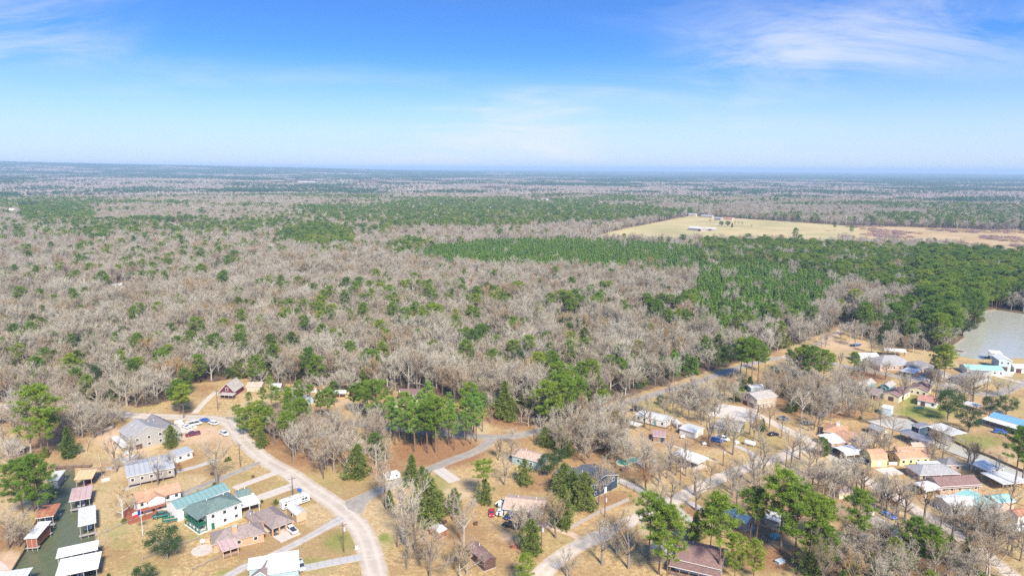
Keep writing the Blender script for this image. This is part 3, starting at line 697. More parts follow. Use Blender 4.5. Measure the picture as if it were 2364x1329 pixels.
def place_on(o, face, L_, D, t, z, proud):
    if face == 'f': o.location = (t, -D / 2 - proud, z)
    elif face == 'b': o.location = (t, D / 2 + proud, z); o.rotation_euler = (0, 0, math.pi)
    elif face == 'l': o.location = (-L_ / 2 - proud, t, z); o.rotation_euler = (0, 0, -math.pi / 2)
    else: o.location = (L_ / 2 + proud, t, z); o.rotation_euler = (0, 0, math.pi / 2)
def window(root, face, L_, D, t, z, w=1.2, hh=1.25, fm=None):
    o = link('window', unit_box(w, .12, hh, fm or trim_w), root); place_on(o, face, L_, D, t, z, .02)
    p = link('pane', unit_box(w - .26, .12, hh - .26, glass), o, (0, -.035, .13))
    return o
def house(name, label, cat, A, B, C, h, roof='gable', axis='u', rise=1.6, wall='white', rf='shingle_grey', trim='white', ov=.45, base=0.0, win=None, doors=(), storeys=1, short=None, chimney=None, group=None, d=None, found=None, wz=None):
    c0, rz, L_, D = frame(A, B, C, h)
    if d:
        v = Vector((-math.sin(rz), math.cos(rz), 0)); c0 = c0 + v * (d - D) / 2; D = d
    root = empty(name, label, cat, c0, rz, group, short)
    wm_ = wallm(wall)
    wl_ = wall_mesh(roof, axis, L_, D, base, h, rise).build('wall', wm_, root)
    fr = roof_faces(roof, axis, L_, D, h, rise, ov, ov * .7)
    ro = MB().slab(fr, .18, 0, 1).build('roof', [roofm(rf, 'X' if axis == 'u' else 'Y'), wallm(trim)], root)
    if roof in ('gable', 'gambrel', 'hip'):
        if roof == 'hip':
            rl = max(0, abs(L_ - D) / 2); rc = MB(); rc.box(-rl - .1, -.14, h + rise + .19, rl + .1, .14, h + rise + .26) if L_ >= D else rc.box(-.14, -rl - .1, h + rise + .19, .14, rl + .1, h + rise + .26)
        else:
            rc = MB(); e = (L_ if axis == 'u' else D) / 2 + ov * .7 - .05
            rc.box(-e, -.16, h + rise + .15, e, .16, h + rise + .23) if axis == 'u' else rc.box(-.16, -e, h + rise + .15, .16, e, h + rise + .23)
        rc.build('ridge_cap', roofm(rf, 'X' if axis == 'u' else 'Y'), ro)
        if rf not in METC:
            for kx in (-.22, .27):
                q = L_ * kx, D * .22
                zt = h + rise * .55
                MB().tube([(q[0], q[1], zt), (q[0], q[1], zt + .75)], [.11, .11], 6).build('vent_pipe', trim_w, ro)
    for face, n in (win or {}).items():
        W = L_ if face in 'fb' else D
        for s in range(storeys):
            for i in range(n):
                t = -W / 2 + W * (i + .5) / n
                if s == 0 and any(dd[0] == face and abs(-W / 2 + W * dd[1] - t) < (dd[2] + 1.3) / 2 for dd in doors): continue
                z = base + (h - base) / storeys * s + (h - base) / storeys * .36
                window(root, face, L_, D, t, z, min(1.2, W / n * .6))
    for dd in doors:
        face, ft, w, hh, mk = dd[:5]
        W = L_ if face in 'fb' else D
        o = link('garage_door' if w > 2 else 'door', unit_box(w, .1, hh, wallm(mk) if mk != 'glass' else glass), root); place_on(o, face, L_, D, -W / 2 + W * ft, base + .04, .03)
    if chimney:
        u_, v_, mk = chimney
        ch = MB().box(L_ * u_ - .65, D * v_ - .45, h * .5, L_ * u_ + .65, D * v_ + .45, h + rise + 1.1).build('chimney', wallm(mk), ro)
        MB().box(L_ * u_ - .75, D * v_ - .55, h + rise + 1.1, L_ * u_ + .75, D * v_ + .55, h + rise + 1.22).build('chimney_cap', conc_grey, ro)
    if base > .3:
        for i in range(max(2, int(L_ / 3)) + 1):
            for s in (-1, 1):
                n = max(2, int(L_ / 3)); o = link('pier', unit_box(.3, .3, base, post_wood), root, (-L_ / 2 + .2 + (L_ - .4) * i / n, s * (D / 2 - .2), 0))
    else:
        MB().box(-L_ / 2 - .06, -D / 2 - .06, -.05, L_ / 2 + .06, D / 2 + .06, .16).build('foundation', conc_grey, root)
    root['_dim'] = (L_, D, h)
    FOOT.append((c0.x, c0.y, max(L_, D) * .55 + 1))
    return root
FOOT = []
def local(root, c0, rz):
    a = root.rotation_euler[2]; d = c0 - Vector(root.location); ca, sa = math.cos(-a), math.sin(-a)
    return Vector((d.x * ca - d.y * sa, d.x * sa + d.y * ca, 0)), rz - a
def canopy(A, B, C, h, rf='m_white', roof='flat', axis='u', rise=.6, posts=3, parent=None, name='carport', label=None, cat='carport', short=None, floor=None, fz=.1, pm='weathered', ov=.25, trim='white', foot=0.0, rail=None, dock=False, group=None, pr=.09, thick=.16):
    """roof on posts: a carport, a boat slip or (with parent) the porch of a house"""
    c0, rz, L_, D = frame(A, B, C, h)
    if parent is None:
        root = empty(name, label, cat, c0, rz, group, short); off, dr = Vector((0, 0, 0)), 0; FOOT.append((c0.x, c0.y, max(L_, D) * .55))
    else:
        root = parent; off, dr = local(parent, c0, rz)
    pre = '' if parent is None else 'porch_'
    def put(o):
        o.location = off; o.rotation_euler = (0, 0, dr); return o
    fr = roof_faces(roof, axis, L_, D, h - .2, rise, ov, ov)
    put(MB().slab(fr, thick, 0, 1).build(pre + 'roof', [roofm(rf, 'X' if axis == 'u' else 'Y'), wallm(trim)], root))
    ca, sa = math.cos(dr), math.sin(dr)
    me_ = unit_box(pr * 2, pr * 2, h - foot - .1, wallm(pm))
    for i in range(posts):
        for s in (-1, 1):
            x, y = -L_ / 2 + .15 + (L_ - .3) * i / max(1, posts - 1), s * (D / 2 - .15)
            o = link(pre + 'post', me_, root, (off.x + x * ca - y * sa, off.y + x * sa + y * ca, foot)); o.rotation_euler = (0, 0, dr)
    if floor: put(MB().box(-L_ / 2, -D / 2, fz - .12, L_ / 2, D / 2, fz).build(pre + 'floor', wallm(floor) if floor in PAL else conc, root))
    if rail:
        rb = MB()
        for zz_r in (.35, .65, .95):
            for s in (-1, 1): rb.box(-L_ / 2, s * D / 2 - .04, fz + zz_r, L_ / 2, s * D / 2 + .04, fz + zz_r + .06)
            for s in (-1, 1): rb.box(s * L_ / 2 - .04, -D / 2 + .05, fz + zz_r, s * L_ / 2 + .04, D / 2 - .05, fz + zz_r + .06)
        put(rb.build(pre + 'railing', wallm(rail), root))
    if dock:
        put(MB().box(-L_ / 2 - .3, -D / 2 - .3, .05, L_ / 2 + .3, -D / 2 + .9, .2).build('dock_walk', wallm('weathered'), root))
        put(MB().box(-L_ / 2 - .3, D / 2 - .9, .05, L_ / 2 + .3, D / 2 + .3, .2).build('dock_walk', wallm('weathered'), root))
        put(MB().box(-L_ / 2, -.06, h - .75, L_ / 2, .06, h - .5).build('hoist_beam', wallm('brown'), root))
    root['_dim'] = (L_, D, h)
    return root, c0, rz, L_, D

# --- left bank of the canal and the boat slips
def boat(label, px, py, yaw, hullc, L_=5.6, z=None, cover=None, group='boats in the slips'):
    p = at(px, py, WATER_Z if z is None else z)
    root = empty('motor_boat', label, 'boat', p, yaw, group)
    rings = []
    for i in range(8):
        t = i / 7; x = -L_ / 2 + L_ * t; w = 1.05 * (1 - max(0, (t - .45) / .55) ** 2.2) + .03; zb = .05 + .45 * max(0, t - .6) ** 1.5
        zt = .75 + .3 * t
        rings.append([(x, -w, zt), (x, -w * .92, zb + .25), (x, 0, zb), (x, w * .92, zb + .25), (x, w, zt), (x, w * .8, zt - (.32 if .12 < t < .62 else .0)), (x, -w * .8, zt - (.32 if .12 < t < .62 else .0))])
    MB().loft(rings).build('hull', mat('hull_' + hullc, {'white': (.72, .72, .70), 'maroon': (.22, .04, .07), 'navy': (.03, .06, .2), 'grey': (.35, .36, .38), 'green': (.05, .2, .13)}[hullc], rough=.3, var=.03, spec=.5), root)
    MB().loft([[(x_, -.85, .78), (x_, .85, .78), (x_ - .25, .75, 1.45), (x_ - .25, -.75, 1.45)] for x_ in (.35, .42)]).build('windshield', glass, root)
    for s in (-.4, .4): MB().box(-.75, s - .28, .62, -.2, s + .28, 1.15).build('seat', wallm('offwhite'), root)
    MB().box(-L_ / 2 - .35, -.2, .1, -L_ / 2 + .15, .2, 1.25).build('outboard_motor', mat('motor_black', (.03, .03, .035), rough=.35, var=.05), root)
    if cover:
        MB().loft([[(x_, -w_, 1.0), (x_, 0, 1.45 - abs(x_) * .1), (x_, w_, 1.0)] for x_, w_ in ((-1.9, .95), (-.5, 1.05), (1.0, .95), (2.2, .35))], close=False, cap=False).build('cover', mat('boat_cover_' + cover, {'maroon': (.2, .03, .06), 'blue': (.05, .2, .5), 'white': (.7, .7, .7)}[cover], var=.1), root)
    return root
def slip(label, A, B, C, h, rf, roof='gable', axis='u', rise=.9, boatc=None, blabel=None, cover=None, walls=None, trim='white', yaw=0, posts=3):
    root, c0, rz, L_, D = canopy(A, B, C, h, rf, roof, axis, rise, posts, None, 'boat_slip', label, 'boathouse', None, None, .1, 'weathered', .35, trim, -2.0, None, True, 'covered boat slips along the water')
    if walls:
        MB().box(-L_ / 2 + .12, -D / 2 + .12, .2, L_ / 2 - .12, -D / 2 + .24, h * .95 - .5).build('wall_boarding', wallm(walls), root)
        MB().box(L_ / 2 - .24, -D / 2 + .3, .2, L_ / 2 - .12, D / 2 - .12, h * .95 - .5).build('wall_boarding', wallm(walls), root)
    if boatc:
        pp = to_px([[c0.x, c0.y, WATER_Z + .9]])[0]
        boat(blabel, pp[0], pp[1], rz + yaw, boatc, min(5.8, max(L_, D) - 1), WATER_Z + .5, cover)
    return root
slip('small white roofed boat slip at the head of the canal', q2(545, 240), q2(652, 228), q2(560, 140), 3.2, 'm_pale', 'flat', walls='grey', rise=.1)
slip('tan gable roofed boat slip over a maroon boat', q2(855, 222), q2(1040, 208), q2(845, 105), 3.6, 'm_tan', rise=1.2, boatc='maroon', blabel='maroon and white motor boat under the tan roof', cover='maroon', yaw=math.pi / 2, trim='lumber')
slip('faded pink metal roofed boat slip', q2(795, 472), q2(1018, 432), q2(838, 345), 3.4, 'm_pink', 'shed', rise=.5, boatc='grey', blabel='grey motor boat under the faded pink roof', yaw=math.pi / 2)
slip('ribbed white roofed boat slip in the middle of the canal', q2(900, 752), q2(1078, 712), q2(868, 562), 3.6, 'm_pale', 'flat', 'v', rise=.2, boatc='white', blabel='white motor boat under the ribbed white roof', yaw=math.pi / 2)
slip('rusty red roofed boat slip on the left bank', q2(415, 660), q2(600, 635), q2(472, 542), 3.2, 'm_rust', 'shed', rise=.4, boatc='navy', blabel='navy motor boat under the rusty red roof', yaw=math.pi / 2)
slip('white roofed boat slip with brown board walls on the left bank', q2(290, 890), q2(415, 880), q2(355, 735), 3.4, 'm_white', 'shed', rise=.5, walls='redwood', posts=3, boatc='grey', blabel='grey motor boat beside the brown board walls', yaw=math.pi / 2)
slip('large white double boathouse at the bottom, rear roof', q2(650, 1110), q2(1095, 1015), q2(655, 1015), 4.4, 'm_white', 'flat', rise=.2, posts=4)
slip('large white double boathouse at the bottom, front roof', q2(640, 1325), q2(1100, 1230), q2(655, 1145), 3.8, 'm_white', 'flat', rise=.2, posts=4, boatc='navy', blabel='navy boat under the large front white roof', yaw=math.pi / 2)
slip('pale metal roof cut off by the bottom left corner', q2(-120, 1390), q2(290, 1330), q2(-120, 1300), 3.6, 'm_pale', 'flat', rise=.2)
wk = empty('footbridge', 'dark timber walkway across the head of the canal', 'walkway', at(*q2(800, 95)), 0.1)
for k in range(9): link('plank', unit_box(1.55, 1.3, .1, wallm('brown')), wk, (-6.6 + k * 1.65, 0, .45 + (k % 3) * .008))
for s in (-.7, .7):
    MB().box(-7.4, s - .05, 1.25, 7.4, s + .05, 1.37).build('handrail', wallm('brown'), wk)
    for k in range(6): link('post', unit_box(.14, .14, 3.2, wallm('darkbrown')), wk, (-7.2 + k * 2.88, s, -1.85))

# --- lower left houses
h_ = house('house_under_construction', 'large grey roofed house with green side still being built', 'house', q1(1590, 800), q1(2005, 690), q1(1478, 690), 5.4, 'gable', 'v', 3.2, 'stone', 'shingle_grey', win={'f': 3, 'l': 3}, storeys=2, short='the large grey roofed house being built', doors=[('f', .2, 2.4, 2.3, 'darkbrown')])
house('garage_wing', 'grey roofed wing on the right of the house being built', 'house', q1(1975, 730), q1(2190, 670), q1(1850, 570), 4.6, 'gable', 'v', 2.4, 'stone', 'shingle_dark', win={'f': 2})
canopy(q1(1490, 905), q1(1565, 885), q1(1370, 792), 3.0, 'm_pale', 'shed', posts=3, parent=h_, floor='x', pm='lumber')
MB().box(-6, -9.5, 0, 3, -6.5, .35).build('deck', wallm('lumber'), h_)
house('metal_roofed_house', 'long house with a blue grey metal roof on piers', 'house', q1(1545, 1262), q1(2110, 1145), q1(1502, 1095), 4.4, 'gable', 'u', 1.2, 'weathered', 'm_grey', base=1.2, win={'f': 5, 'l': 2}, short='the blue grey metal roofed house')
house('white_shed', 'low white shed with a grey roof beyond the metal roofed house', 'shed', q1(2135, 1012), q1(2330, 948), q1(2105, 968), 2.7, 'shed', 'u', .6, 'white', 'm_grey', win={'f': 2})
h_ = house('orange_roofed_house', 'two storey cream house with orange shingle roof and red deck', 'house', q2(1560, 492), q2(2050, 358), q2(1470, 402), 5.0, 'gable', 'u', 1.6, 'offwhite', 'shingle_orange', win={'f': 5, 'l': 2}, storeys=2, doors=[('f', .35, 1.0, 2.1, 'redwood'), ('f', .85, 2.6, 2.2, 'darkbrown')], short='the orange roofed house', trim='redwood')
Lh, Dh, Hh = h_['_dim']
MB().slab(roof_faces('gable', 'v', 5.2, 3.4, 4.9, 1.3, .4, .3), .18).build('cross_gable', roofm('shingle_orange'), h_).location = (-Lh * .08, -Dh / 2 + .6, 0)
wall_mesh('gable', 'v', 4.8, 1.2, 2.8, 4.9, 1.2).build('gable_wall', wallm('offwhite'), h_).location = (-Lh * .08, -Dh / 2 - .5, 0)
MB().box(-Lh / 2 - 2.2, -Dh / 2 - 1.9, 2.45, Lh * .22, -Dh / 2 - .02, 2.65).build('balcony', wallm('redwood'), h_)
MB().box(-Lh / 2 - 2.2, -Dh / 2 - 1.9, 3.5, Lh * .22, -Dh / 2 - 1.8, 3.6).box(-Lh / 2 - 2.2, -Dh / 2 - 1.9, 2.65, -Lh / 2 - 2.1, Dh / 2, 3.6).build('railing', wallm('redwood'), h_)
MB().box(-Lh / 2 - 3.4, -Dh / 2 - 3.2, .05, Lh * .05, -Dh / 2 - .05, .4).box(-Lh / 2 - 3.4, -Dh / 2 - .05, .05, -Lh / 2 - .02, Dh / 2, .4).build('deck', wallm('redwood'), h_)
for k in range(5): link('deck_post', unit_box(.2, .2, 2.45, wallm('redwood')), h_, (-Lh / 2 - 2.1 + k * 3.4, -Dh / 2 - 1.8, 0))
house('workshop', 'long white workshop with teal metal roof', 'workshop', q3(388, 575), q3(985, 350), q3(272, 492), 4.0, 'gable', 'u', 1.5, 'white', 'm_teal', win={'l': 1}, doors=[('l', .6, 1.0, 2.1, 'grey'), ('r', .5, 3.4, 3.2, 'grey')], short='the teal roofed workshop', ov=.2)
gh = house('green_roofed_house', 'two storey white house with dark green hip roof and green verandas', 'house', q3(725, 628), q3(1115, 487), q3(585, 508), 5.4, 'hip', 'u', 1.7, 'white', 'shingle_green', win={'f': 3, 'r': 1}, storeys=2, short='the green hip roofed house', doors=[('f', .15, 1.0, 2.1, 'forestgreen')])
c0, rz, L_, D = frame(q3(622, 668), q3(725, 628), q3(487, 548), 5.4)
off, dr = local(gh, c0, rz)
def sub(o): o.location = off; o.rotation_euler = (0, 0, dr); return o
sub(MB().slab(roof_faces('shed', 'v', L_, D, 5.0, .75, .35, .4), .2).build('veranda_roof', roofm('shingle_green'), gh))
sub(MB().box(-L_ / 2, -D / 2, 2.6, L_ / 2 - .05, D / 2, 2.8).build('veranda_floor', wallm('forestgreen'), gh))
sub(MB().box(-L_ / 2 - .1, -D / 2 - .1, .02, L_ / 2 - .05, D / 2, .22).build('veranda_slab', wallm('white'), gh))
for z0 in (2.8, .2):
    rb = MB()
    for k in range(3): rb.box(-L_ / 2, -D / 2, z0 + .3 + k * .3, -L_ / 2 + .07, D / 2, z0 + .38 + k * .3).box(-L_ / 2 + .08, -D / 2, z0 + .3 + k * .3, L_ / 2 - .05, -D / 2 + .07, z0 + .38 + k * .3)
    sub(rb.build('railing', wallm('forestgreen'), gh))
ca, sa = math.cos(dr), math.sin(dr)
for x, y in [(-1, t) for t in (-1, -.5, 0, .5, 1)] + [(.9, -1)]:
    X, Y = x * (L_ / 2 - .12), y * (D / 2 - .12)
    link('veranda_post', unit_box(.2, .2, 5.0, wallm('forestgreen')), gh, (off.x + X * ca - Y * sa, off.y + X * sa + Y * ca, .0))
canopy(q3(1100, 548), q3(1325, 488), q3(1010, 440), 3.0, 'm_white', 'flat', posts=3, parent=gh, pm='white', rise=.1)
house('green_garage', 'small dark green roofed garage behind the white carport', 'garage', q3(1085, 432), q3(1225, 395), q3(1000, 375), 3.3, 'gable', 'u', 1.0, 'white', 'shingle_green')
br = house('brick_ranch_house', 'brick ranch house with brown hip roof and brick chimney', 'house', q3(800, 962), q3(1372, 832), q3(690, 848), 2.7, 'hip', 'u', 2.0, 'brick', 'shingle_brown', win={'f': 3, 'r': 2, 'l': 1}, short='the brick ranch house', chimney=(-.06, -.2, 'brick'), trim='tan')
canopy(q3(905, 1042), q3(1088, 985), q3(822, 955), 2.6, 'm_pink', 'shed', posts=3, parent=br, floor='brown', pm='tanwood', fz=.3, rail='tanwood', trim='tan')
sc_ = MB()
cw = house('carport_wing', 'brown hip roofed carport wing beside the white pickup', 'carport', q3(1290, 735), q3(1375, 705), q3(1110, 640), 2.6, 'gable', 'v', .9, 'brick', 'shingle_brown', trim='tan')
canopy(q3(1468, 782), q3(1708, 692), q3(1250, 608), 2.8, 'shingle_brown', 'hip', rise=1.9, posts=4, parent=cw, pm='brick', pr=.2, floor='x', trim='tan')
house('tan_shed', 'small tan shed with pale metal roof beside the travel trailer', 'shed', q3(1745, 640), q3(1855, 602), q3(1610, 558), 2.7, 'gable', 'v', .7, 'tanwood', 'm_pale', base=.35, win={'l': 1}, ov=.15, short='the small tan shed', trim='tan')
wr = house('white_roofed_house', 'blue grey house with flat white roof at the bottom edge', 'house', q3(1432, 1300), q3(1768, 1243), q3(1398, 1120), 4.2, 'shed', 'u', .5, 'bluegrey', 'm_white', win={'f': 2, 'r': 1}, short='the flat white roofed house')
house('roof_wing', 'left wing under the flat white roof at the bottom edge', 'house', q3(1205, 1245), q3(1410, 1212), q3(1197, 1150), 4.3, 'shed', 'u', .3, 'bluegrey', 'm_white')
house('front_gable', 'grey shingled gable in front of the flat white roof', 'house', q3(1230, 1345), q3(1450, 1345), q3(1230, 1300), 2.8, 'gable', 'v', 1.8, 'bluegrey', 'shingle_brown', d=5)
house('corner_house', 'weathered grey gable roofed house at the left edge', 'house', q1(140, 945), q1(292, 905), q1(30, 850), 3.0, 'gable', 'u', 1.4, 'brown', 'shingle_taupe', win={'f': 2}, short='the weathered house at the left edge')
# --- north side of the asphalt road
cb = house('red_cabin', 'dark red cabin with steep grey gable roof', 'cabin', q4(510, 200), q4(662, 204), q4(655, 130), 2.9, 'gable', 'v', 3.7, 'red', 'shingle_taupe', win={'f': 1, 'l': 2}, storeys=1, short='the dark red cabin', doors=[('f', .7, 1.6, 2.1, 'darkbrown')], ov=.5)
window(cb, 'f', cb['_dim'][0], cb['_dim'][1], 0, 3.2, 1.3, 1.6)
canopy(q4(508, 235), q4(650, 245), q4(530, 218), 2.3, 'shingle_taupe', 'shed', posts=4, parent=cb, pm='brown', rise=.3, floor='brown')
house('cabin_wing', 'low tan roofed wing behind the dark red cabin', 'house', q4(800, 150), q4(960, 148), q4(810, 110), 2.6, 'gable', 'u', 1.2, 'tan', 'shingle_tan')
house('small_white_roof', 'small white roofed house behind the roadside pines', 'house', q4(1050, 158), q4(1165, 158), q4(1060, 125), 2.8, 'gable', 'u', 1.0, 'grey', 'm_white')
house('brown_hip_house', 'brown hip roofed house behind the roadside pines', 'house', q4(1290, 182), q4(1462, 182), q4(1310, 135), 2.8, 'hip', 'u', 2.0, 'brown', 'shingle_brown', win={'f': 3}, short='the brown hip roofed house in the pines')
house('orange_shed', 'little orange roofed shed beside the brown hip roof', 'shed', q4(1478, 170), q4(1560, 170), q4(1480, 150), 2.4, 'gable', 'u', .8, 'white', 'shingle_orange')
house('pale_blue_house', 'pale blue house half hidden by bright pines', 'house', q4(1300, 275), q4(1452, 300), q4(1330, 232), 3.0, 'gable', 'u', 1.5, 'paleblue', 'shingle_grey', win={'f': 3}, short='the pale blue house')
op, *_ = canopy(q4(1742, 222), q4(1880, 222), q4(1770, 188), 3.2, 'm_white', 'gable', 'u', .7, 3, None, 'open_shelter', 'open timber shelter with white roof above the sandy bank', 'shelter', 'the open timber shelter', 'lumber', .3, 'lumber')
MB().box(-4, 1.5, .3, 4, 1.7, 2.2).build('back_wall', wallm('lumber'), op)
house('brown_barn', 'long low brown barn at the edge of the woods', 'barn', q7(330, 325), q7(560, 335), q7(350, 285), 3.0, 'shed', 'u', .6, 'darkbrown', 'shingle_maroon', short='the long low brown barn', trim='brown')
house('brown_shack', 'weathered brown shack right of the long barn', 'shack', q7(475, 375), q7(690, 385), q7(500, 335), 2.8, 'gable', 'u', .9, 'grey', 'shingle_brown', trim='brown')
house('red_roofed_shack', 'red roofed shack in front of the long barn', 'shack', q7(195, 415), q7(405, 425), q7(215, 385), 2.6, 'gable', 'u', .8, 'tan', 'shingle_maroon', trim='brown')
# --- lower middle
house('brown_roofed_house', 'low brown roofed house behind bare trees with parked cars', 'house', q6(258, 690), q6(608, 728), q6(298, 572), 2.9, 'gable', 'u', 1.2, 'tan', 'shingle_tan', win={'f': 4}, doors=[('f', .35, 1, 2.1, 'darkbrown')], short='the low brown roofed house', ov=.8)
house('brown_shed', 'dark brown shed with rust brown roof in the yard', 'shed', q5(1812, 1172), q5(1942, 1125), q5(1590, 985), 2.7, 'gable', 'v', .9, 'darkbrown', 'shingle_maroon', short='the dark brown shed', trim='darkbrown', ov=.25)
house('tiny_metal_shed', 'tiny shed with pale blue metal roof under bare trees', 'shed', q5(1298, 835), q5(1385, 790), q5(1225, 760), 2.2, 'gable', 'u', .5, 'redwood', 'm_pale', ov=.15)
bh = house('blue_house', 'dark blue two storey house with black roof behind cedars', 'house', q6(1068, 490), q6(1315, 385), q6(905, 370), 4.8, 'gable', 'v', 1.8, 'blue', 'shingle_black', win={'f': 3, 'r': 2}, storeys=2, short='the dark blue house', doors=[('f', .55, 1.1, 2.1, 'white'), ('f', .75, 1.6, 2.1, 'glass')])
canopy(q6(1085, 500), q6(1318, 405), q6(1060, 478), 2.6, 'shingle_black', 'flat', posts=4, parent=bh, pm='white', floor='grey', rise=.1)
house('blue_wing', 'left wing of the dark blue house under a black roof', 'house', q6(745, 362), q6(950, 440), q6(810, 285), 3.2, 'gable', 'u', 1.5, 'blue', 'shingle_black', win={'l': 1, 'f': 2})
house('tan_roofed_house', 'blue grey house with faded tan gable roof', 'house', q7(1850, 1062), q7(1948, 990), q7(1655, 935), 3.4, 'gable', 'v', 1.3, 'bluegrey', 'shingle_tan', win={'f': 2, 'l': 2}, short='the faded tan roofed house')
cp_, *_ = canopy(r1(718, 880), r1(995, 980), r1(840, 830), 3.4, 'm_white', 'flat', posts=4, label='large white flat roofed carport on the tan lawn', short='the large white carport', floor='x', rise=.1, pm='brown', thick=.55)
tw = house('tan_two_storey_house', 'tan two storey house with garage doors above the concrete apron', 'house', r1(1480, 225), r1(1645, 292), r1(1655, 172), 5.0, 'gable', 'v', 1.5, 'tan', 'shingle_taupe', win={'f': 2}, storeys=2, doors=[('f', .25, 2.6, 2.2, 'darkbrown'), ('f', .68, 2.6, 2.2, 'darkbrown')], short='the tan two storey house')
canopy(r1(1660, 345), r1(1840, 300), r1(1640, 300), 2.8, 'm_white', 'flat', posts=4, parent=tw, pm='darkbrown', rise=.1, floor='brown')
house('white_outbuilding', 'small white outbuilding behind the tan two storey house', 'shed', r1(1580, 165), r1(1740, 165), r1(1590, 130), 2.6, 'flat', 'u', .1, 'paleblue', 'm_white')
house('mobile_home', 'long pale mobile home with grey metal roof', 'mobile home', r1(322, 458), r1(645, 535), r1(400, 408), 3.2, 'gable', 'u', .6, 'offwhite', 'm_pale', base=.5, win={'f': 5, 'l': 1}, doors=[('f', .66, 1.1, 2.1, 'teal_wall')], short='the long pale mobile home', ov=.2)
canopy(r1(148, 525), r1(338, 580), r1(190, 502), 2.5, 'm_white', 'flat', posts=3, label='narrow white awning roof among bare trees', rise=.1)
house('arched_shed', 'small silver arched metal shed', 'shed', r1(768, 585), r1(835, 580), r1(815, 530), 1.3, 'arch', 'v', 1.4, 'weathered', 'm_pale', ov=.1, doors=[('f', .5, 1.6, 1.9, 'darkbrown')], short='the silver arched shed')
house('pale_roofed_shed', 'low pale roofed shed beside the silver arched shed', 'shed', r1(800, 605), r1(965, 655), r1(865, 548), 2.6, 'gable', 'u', .5, 'offwhite', 'm_pale')
house('olive_shack', 'drab olive house with a blue car parked outside', 'house', r1(1180, 588), r1(1445, 640), r1(1300, 500), 3.0, 'gable', 'u', 1.0, 'olive', 'shingle_taupe', win={'f': 3, 'l': 1}, short='the drab olive house')
house('brown_booth', 'little brown shed with a dark blue door', 'shed', r1(512, 690), r1(640, 702), r1(545, 648), 2.4, 'shed', 'u', .5, 'brown', 'm_maroon', doors=[('f', .8, 1.4, 1.9, 'blue')])
# --- right side, beyond the gravel road
house('lakeside_grey_house', 'large grey hip roofed house near the lake', 'house', r4(795, 110), r4(1170, 100), r4(840, 30), 3.2, 'hip', 'u', 3.6, 'palebrick', 'shingle_grey', win={'f': 6}, short='the large grey hip roofed house')
canopy(r4(1015, 165), r4(1160, 195), r4(1110, 118), 3.0, 'm_white', 'flat', posts=3, label='flat white carport beside the wide lakeside drive', rise=.1)
house('low_grey_house', 'low grey hip roofed house behind the flat white carport', 'house', r4(1160, 140), r4(1390, 120), r4(1200, 70), 3.0, 'hip', 'u', 2.2, 'palebrick', 'shingle_dark', win={'f': 4})
house('modern_grey_house', 'modern grey house with sloping roofs and stone front', 'house', r4(1560, 232), r4(1770, 285), r4(1700, 145), 3.6, 'shed', 'v', 2.2, 'stone', 'shingle_grey', win={'f': 4, 'l': 2}, short='the modern grey house')
house('modern_grey_wing', 'grey garage wing left of the modern stone front', 'house', r4(1398, 215), r4(1560, 215), r4(1500, 155), 3.2, 'gable', 'v', 1.6, 'grey', 'shingle_grey', doors=[('f', .4, 3.6, 2.3, 'grey')])
house('mint_roofed_house', 'long low house with mint green metal roof by the lake', 'house', r4(1745, 150), r4(2150, 172), r4(1735, 100), 3.0, 'gable', 'u', 1.3, 'offwhite', 'm_mint', win={'f': 6}, short='the long mint roofed house')
house('tall_white_house', 'tall white house with garage at the lake shore', 'house', r4(2095, 52), r4(2230, 62), r4(2105, 5), 6.2, 'gable', 'v', 1.2, 'paleblue', 'm_white', win={'f': 2, 'l': 2}, storeys=2, doors=[('f', .45, 3.4, 2.6, 'darkbrown')], short='the tall white lake house')
house('white_lake_shed', 'small white gabled building at the right edge near the lake', 'shed', r4(2262, 135), r4(2400, 145), r4(2270, 100), 2.8, 'gable', 'u', 1.2, 'offwhite', 'm_white', doors=[('f', .35, 2.6, 2.2, 'darkbrown')])
slip('white boat shelter standing in the lake', r5(2110, 520), r5(2195, 528), r5(2112, 500), 4.2, 'm_white', 'flat', rise=.1, boatc='grey', blabel='grey boat moored under the white lake shelter')
house('teal_house', 'teal house with brown roof and covered porch among bare trees', 'house', r4(505, 320), r4(605, 345), r4(620, 262), 4.6, 'gable', 'v', 1.4, 'teal_wall', 'shingle_taupe', win={'f': 2}, storeys=2, short='the teal house')
canopy(r4(590, 400), r4(780, 435), r4(640, 350), 2.9, 'shingle_brown', 'shed', posts=4, label='brown porch roof on white posts beside the teal house', name='porch_shelter', cat='porch', floor='brown', pm='white')
house('small_green_house', 'small green gabled house behind the teal house', 'house', r4(800, 325), r4(890, 345), r4(860, 285), 3.2, 'gable', 'v', 1.1, 'teal_wall', 'shingle_taupe', win={'f': 1})
house('yellow_garage', 'cream garage with purple brown gable roof', 'garage', r4(832, 412), r4(1002, 452), r4(960, 350), 3.0, 'gable', 'v', 1.2, 'cream', 'shingle_maroon', doors=[('f', .5, 2.4, 2.1, 'darkbrown')], win={'r': 2}, short='the cream garage')
house('cream_house', 'cream house with purple brown roof behind the garage', 'house', r4(1110, 358), r4(1312, 395), r4(1190, 305), 3.0, 'gable', 'v', 1.4, 'cream', 'shingle_maroon', win={'f': 3}, short='the cream house')
pc = house('pink_roofed_cottage', 'small white cottage with salmon pink roof and deck', 'cottage', r4(1205, 482), r4(1405, 520), r4(1275, 435), 2.7, 'gable', 'u', 1.0, 'white', 'shingle_red', win={'f': 3, 'r': 2}, short='the salmon roofed cottage', doors=[('f', .3, 1.8, 2.1, 'darkbrown')])
canopy(r4(1690, 520), r4(1850, 560), r4(1720, 490), 2.6, 'm_pale', 'flat', posts=3, label='pale flat carport behind the dark evergreen tree', rise=.1)
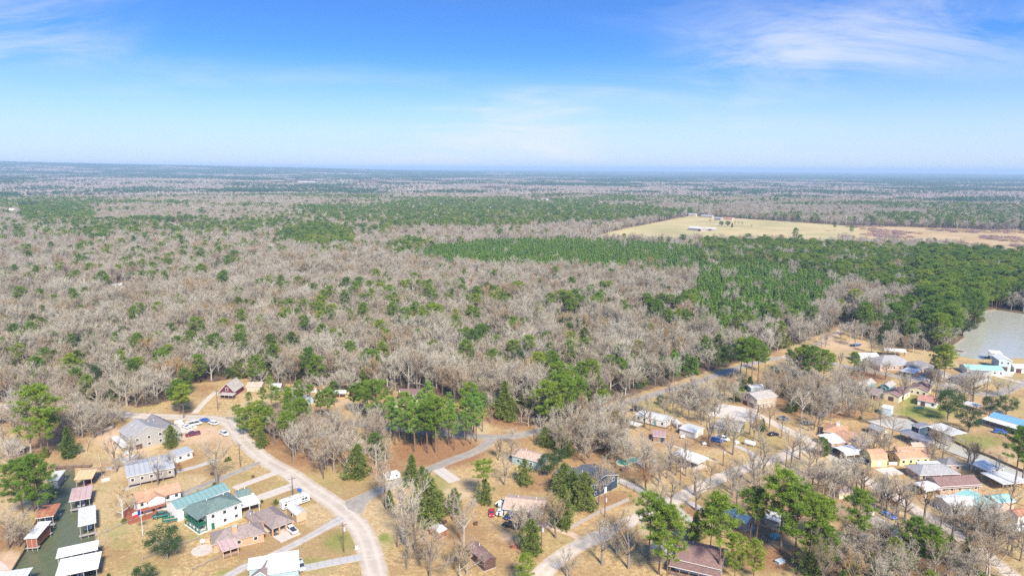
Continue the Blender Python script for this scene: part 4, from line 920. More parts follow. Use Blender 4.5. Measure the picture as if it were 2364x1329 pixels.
bl = house('blue_roofed_house', 'long house with bright blue metal roof and white veranda', 'house', r4(1990, 668), r4(2420, 790), r4(2062, 632), 3.6, 'gable', 'u', 1.4, 'weathered', 'm_blue', win={'f': 6}, short='the bright blue roofed house', ov=.3)
canopy(r4(1915, 690), r4(2370, 825), r4(1985, 670), 3.1, 'm_white', 'shed', posts=7, parent=bl, floor='weathered', pm='brown', rise=.4, rail='weathered')
slip('broad white roofed boat dock on the creek', r4(1300, 765), r4(1560, 868), r4(1478, 745), 4.0, 'm_pale', 'flat', rise=.1, posts=4, boatc='grey', blabel='grey boat under the broad white creek roof')
slip('grey plank roofed boat dock on the creek', r4(1012, 835), r4(1292, 950), r4(1140, 824), 3.4, 'm_dark', 'flat', rise=.1, posts=4, boatc='white', blabel='white boat under the grey plank creek roof')
slip('black roofed two level boat dock on the creek', r4(1138, 750), r4(1222, 782), r4(1262, 728), 4.4, 'm_dark', 'flat', rise=.1, walls='blue')
house('boat_hut', 'pale blue boat hut at the head of the creek', 'boathouse', r4(815, 570), r4(915, 590), r4(835, 535), 3.4, 'gable', 'u', .8, 'paleblue', 'm_pale', ov=.2)
house('orange_brick_house', 'sprawling orange roofed brick house on the creek', 'house', r4(180, 825), r4(420, 865), r4(330, 758), 3.0, 'hip', 'u', 1.4, 'peach', 'shingle_orange', short='the sprawling orange roofed house', win={'f': 3}, chimney=(.1, .1, 'white'))
house('orange_brick_wing', 'orange roofed gable wing facing the lawn', 'house', r4(450, 960), r4(672, 948), r4(350, 848), 3.0, 'gable', 'v', 1.1, 'peach', 'shingle_orange', win={'f': 2})
house('white_addition', 'white flat roofed addition left of the orange gable', 'house', r4(265, 962), r4(438, 945), r4(140, 878), 2.9, 'shed', 'u', .3, 'palebrick', 'm_white')
canopy(r4(425, 1085), r4(605, 1058), r4(345, 990), 2.9, 'm_white', 'arch', 'u', .8, 3, label='rounded white carport beside the sprawling orange roofed house', pm='white')
house('cream_cottage', 'small cream cottage with grey roof by the concrete dock', 'cottage', r4(808, 838), r4(888, 828), r4(690, 772), 2.9, 'gable', 'v', 1.2, 'cream', 'shingle_grey', win={'f': 1, 'l': 2}, short='the small cream cottage')
house('gambrel_barn', 'yellow gambrel barn with orange roof', 'barn', r4(702, 1140), r4(872, 1135), r4(665, 1055), 2.8, 'gambrel', 'u', 2.6, 'yellow', 'shingle_orange', win={'l': 2}, short='the yellow gambrel barn', doors=[('f', .5, 1.2, 2, 'white')])
house('yellow_house', 'yellow house with orange shingle roof beside the barn', 'house', r4(1012, 1128), r4(1332, 1108), r4(948, 1058), 2.9, 'gable', 'u', 1.3, 'yellow', 'shingle_orange', win={'f': 4, 'l': 1}, short='the yellow house')
house('orange_outbuilding', 'orange roofed outbuilding behind the yellow house', 'shed', r4(985, 1035), r4(1165, 1030), r4(985, 1005), 2.6, 'gable', 'u', .9, 'peach', 'shingle_orange')
house('pink_outbuilding', 'pale brick outbuilding beside the creek docks', 'shed', r4(1150, 985), r4(1330, 985), r4(1155, 960), 2.6, 'gable', 'u', .8, 'peach', 'shingle_tan')
house('grey_hip_house', 'pale brick ranch house with broad grey hip roof', 'house', r3(1195, 168), r3(1615, 152), r3(1028, 68), 2.8, 'hip', 'u', 1.7, 'palebrick', 'shingle_grey', win={'f': 5, 'l': 2}, short='the broad grey hip roofed house', ov=.7)
house('grey_hip_annex', 'smaller grey hip roofed brick house behind the broad one', 'house', r3(1490, 60), r3(1662, 55), r3(1375, 2), 2.8, 'hip', 'u', 1.5, 'palebrick', 'shingle_dark', win={'f': 2, 'r': 1})
canopy(r3(1200, 55), r3(1440, 52), r3(1165, 18), 2.9, 'm_pale', 'flat', posts=3, label='pale flat roof between the two grey hip roofs', rise=.1)
mh = house('maroon_roofed_house', 'brick house with dark maroon roof and long post porch', 'house', r3(1420, 300), r3(1870, 272), r3(1285, 198), 3.0, 'gable', 'u', 1.5, 'palebrick', 'shingle_maroon', win={'f': 5}, short='the dark maroon roofed house', ov=.5)
canopy(r3(1440, 322), r3(1885, 293), r3(1420, 300), 2.7, 'shingle_maroon', 'shed', posts=7, parent=mh, floor='x', pm='tanwood', rise=.3, rail='tanwood')
canopy(r3(1262, 350), r3(1440, 328), r3(1088, 262), 2.9, 'm_white', 'gable', 'u', .5, 3, label='white carport left of the dark maroon roof', pm='white')
house('white_roofed_bungalow', 'grey bungalow with broad white metal roof', 'house', r3(1535, 530), r3(1925, 508), r3(1375, 412), 3.2, 'gable', 'u', .9, 'offwhite', 'm_white', win={'f': 4, 'r': 1}, doors=[('f', .75, 1, 2.1, 'white')], short='the broad white roofed bungalow', ov=.3)
house('mint_l_house', 'mint green roofed house joined to the white bungalow', 'house', r3(1905, 572), r3(2145, 550), r3(1775, 375), 3.2, 'gable', 'v', 1.3, 'palebrick', 'm_mint', short='the mint roofed house at the right', ov=.3)
house('mint_wing', 'right wing of the mint green roofed house', 'house', r3(2060, 490), r3(2260, 470), r3(2020, 400), 3.1, 'gable', 'u', 1.2, 'palebrick', 'm_mint', ov=.3)
canopy(r3(1960, 128), r3(2130, 98), r3(1795, 28), 3.2, 'm_white', 'flat', posts=4, label='white flat roofed boat shelter above the creek', rise=.1, pm='brown')
canopy(r3(2130, 275), r3(2420, 250), r3(2110, 130), 3.2, 'm_pale', 'flat', posts=4, label='large pale flat roof at the right edge', rise=.1)
canopy(r3(2275, 800), r3(2440, 780), r3(2160, 732), 3.0, 'm_white', 'flat', posts=3, label='white roof cut by the right edge near bare trees', rise=.1)
house('striped_roof_house', 'house with red and white striped roof at the right edge', 'house', r3(2300, 640), r3(2440, 620), r3(2290, 560), 3.0, 'gable', 'u', 1.0, 'offwhite', 'm_rust')
house('tan_hip_shed', 'small cream shed with brown hip roof below the bare trees', 'shed', r3(285, 370), r3(415, 350), r3(255, 345), 2.5, 'hip', 'u', 1.2, 'cream', 'shingle_brown')
mg = house('maroon_gambrel_house', 'long maroon roofed house with white gable end among pines', 'house', r2(690, 1120), r2(1195, 1240), r2(840, 925), 3.6, 'gable', 'u', 2.0, 'offwhite', 'shingle_maroon', win={'r': 3}, storeys=1, short='the long maroon roofed house in the pines', ov=.5)
canopy(r2(620, 1200), r2(1180, 1330), r2(690, 1140), 2.8, 'shingle_maroon', 'shed', posts=6, parent=mg, floor='brown', pm='brown', rise=.4, rail='brown')
house('olive_shed', 'olive brown roofed lean-to left of the long maroon roof', 'shed', r2(400, 1045), r2(690, 1110), r2(480, 960), 2.8, 'shed', 'u', .6, 'olive', 'shingle_taupe', trim='brown')
house('hidden_white_house', 'white metal roofed house behind the tall pines', 'house', r2(1215, 595), r2(1490, 718), r2(1262, 518), 3.0, 'gable', 'u', 1.2, 'weathered', 'm_white', win={'f': 2, 'r': 1}, short='the white roofed house behind the pines')
house('hidden_grey_house', 'pale grey metal roofed house partly behind pines', 'house', r2(1705, 650), r2(1865, 705), r2(1735, 555), 3.0, 'gable', 'u', 1.0, 'weathered', 'm_pale')
house('grey_mobile_home', 'long grey roofed mobile home beside a blue car', 'mobile home', r3(590, 680), r3(960, 905), r3(690, 635), 3.0, 'gable', 'u', .8, 'weathered', 'shingle_taupe', base=.4, win={'f': 4}, short='the long grey roofed mobile home')
house('rusty_trailer', 'old trailer home with rusty roof below the round pool', 'mobile home', r3(575, 1085), r3(785, 1150), r3(630, 1045), 2.8, 'arch', 'u', .4, 'offwhite', 'm_rust', win={'f': 2}, ov=.1, short='the rusty roofed trailer')
house('white_lodge', 'pale roofed lodge near the dirt road', 'house', r5(1090, 565), r5(1250, 565), r5(1100, 525), 3.2, 'gable', 'u', 1.6, 'offwhite', 'm_white', win={'f': 4}, short='the pale roofed lodge')
canopy(r5(1280, 500), r5(1445, 512), r5(1300, 485), 3.4, 'm_white', 'gable', 'u', .9, 3, label='open white roofed shelter near the pine point')
# --- far buildings
house('farm_barn', 'long white metal barn in the open field', 'barn', r6(640, 146), r6(708, 152), r6(655, 131), 5.0, 'gable', 'u', 2.4, 'weathered', 'm_pale', doors=[('f', .85, 5, 4.2, 'darkbrown')], d=14)
house('farm_shed', 'white machine shed right of the field barn', 'shed', r6(722, 150), r6(784, 152), r6(735, 142), 4.0, 'gable', 'u', 1.5, 'weathered', 'm_pale', doors=[('f', .5, 6, 3.4, 'darkbrown')], d=10)
house('red_farmhouse', 'red roofed farmhouse at the top edge of the field', 'house', r6(818, 98), r6(866, 101), r6(824, 92), 4.0, 'gable', 'u', 3, 'tan', 'm_rust', d=10)
house('grey_farmhouse', 'grey roofed farmhouse left of the red one', 'house', r6(775, 96), r6(808, 99), r6(780, 91), 4.0, 'gable', 'u', 2.5, 'weathered', 'm_grey', d=9)
house('white_farmhouse', 'white farmhouse at the left corner of the field', 'house', r6(642, 78), r6(680, 80), r6(648, 73), 4.0, 'gable', 'u', 3, 'tan', 'm_grey', d=9)
house('pale_longhouse', 'long pale farm roof beside the field lane', 'house', r6(705, 84), r6(762, 88), r6(712, 80), 4.0, 'gable', 'u', 2.5, 'tan', 'm_grey', d=9)
house('woodland_roof', 'long pale roof showing among the bare woods at left', 'house', t1(1010, 85), t1(1185, 60), t1(1030, 45), 4.5, 'gable', 'u', 1.5, 'offwhite', 'm_pale', d=9)
house('woodland_cottage', 'small white roof deep in the bare woods', 'house', t1(1300, 125), t1(1350, 120), t1(1310, 112), 6, 'gable', 'u', 1.2, 'offwhite', 'm_white', d=8)
for i, (x, y, w, lb) in enumerate([(385, 516, 26, 'farthest left roof of the hamlet in the woods'), (418, 524, 34, 'widest pale roof of the hamlet in the woods'), (455, 530, 22, 'cream roof right of the widest hamlet roof'), (335, 525, 20, 'low pale roof at the left end of the hamlet'), (480, 522, 18, 'rightmost roof of the hamlet in the woods')]):
    house('hamlet_house', lb, 'house', (x - w * .3, y), (x + w * .3, y + .4), (x - w * .3 + 1, y - 3.4), 4.5, 'gable', 'u', 2, 'offwhite', ['m_pale', 'm_white', 'shingle_tan', 'm_pale', 'm_white'][i], d=9)
house('warehouse', 'far white warehouse in the tan clearing', 'warehouse', (684, 419.5), (750, 421), (690, 416), 12, 'gable', 'u', 4, 'offwhite', 'm_white', d=50)
house('far_depot', 'far pale depot right of the white warehouse', 'warehouse', (852, 425), (890, 426), (856, 423), 9, 'gable', 'u', 3, 'cream', 'm_white', d=40)
house('distant_shed', 'low white sheds in the purple bare woods at centre', 'shed', (1236, 461.5), (1270, 462.5), (1240, 459.5), 8, 'gable', 'u', 3, 'offwhite', 'm_white', d=16)
house('edge_house', 'tiny white house at the far left edge', 'house', (20, 485), (32, 485), (21, 482), 8, 'gable', 'u', 4, 'offwhite', 'm_white', d=9)
for i, (x, y, w) in enumerate([(1128, 405, 8), (1146, 406, 12), (1160, 408, 10), (1176, 404, 12), (1152, 411, 9), (1190, 403.5, 7)]):
    house('town_building', 'pale building in the distant town on the skyline', 'building', (x - w / 2, y), (x + w / 2, y), (x - w / 2, y - .35), 20, 'flat', 'u', 1, 'offwhite', 'm_white', group='distant town buildings', d=40)
house('marsh_house', 'pale house between pines and the marsh', 'house', t4(955, 590), t4(1005, 590), t4(960, 580), 5, 'gable', 'u', 2, 'offwhite', 'm_white', d=9)
house('marsh_cabin', 'small pale roof among pines near the marsh', 'house', t4(1735, 655), t4(1770, 655), t4(1740, 645), 5, 'gable', 'u', 2, 'offwhite', 'm_pale', d=8)
# ------------------------------------------------------------------ vehicles
tyre_m = mat('tyre_rubber', (.02, .02, .022), rough=.9, var=.1)
rim_m = mat('wheel_rim', (.45, .45, .47), rough=.35, var=.05, metal=.6)
lamp_w = mat('lamp_lens', (.75, .75, .72), rough=.15, var=.02, spec=.6)
lamp_r = mat('tail_lens', (.35, .02, .02), rough=.2, var=.02, spec=.6)
PAINT = {'white': (.72, .72, .72), 'black': (.018, .018, .02), 'navy': (.02, .04, .12), 'blue': (.03, .13, .48), 'maroon': (.16, .02, .06), 'red': (.45, .03, .04), 'grey': (.22, .23, .24), 'green': (.02, .13, .10), 'lightblue': (.12, .35, .62), 'silver': (.5, .51, .52)}
def paint(k): return mat('paint_' + k, PAINT[k], rough=.25, var=.03, spec=.6)
_wh = {}
def wheel(root, x, y, r=.36, w=.24):
    k = (r, w)
    if k not in _wh:
        _wh[k] = (MB().tube([(0, -w / 2, 0), (0, w / 2, 0)], [r, r], 14).mesh('wheel', tyre_m), MB().tube([(0, -w / 2 - .02, 0), (0, w / 2 + .02, 0)], [r * .58, r * .58], 10).mesh('rim', rim_m))
    o = link('wheel', _wh[k][0], root, (x, y, r)); link('rim', _wh[k][1], o)
def body_loft(root, st, m, name='body'):
    """st: (x, z bottom, z top, half width) stations, softened at the shoulders"""
    rings = []
    for x, zb, zt, w in st:
        s = min(.16, (zt - zb) * .3)
        rings.append([(x, -w * .92, zb), (x, -w, zb + s), (x, -w, zt - s), (x, -w * .86, zt), (x, w * .86, zt), (x, w, zt - s), (x, w, zb + s), (x, w * .92, zb)])
    return MB().loft(rings).build(name, m, root, smooth=False)
def vehicle(kind, colr, label, a, b_, group=None):
    """a = rear, b = front, photo pixels"""
    pa, pb = at(*a, .6), at(*b_, .6)
    c0 = (pa + pb) / 2; yaw = math.atan2(pb.y - pa.y, pb.x - pa.x)
    root = empty({'sedan': 'parked_car', 'suv': 'parked_car', 'pickup': 'pickup_truck', 'van': 'van'}[kind], label, {'sedan': 'car', 'suv': 'car', 'pickup': 'pickup truck', 'van': 'van'}[kind], (c0.x, c0.y, .06), yaw, group or 'parked vehicles')
    pm = paint(colr)
    if kind == 'pickup':
        L_, w = 5.7, .98
        body_loft(root, [(-2.85, .5, 1.0, .9), (-2.75, .42, 1.12, w), (-.6, .4, 1.12, w), (1.2, .4, 1.15, w), (2.3, .4, 1.08, w), (2.75, .45, .95, .9), (2.85, .5, .85, .8)], pm)
        MB().box(-2.65, -.8, 1.13, -.75, .8, 1.15).build('bed', mat('bed_liner', (.05, .05, .055), var=.1), root)
        for s in (-1, 1): MB().box(-2.75, s * .94 - .05, 1.1, -.7, s * .94 + .05, 1.28).build('bed_side', pm, root)
        MB().box(-2.82, -.9, 1.0, -2.72, .9, 1.28).build('tailgate', pm, root)
        gx = (-.75, -.55, 1.0, 1.75)
    elif kind == 'suv':
        L_, w = 4.8, .95
        body_loft(root, [(-2.4, .5, 1.0, .85), (-2.3, .4, 1.12, w), (0, .35, 1.12, w), (1.3, .35, 1.08, w), (2.1, .4, .98, w), (2.4, .5, .8, .8)], pm); gx = (-2.25, -1.95, .7, 1.3)
    elif kind == 'van':
        L_, w = 5.4, 1.0
        body_loft(root, [(-2.7, .5, 1.0, .95), (-2.6, .4, 1.2, w), (1.6, .4, 1.2, w), (2.4, .4, 1.05, w), (2.7, .5, .9, .85)], pm); gx = (-2.6, -2.45, 1.1, 1.9)
    else:
        L_, w = 4.6, .9
        body_loft(root, [(-2.3, .45, .85, .78), (-2.2, .35, .98, w), (-.8, .3, 1.0, w), (1.0, .3, .98, w), (2.0, .35, .85, w), (2.3, .45, .7, .74)], pm); gx = (-1.75, -1.0, .3, 1.05)
    zr = {'pickup': 1.88, 'suv': 1.78, 'van': 2.25, 'sedan': 1.45}[kind]
    zb = 1.1 if kind != 'sedan' else .97
    x0, x1, x2, x3 = gx
    wt = w * .76
    MB().loft([[(x0, -w * .9, zb), (x3, -w * .9, zb), (x3, w * .9, zb), (x0, w * .9, zb)], [(x1, -wt, zr - .05), (x2, -wt, zr - .05), (x2, wt, zr - .05), (x1, wt, zr - .05)]]).build('window_glass', glass, root)
    MB().loft([[(x1 - .05, -wt - .02, zr - .06), (x2 + .05, -wt - .02, zr - .06), (x2 + .05, wt + .02, zr - .06), (x1 - .05, wt + .02, zr - .06)], [(x1 + .1, -wt * .9, zr), (x2 - .1, -wt * .9, zr), (x2 - .1, wt * .9, zr), (x1 + .1, wt * .9, zr)]]).build('cabin_roof', pm, root)
    for s in (-1, 1):
        for xp, xq in ((x0, x1), ((x0 + x3) / 2, (x1 + x2) / 2), (x3, x2)):
            MB().tube([(xp, s * w * .9, zb), (xq, s * wt, zr - .04)], [.05, .045], 4).build('pillar', pm, root)
        wheel(root, L_ * .31, s * (w - .1), .40 if kind in ('pickup', 'suv', 'van') else .34); wheel(root, -L_ * .30, s * (w - .1), .40 if kind in ('pickup', 'suv', 'van') else .34)
        MB().box(L_ / 2 - .16, s * .62 - .17, .72, L_ / 2 - .02, s * .62 + .17, .88).build('headlight', lamp_w, root)
        MB().box(-L_ / 2 + .0, s * .72 - .1, .75, -L_ / 2 + .12, s * .72 + .1, 1.0).build('tail_light', lamp_r, root)
        MB().box(x3 - .5, s * (w + .06) - .09, zb + .02, x3 - .3, s * (w + .06) + .09, zb + .18).build('mirror', pm, root)
    return root
V = vehicle
V('pickup', 'white', 'white pickup with grey bed parked outside the brick carport', q3(1735, 835), q3(1640, 760))
V('sedan', 'blue', 'navy blue car parked by the road below the red cabin', q4(390, 525), q4(290, 505))
V('suv', 'white', 'white car parked right of the navy blue car', q4(465, 560), q4(400, 540))
V('pickup', 'white', 'white pickup standing at the roadside bend', q4(515, 640), q4(590, 685))
V('pickup', 'maroon', 'maroon pickup on the white pad by the house being built', q4(285, 655), q4(140, 685))
V('sedan', 'white', 'white car in the yard left of the navy blue car', q4(110, 575), q4(170, 600))
V('van', 'white', 'white van among building supplies', q4(215, 565), q4(262, 555))
V('pickup', 'green', 'dark green truck beside the white workshop', q3(300, 615), q3(140, 650))
V('sedan', 'red', 'red car parked beside the covered white boat', q5(1900, 560), q5(1897, 650))
V('pickup', 'black', 'black pickup in front of the low brown roofed house', q5(2200, 775), q5(2040, 730))
V('sedan', 'navy', 'dark car tucked behind the faded tan roofed house', q7(1640, 1010), q7(1530, 1030))
V('suv', 'black', 'black car under the eaves of the low brown roofed house', q6(470, 780), q6(435, 790))
V('suv', 'navy', 'dark blue suv left of the black car by the brown roof', q6(330, 765), q6(305, 775))
V('suv', 'blue', 'bright blue car outside the drab olive house', r1(1165, 730), r1(1245, 745))
V('pickup', 'white', 'white pickup beside the bright blue car', r1(1205, 700), r1(1328, 735))
V('suv', 'navy', 'dark blue suv alone on the brown ground', r1(1880, 500), r1(1988, 505))
V('sedan', 'grey', 'grey car half hidden by bare twigs near the junction', r1(2135, 550), r1(2242, 548))
V('sedan', 'lightblue', 'light blue car under trees behind the grey car', r1(2312, 458), r1(2390, 455))
V('van', 'black', 'black and white van at the end of the long mobile home', r1(308, 405), r1(375, 412))
V('suv', 'white', 'white suv on the road near the yellow barn', r4(495, 1195), r4(400, 1140))
V('sedan', 'black', 'black car right of the white suv', r4(545, 1155), r4(475, 1140))
V('pickup', 'navy', 'dark truck by the rounded white carport', r4(255, 1025), r4(345, 1000))
V('suv', 'grey', 'grey car beside the yellow barn', r4(590, 1150), r4(650, 1170))
V('sedan', 'white', 'white car on the wide lakeside drive', r4(1385, 270), r4(1440, 265))
V('suv', 'blue', 'blue car beside the veranda of the bright blue roofed house', r4(2055, 830), r4(2150, 845))
V('sedan', 'blue', 'bright blue car parked beside the long grey mobile home', r3(790, 605), r3(895, 660))
V('sedan', 'grey', 'dark grey car on the pale road at lower right', r3(1970, 860), r3(1850, 865))
V('pickup', 'silver', 'silver truck behind the flat white roofed house', q3(1770, 1160), q3(1810, 1250))
V('suv', 'black', 'black car behind the teal house', r4(455, 280), r4(535, 275))
V('sedan', 'black', 'small black car on the lawn right of the drab olive house', r1(1800, 672), r1(1850, 668))
# travel trailer
a, b_ = at(*q3(1570, 560), .6), at(*q3(1880, 450), .6)
c0 = (a + b_) / 2; yaw = math.atan2(b_.y - a.y, b_.x - a.x); Lr = min(10.5, (b_ - a).length)
rv = empty('travel_trailer', 'long white travel trailer with dark stripe beside the tan shed', 'trailer', (c0.x, c0.y, .06), yaw, None, 'the white travel trailer')
rvm = mat('trailer_skin', (.72, .71, .69), rough=.35, var=.03)
MB().loft([[(x, -w, .6), (x, -w, zt - .2), (x, -w * .85, zt), (x, w * .85, zt), (x, w, zt - .2), (x, w, .6)] for x, zt, w in ((-Lr / 2, 2.9, 1.15), (-Lr / 2 + .25, 3.2, 1.25), (Lr / 2 - 1.2, 3.2, 1.25), (Lr / 2 - .3, 2.9, 1.25), (Lr / 2, 2.0, 1.15))]).build('body', rvm, rv)
MB().box(-Lr * .2, -1.75, .9, Lr * .15, -1.24, 2.6).build('slide_out', rvm, rv)
for y in (-1.27, 1.27): MB().box(-Lr / 2 + .3, y - .015, .95, Lr / 2 - .8, y + .015, 1.25).build('stripe', mat('dark_stripe', (.05, .06, .10)), rv)
for x in (-Lr * .38, Lr * .25, Lr * .36): MB().box(x - .45, -1.29, 1.6, x + .45, -1.25, 2.3).build('window', glass, rv)
MB().box(-Lr * .3 - .4, -1.31, .7, -Lr * .3 + .4, -1.25, 2.6).build('door', wallm('offwhite'), rv)
for x in (-1.5, 2.2): MB().box(x - .5, -.4, 3.2, x + .5, .4, 3.5).build('air_conditioner', wallm('grey'), rv)
MB().box(-Lr * .42, -1.42, 2.85, Lr * .3, -1.26, 3.0).build('awning', mat('awning_dark', (.08, .08, .09)), rv)
for s in (-1, 1):
    for x in (-.9, .1): wheel(rv, x - .6, s * 1.1, .38)
MB().tube([(Lr / 2 - .1, -.7, .6), (Lr / 2 + 1.1, 0, .55), (Lr / 2 - .1, .7, .6)], [.06] * 3, 5).build('hitch', tyre_m, rv)
for k in range(3): link('step', unit_box(.7, .28, .06, wallm('grey')), rv, (-Lr * .3, -1.45 - k * .28, .6 - k * .18))
# small utility trailer, camper, bins, tank, flag
a = at(*q3(310, 690), .5)
tr = empty('utility_trailer', 'dark green utility trailer beside the dark green truck', 'trailer', (a.x, a.y, .05), .35)
MB().box(-2.2, -1, .5, 2.2, 1, .62).build('bed', wallm('lumber'), tr)
for s in (-1, 1): MB().box(-2.2, s - .05, .62, 2.2, s + .05, 1.35).build('side_rail', paint('green'), tr)
MB().box(2.15, -.94, .62, 2.25, .94, 1.35).box(-2.25, -.94, .62, -2.15, .94, 1.35).build('end_rail', paint('green'), tr)
for s in (-1, 1): wheel(tr, -.2, s * 1.18, .36)
a = at(*q7(255, 1235), .8)
cmp_ = empty('camper', 'white camper trailer parked among bare trees by the grey road', 'camper', (a.x, a.y, .05), .5)
MB().loft([[(x, -1.15, .5), (x, -1.15, z1 - .2), (x, -.9, z1), (x, .9, z1), (x, 1.15, z1 - .2), (x, 1.15, .5)] for x, z1 in ((-2.9, 2.4), (-2.5, 2.75), (2.3, 2.75), (2.9, 2.2))]).build('body', rvm, cmp_)
for x in (-1.6, 1.5): MB().box(x - .4, -1.19, 1.3, x + .4, -1.15, 1.95).build('window', glass, cmp_)
for s in (-1, 1): wheel(cmp_, 0, s * 1.0)
for i, (x, y) in enumerate([q3(1770, 365), q3(1793, 372)]):
    a = at(x, y)
    bn = empty('wheeled_bin', ['blue wheeled bin at the roadside, left of the pair', 'blue wheeled bin at the roadside, right of the pair'][i], 'bin', (a.x, a.y, .05), .4, 'blue bins by the road')
    MB().loft([[(-.26, -.3, .12), (.26, -.3, .12), (.26, .3, .12), (-.26, .3, .12)], [(-.33, -.38, 1.0), (.33, -.38, 1.0), (.33, .38, 1.0), (-.33, .38, 1.0)]]).build('bin_body', paint('blue'), bn)
    MB().box(-.36, -.42, 1.0, .36, .45, 1.09).build('lid', paint('blue'), bn)
    for s in (-1, 1): wheel(bn, .26 * s, .3, .12, .08)
bx_ = at(*q6(670, 848))
bn = empty('wheeled_bin', 'blue wheeled bin right of the low brown roofed house', 'bin', (bx_.x, bx_.y, .02), .2, 'blue bins by the road')
MB().loft([[(-.3, -.3, .12), (.3, -.3, .12), (.3, .3, .12), (-.3, .3, .12)], [(-.38, -.4, 1.1), (.38, -.4, 1.1), (.38, .4, 1.1), (-.38, .4, 1.1)]]).build('bin_body', paint('blue'), bn)
MB().box(-.42, -.44, 1.1, .42, .46, 1.2).build('lid', paint('blue'), bn)
def tank(label, px, py, L_, r, yaw, c='white'):
    a = at(px, py)
    t = empty('propane_tank', label, 'tank', (a.x, a.y, 0), yaw, 'white tanks in the yards')
    MB().tube([(-L_ / 2, 0, r + .3), (-L_ / 2 + r * .4, 0, r + .3), (L_ / 2 - r * .4, 0, r + .3), (L_ / 2, 0, r + .3)], [r * .5, r, r, r * .5], 12).build('vessel', paint(c), t, True)
    MB().tube([(0, 0, 2 * r + .25), (0, 0, 2 * r + .5)], [.2, .18], 8).build('valve_dome', paint(c), t)
    for x in (-L_ * .3, L_ * .3): MB().box(x - .12, -r * .7, 0, x + .12, r * .7, .45).build('cradle', conc_grey, t)
tank('large white tank on the lawn by the gravel road', *r1(1565, 795), 4.6, .95, -.55)
tank('white tank beside the green swimming pool', *r1(520, 985), 2.4, .6, -.8)
tank('small white tank under the bare tree by the pool', *r1(365, 1015), 1.8, .5, -.8)
tank('little white tank left of the drab olive house', *r1(830, 715), 2.0, .5, .1)
tank('little white tank in front of the bright blue car', *r1(1068, 790), 1.8, .45, .1)
tank('white drum on the round patio', *q3(678, 960), 1.4, .6, .3)
pt = at(*q3(680, 1030)); mb = MB(); mb.tube([(0, 0, .0), (0, 0, .14)], [3.1, 3.1], 28); o = mb.build('round_patio', conc); o.location = (pt.x, pt.y, 0); tag(o, 'round tan concrete patio behind the brick ranch house', kind='structure')
p = at(*q2(1625, 865))
fp = empty('flagpole', 'white flagpole with red white and blue flag on the lawn', 'flagpole', p)
MB().tube([(0, 0, 0), (0, 0, 9.0)], [.09, .05], 8).build('pole', paint('white'), fp)
MB().tube([(0, 0, 9.0), (0, 0, 9.2)], [.1, .03], 8).build('finial', paint('silver'), fp)
def wav(x, z): return (-x, .22 * math.sin(x * 3.2 + z), z - x * .55)
for nm, c_, (x0, x1, z0, z1) in (('blue_band', (.02, .05, .25), (0, .9, 6.9, 8.6)), ('white_stripe', (.8, .8, .8), (.9, 2.5, 7.75, 8.6)), ('red_stripe', (.5, .03, .04), (.9, 2.5, 6.9, 7.75))):
    mb = MB()
    for k in range(5):
        a, c2 = x0 + (x1 - x0) * k / 5, x0 + (x1 - x0) * (k + 1) / 5
        mb.slab([[wav(a, z0), wav(c2, z0), wav(c2, z1), wav(a, z1)]], .015)
    mb.build(nm, mat('flag_' + nm, c_, var=.03), fp)
# swimming pools
def kidney(label, P, water, z=.12):
    pts = [at(*p) for p in P]; c0 = sum(pts, Vector()) / len(pts)
    ring = catmull(pts + [pts[0]], 1.0)[:-1]
    root = empty('swimming_pool', label, 'pool', c0, 0)
    mb = MB(); n = len(ring); o_ = [(p - c0) * 1.18 for p in ring]; i_ = [(p - c0) for p in ring]
    for k in range(n):
        j = (k + 1) % n
        mb.slab([[(*o_[k][:2], z), (*o_[j][:2], z), (*i_[j][:2], z), (*i_[k][:2], z)]], .14)
    mb.build('coping', conc_white, root)
    w = MB(); w.face([(*p[:2], z - .06) for p in i_]); w.build('water', water, root)
pw = watermat('pool_water', (.10, .30, .20), .05, 2, .15); pw2 = watermat('old_pool_water', (.16, .27, .19), .06, 2, .2)
kidney('kidney shaped green swimming pool behind the dark blue house', [q6(1310, 270), q6(1340, 245), q6(1400, 245), q6(1440, 228), q6(1500, 235), q6(1500, 262), q6(1440, 275), q6(1400, 297), q6(1340, 292)], pw)
pc_ = at(*q1(1565, 1050)); root = empty('round_spa', 'white round pool rim beside the house being built', 'pool', pc_, 0)
mb = MB()
for k in range(20):
    a, b2 = 2 * math.pi * k / 20, 2 * math.pi * (k + 1) / 20
    mb.slab([[(3.1 * math.cos(a), 3.1 * math.sin(a), .6), (3.1 * math.cos(b2), 3.1 * math.sin(b2), .6), (2.5 * math.cos(b2), 2.5 * math.sin(b2), .6), (2.5 * math.cos(a), 2.5 * math.sin(a), .6)]], .6)
mb.build('rim', conc_white, root); MB().tube([(0, 0, .0), (0, 0, .25)], [2.5, 2.5], 20).build('basin_floor', conc, root)
pc_ = at(*r3(640, 950)); root = empty('round_pool', 'round above ground pool with green water below the grey mobile home', 'pool', pc_, 0)
mb = MB()
for k in range(24):
    a, b2 = 2 * math.pi * k / 24, 2 * math.pi * (k + 1) / 24
    mb.slab([[(3.5 * math.cos(a), 3.5 * math.sin(a), 1.2), (3.5 * math.cos(b2), 3.5 * math.sin(b2), 1.2), (3.25 * math.cos(b2), 3.25 * math.sin(b2), 1.2), (3.25 * math.cos(a), 3.25 * math.sin(a), 1.2)]], 1.2)
mb.build('pool_wall', wallm('paleblue'), root); MB().tube([(0, 0, 0), (0, 0, .98)], [3.25, 3.25], 24).build('water', pw2, root)
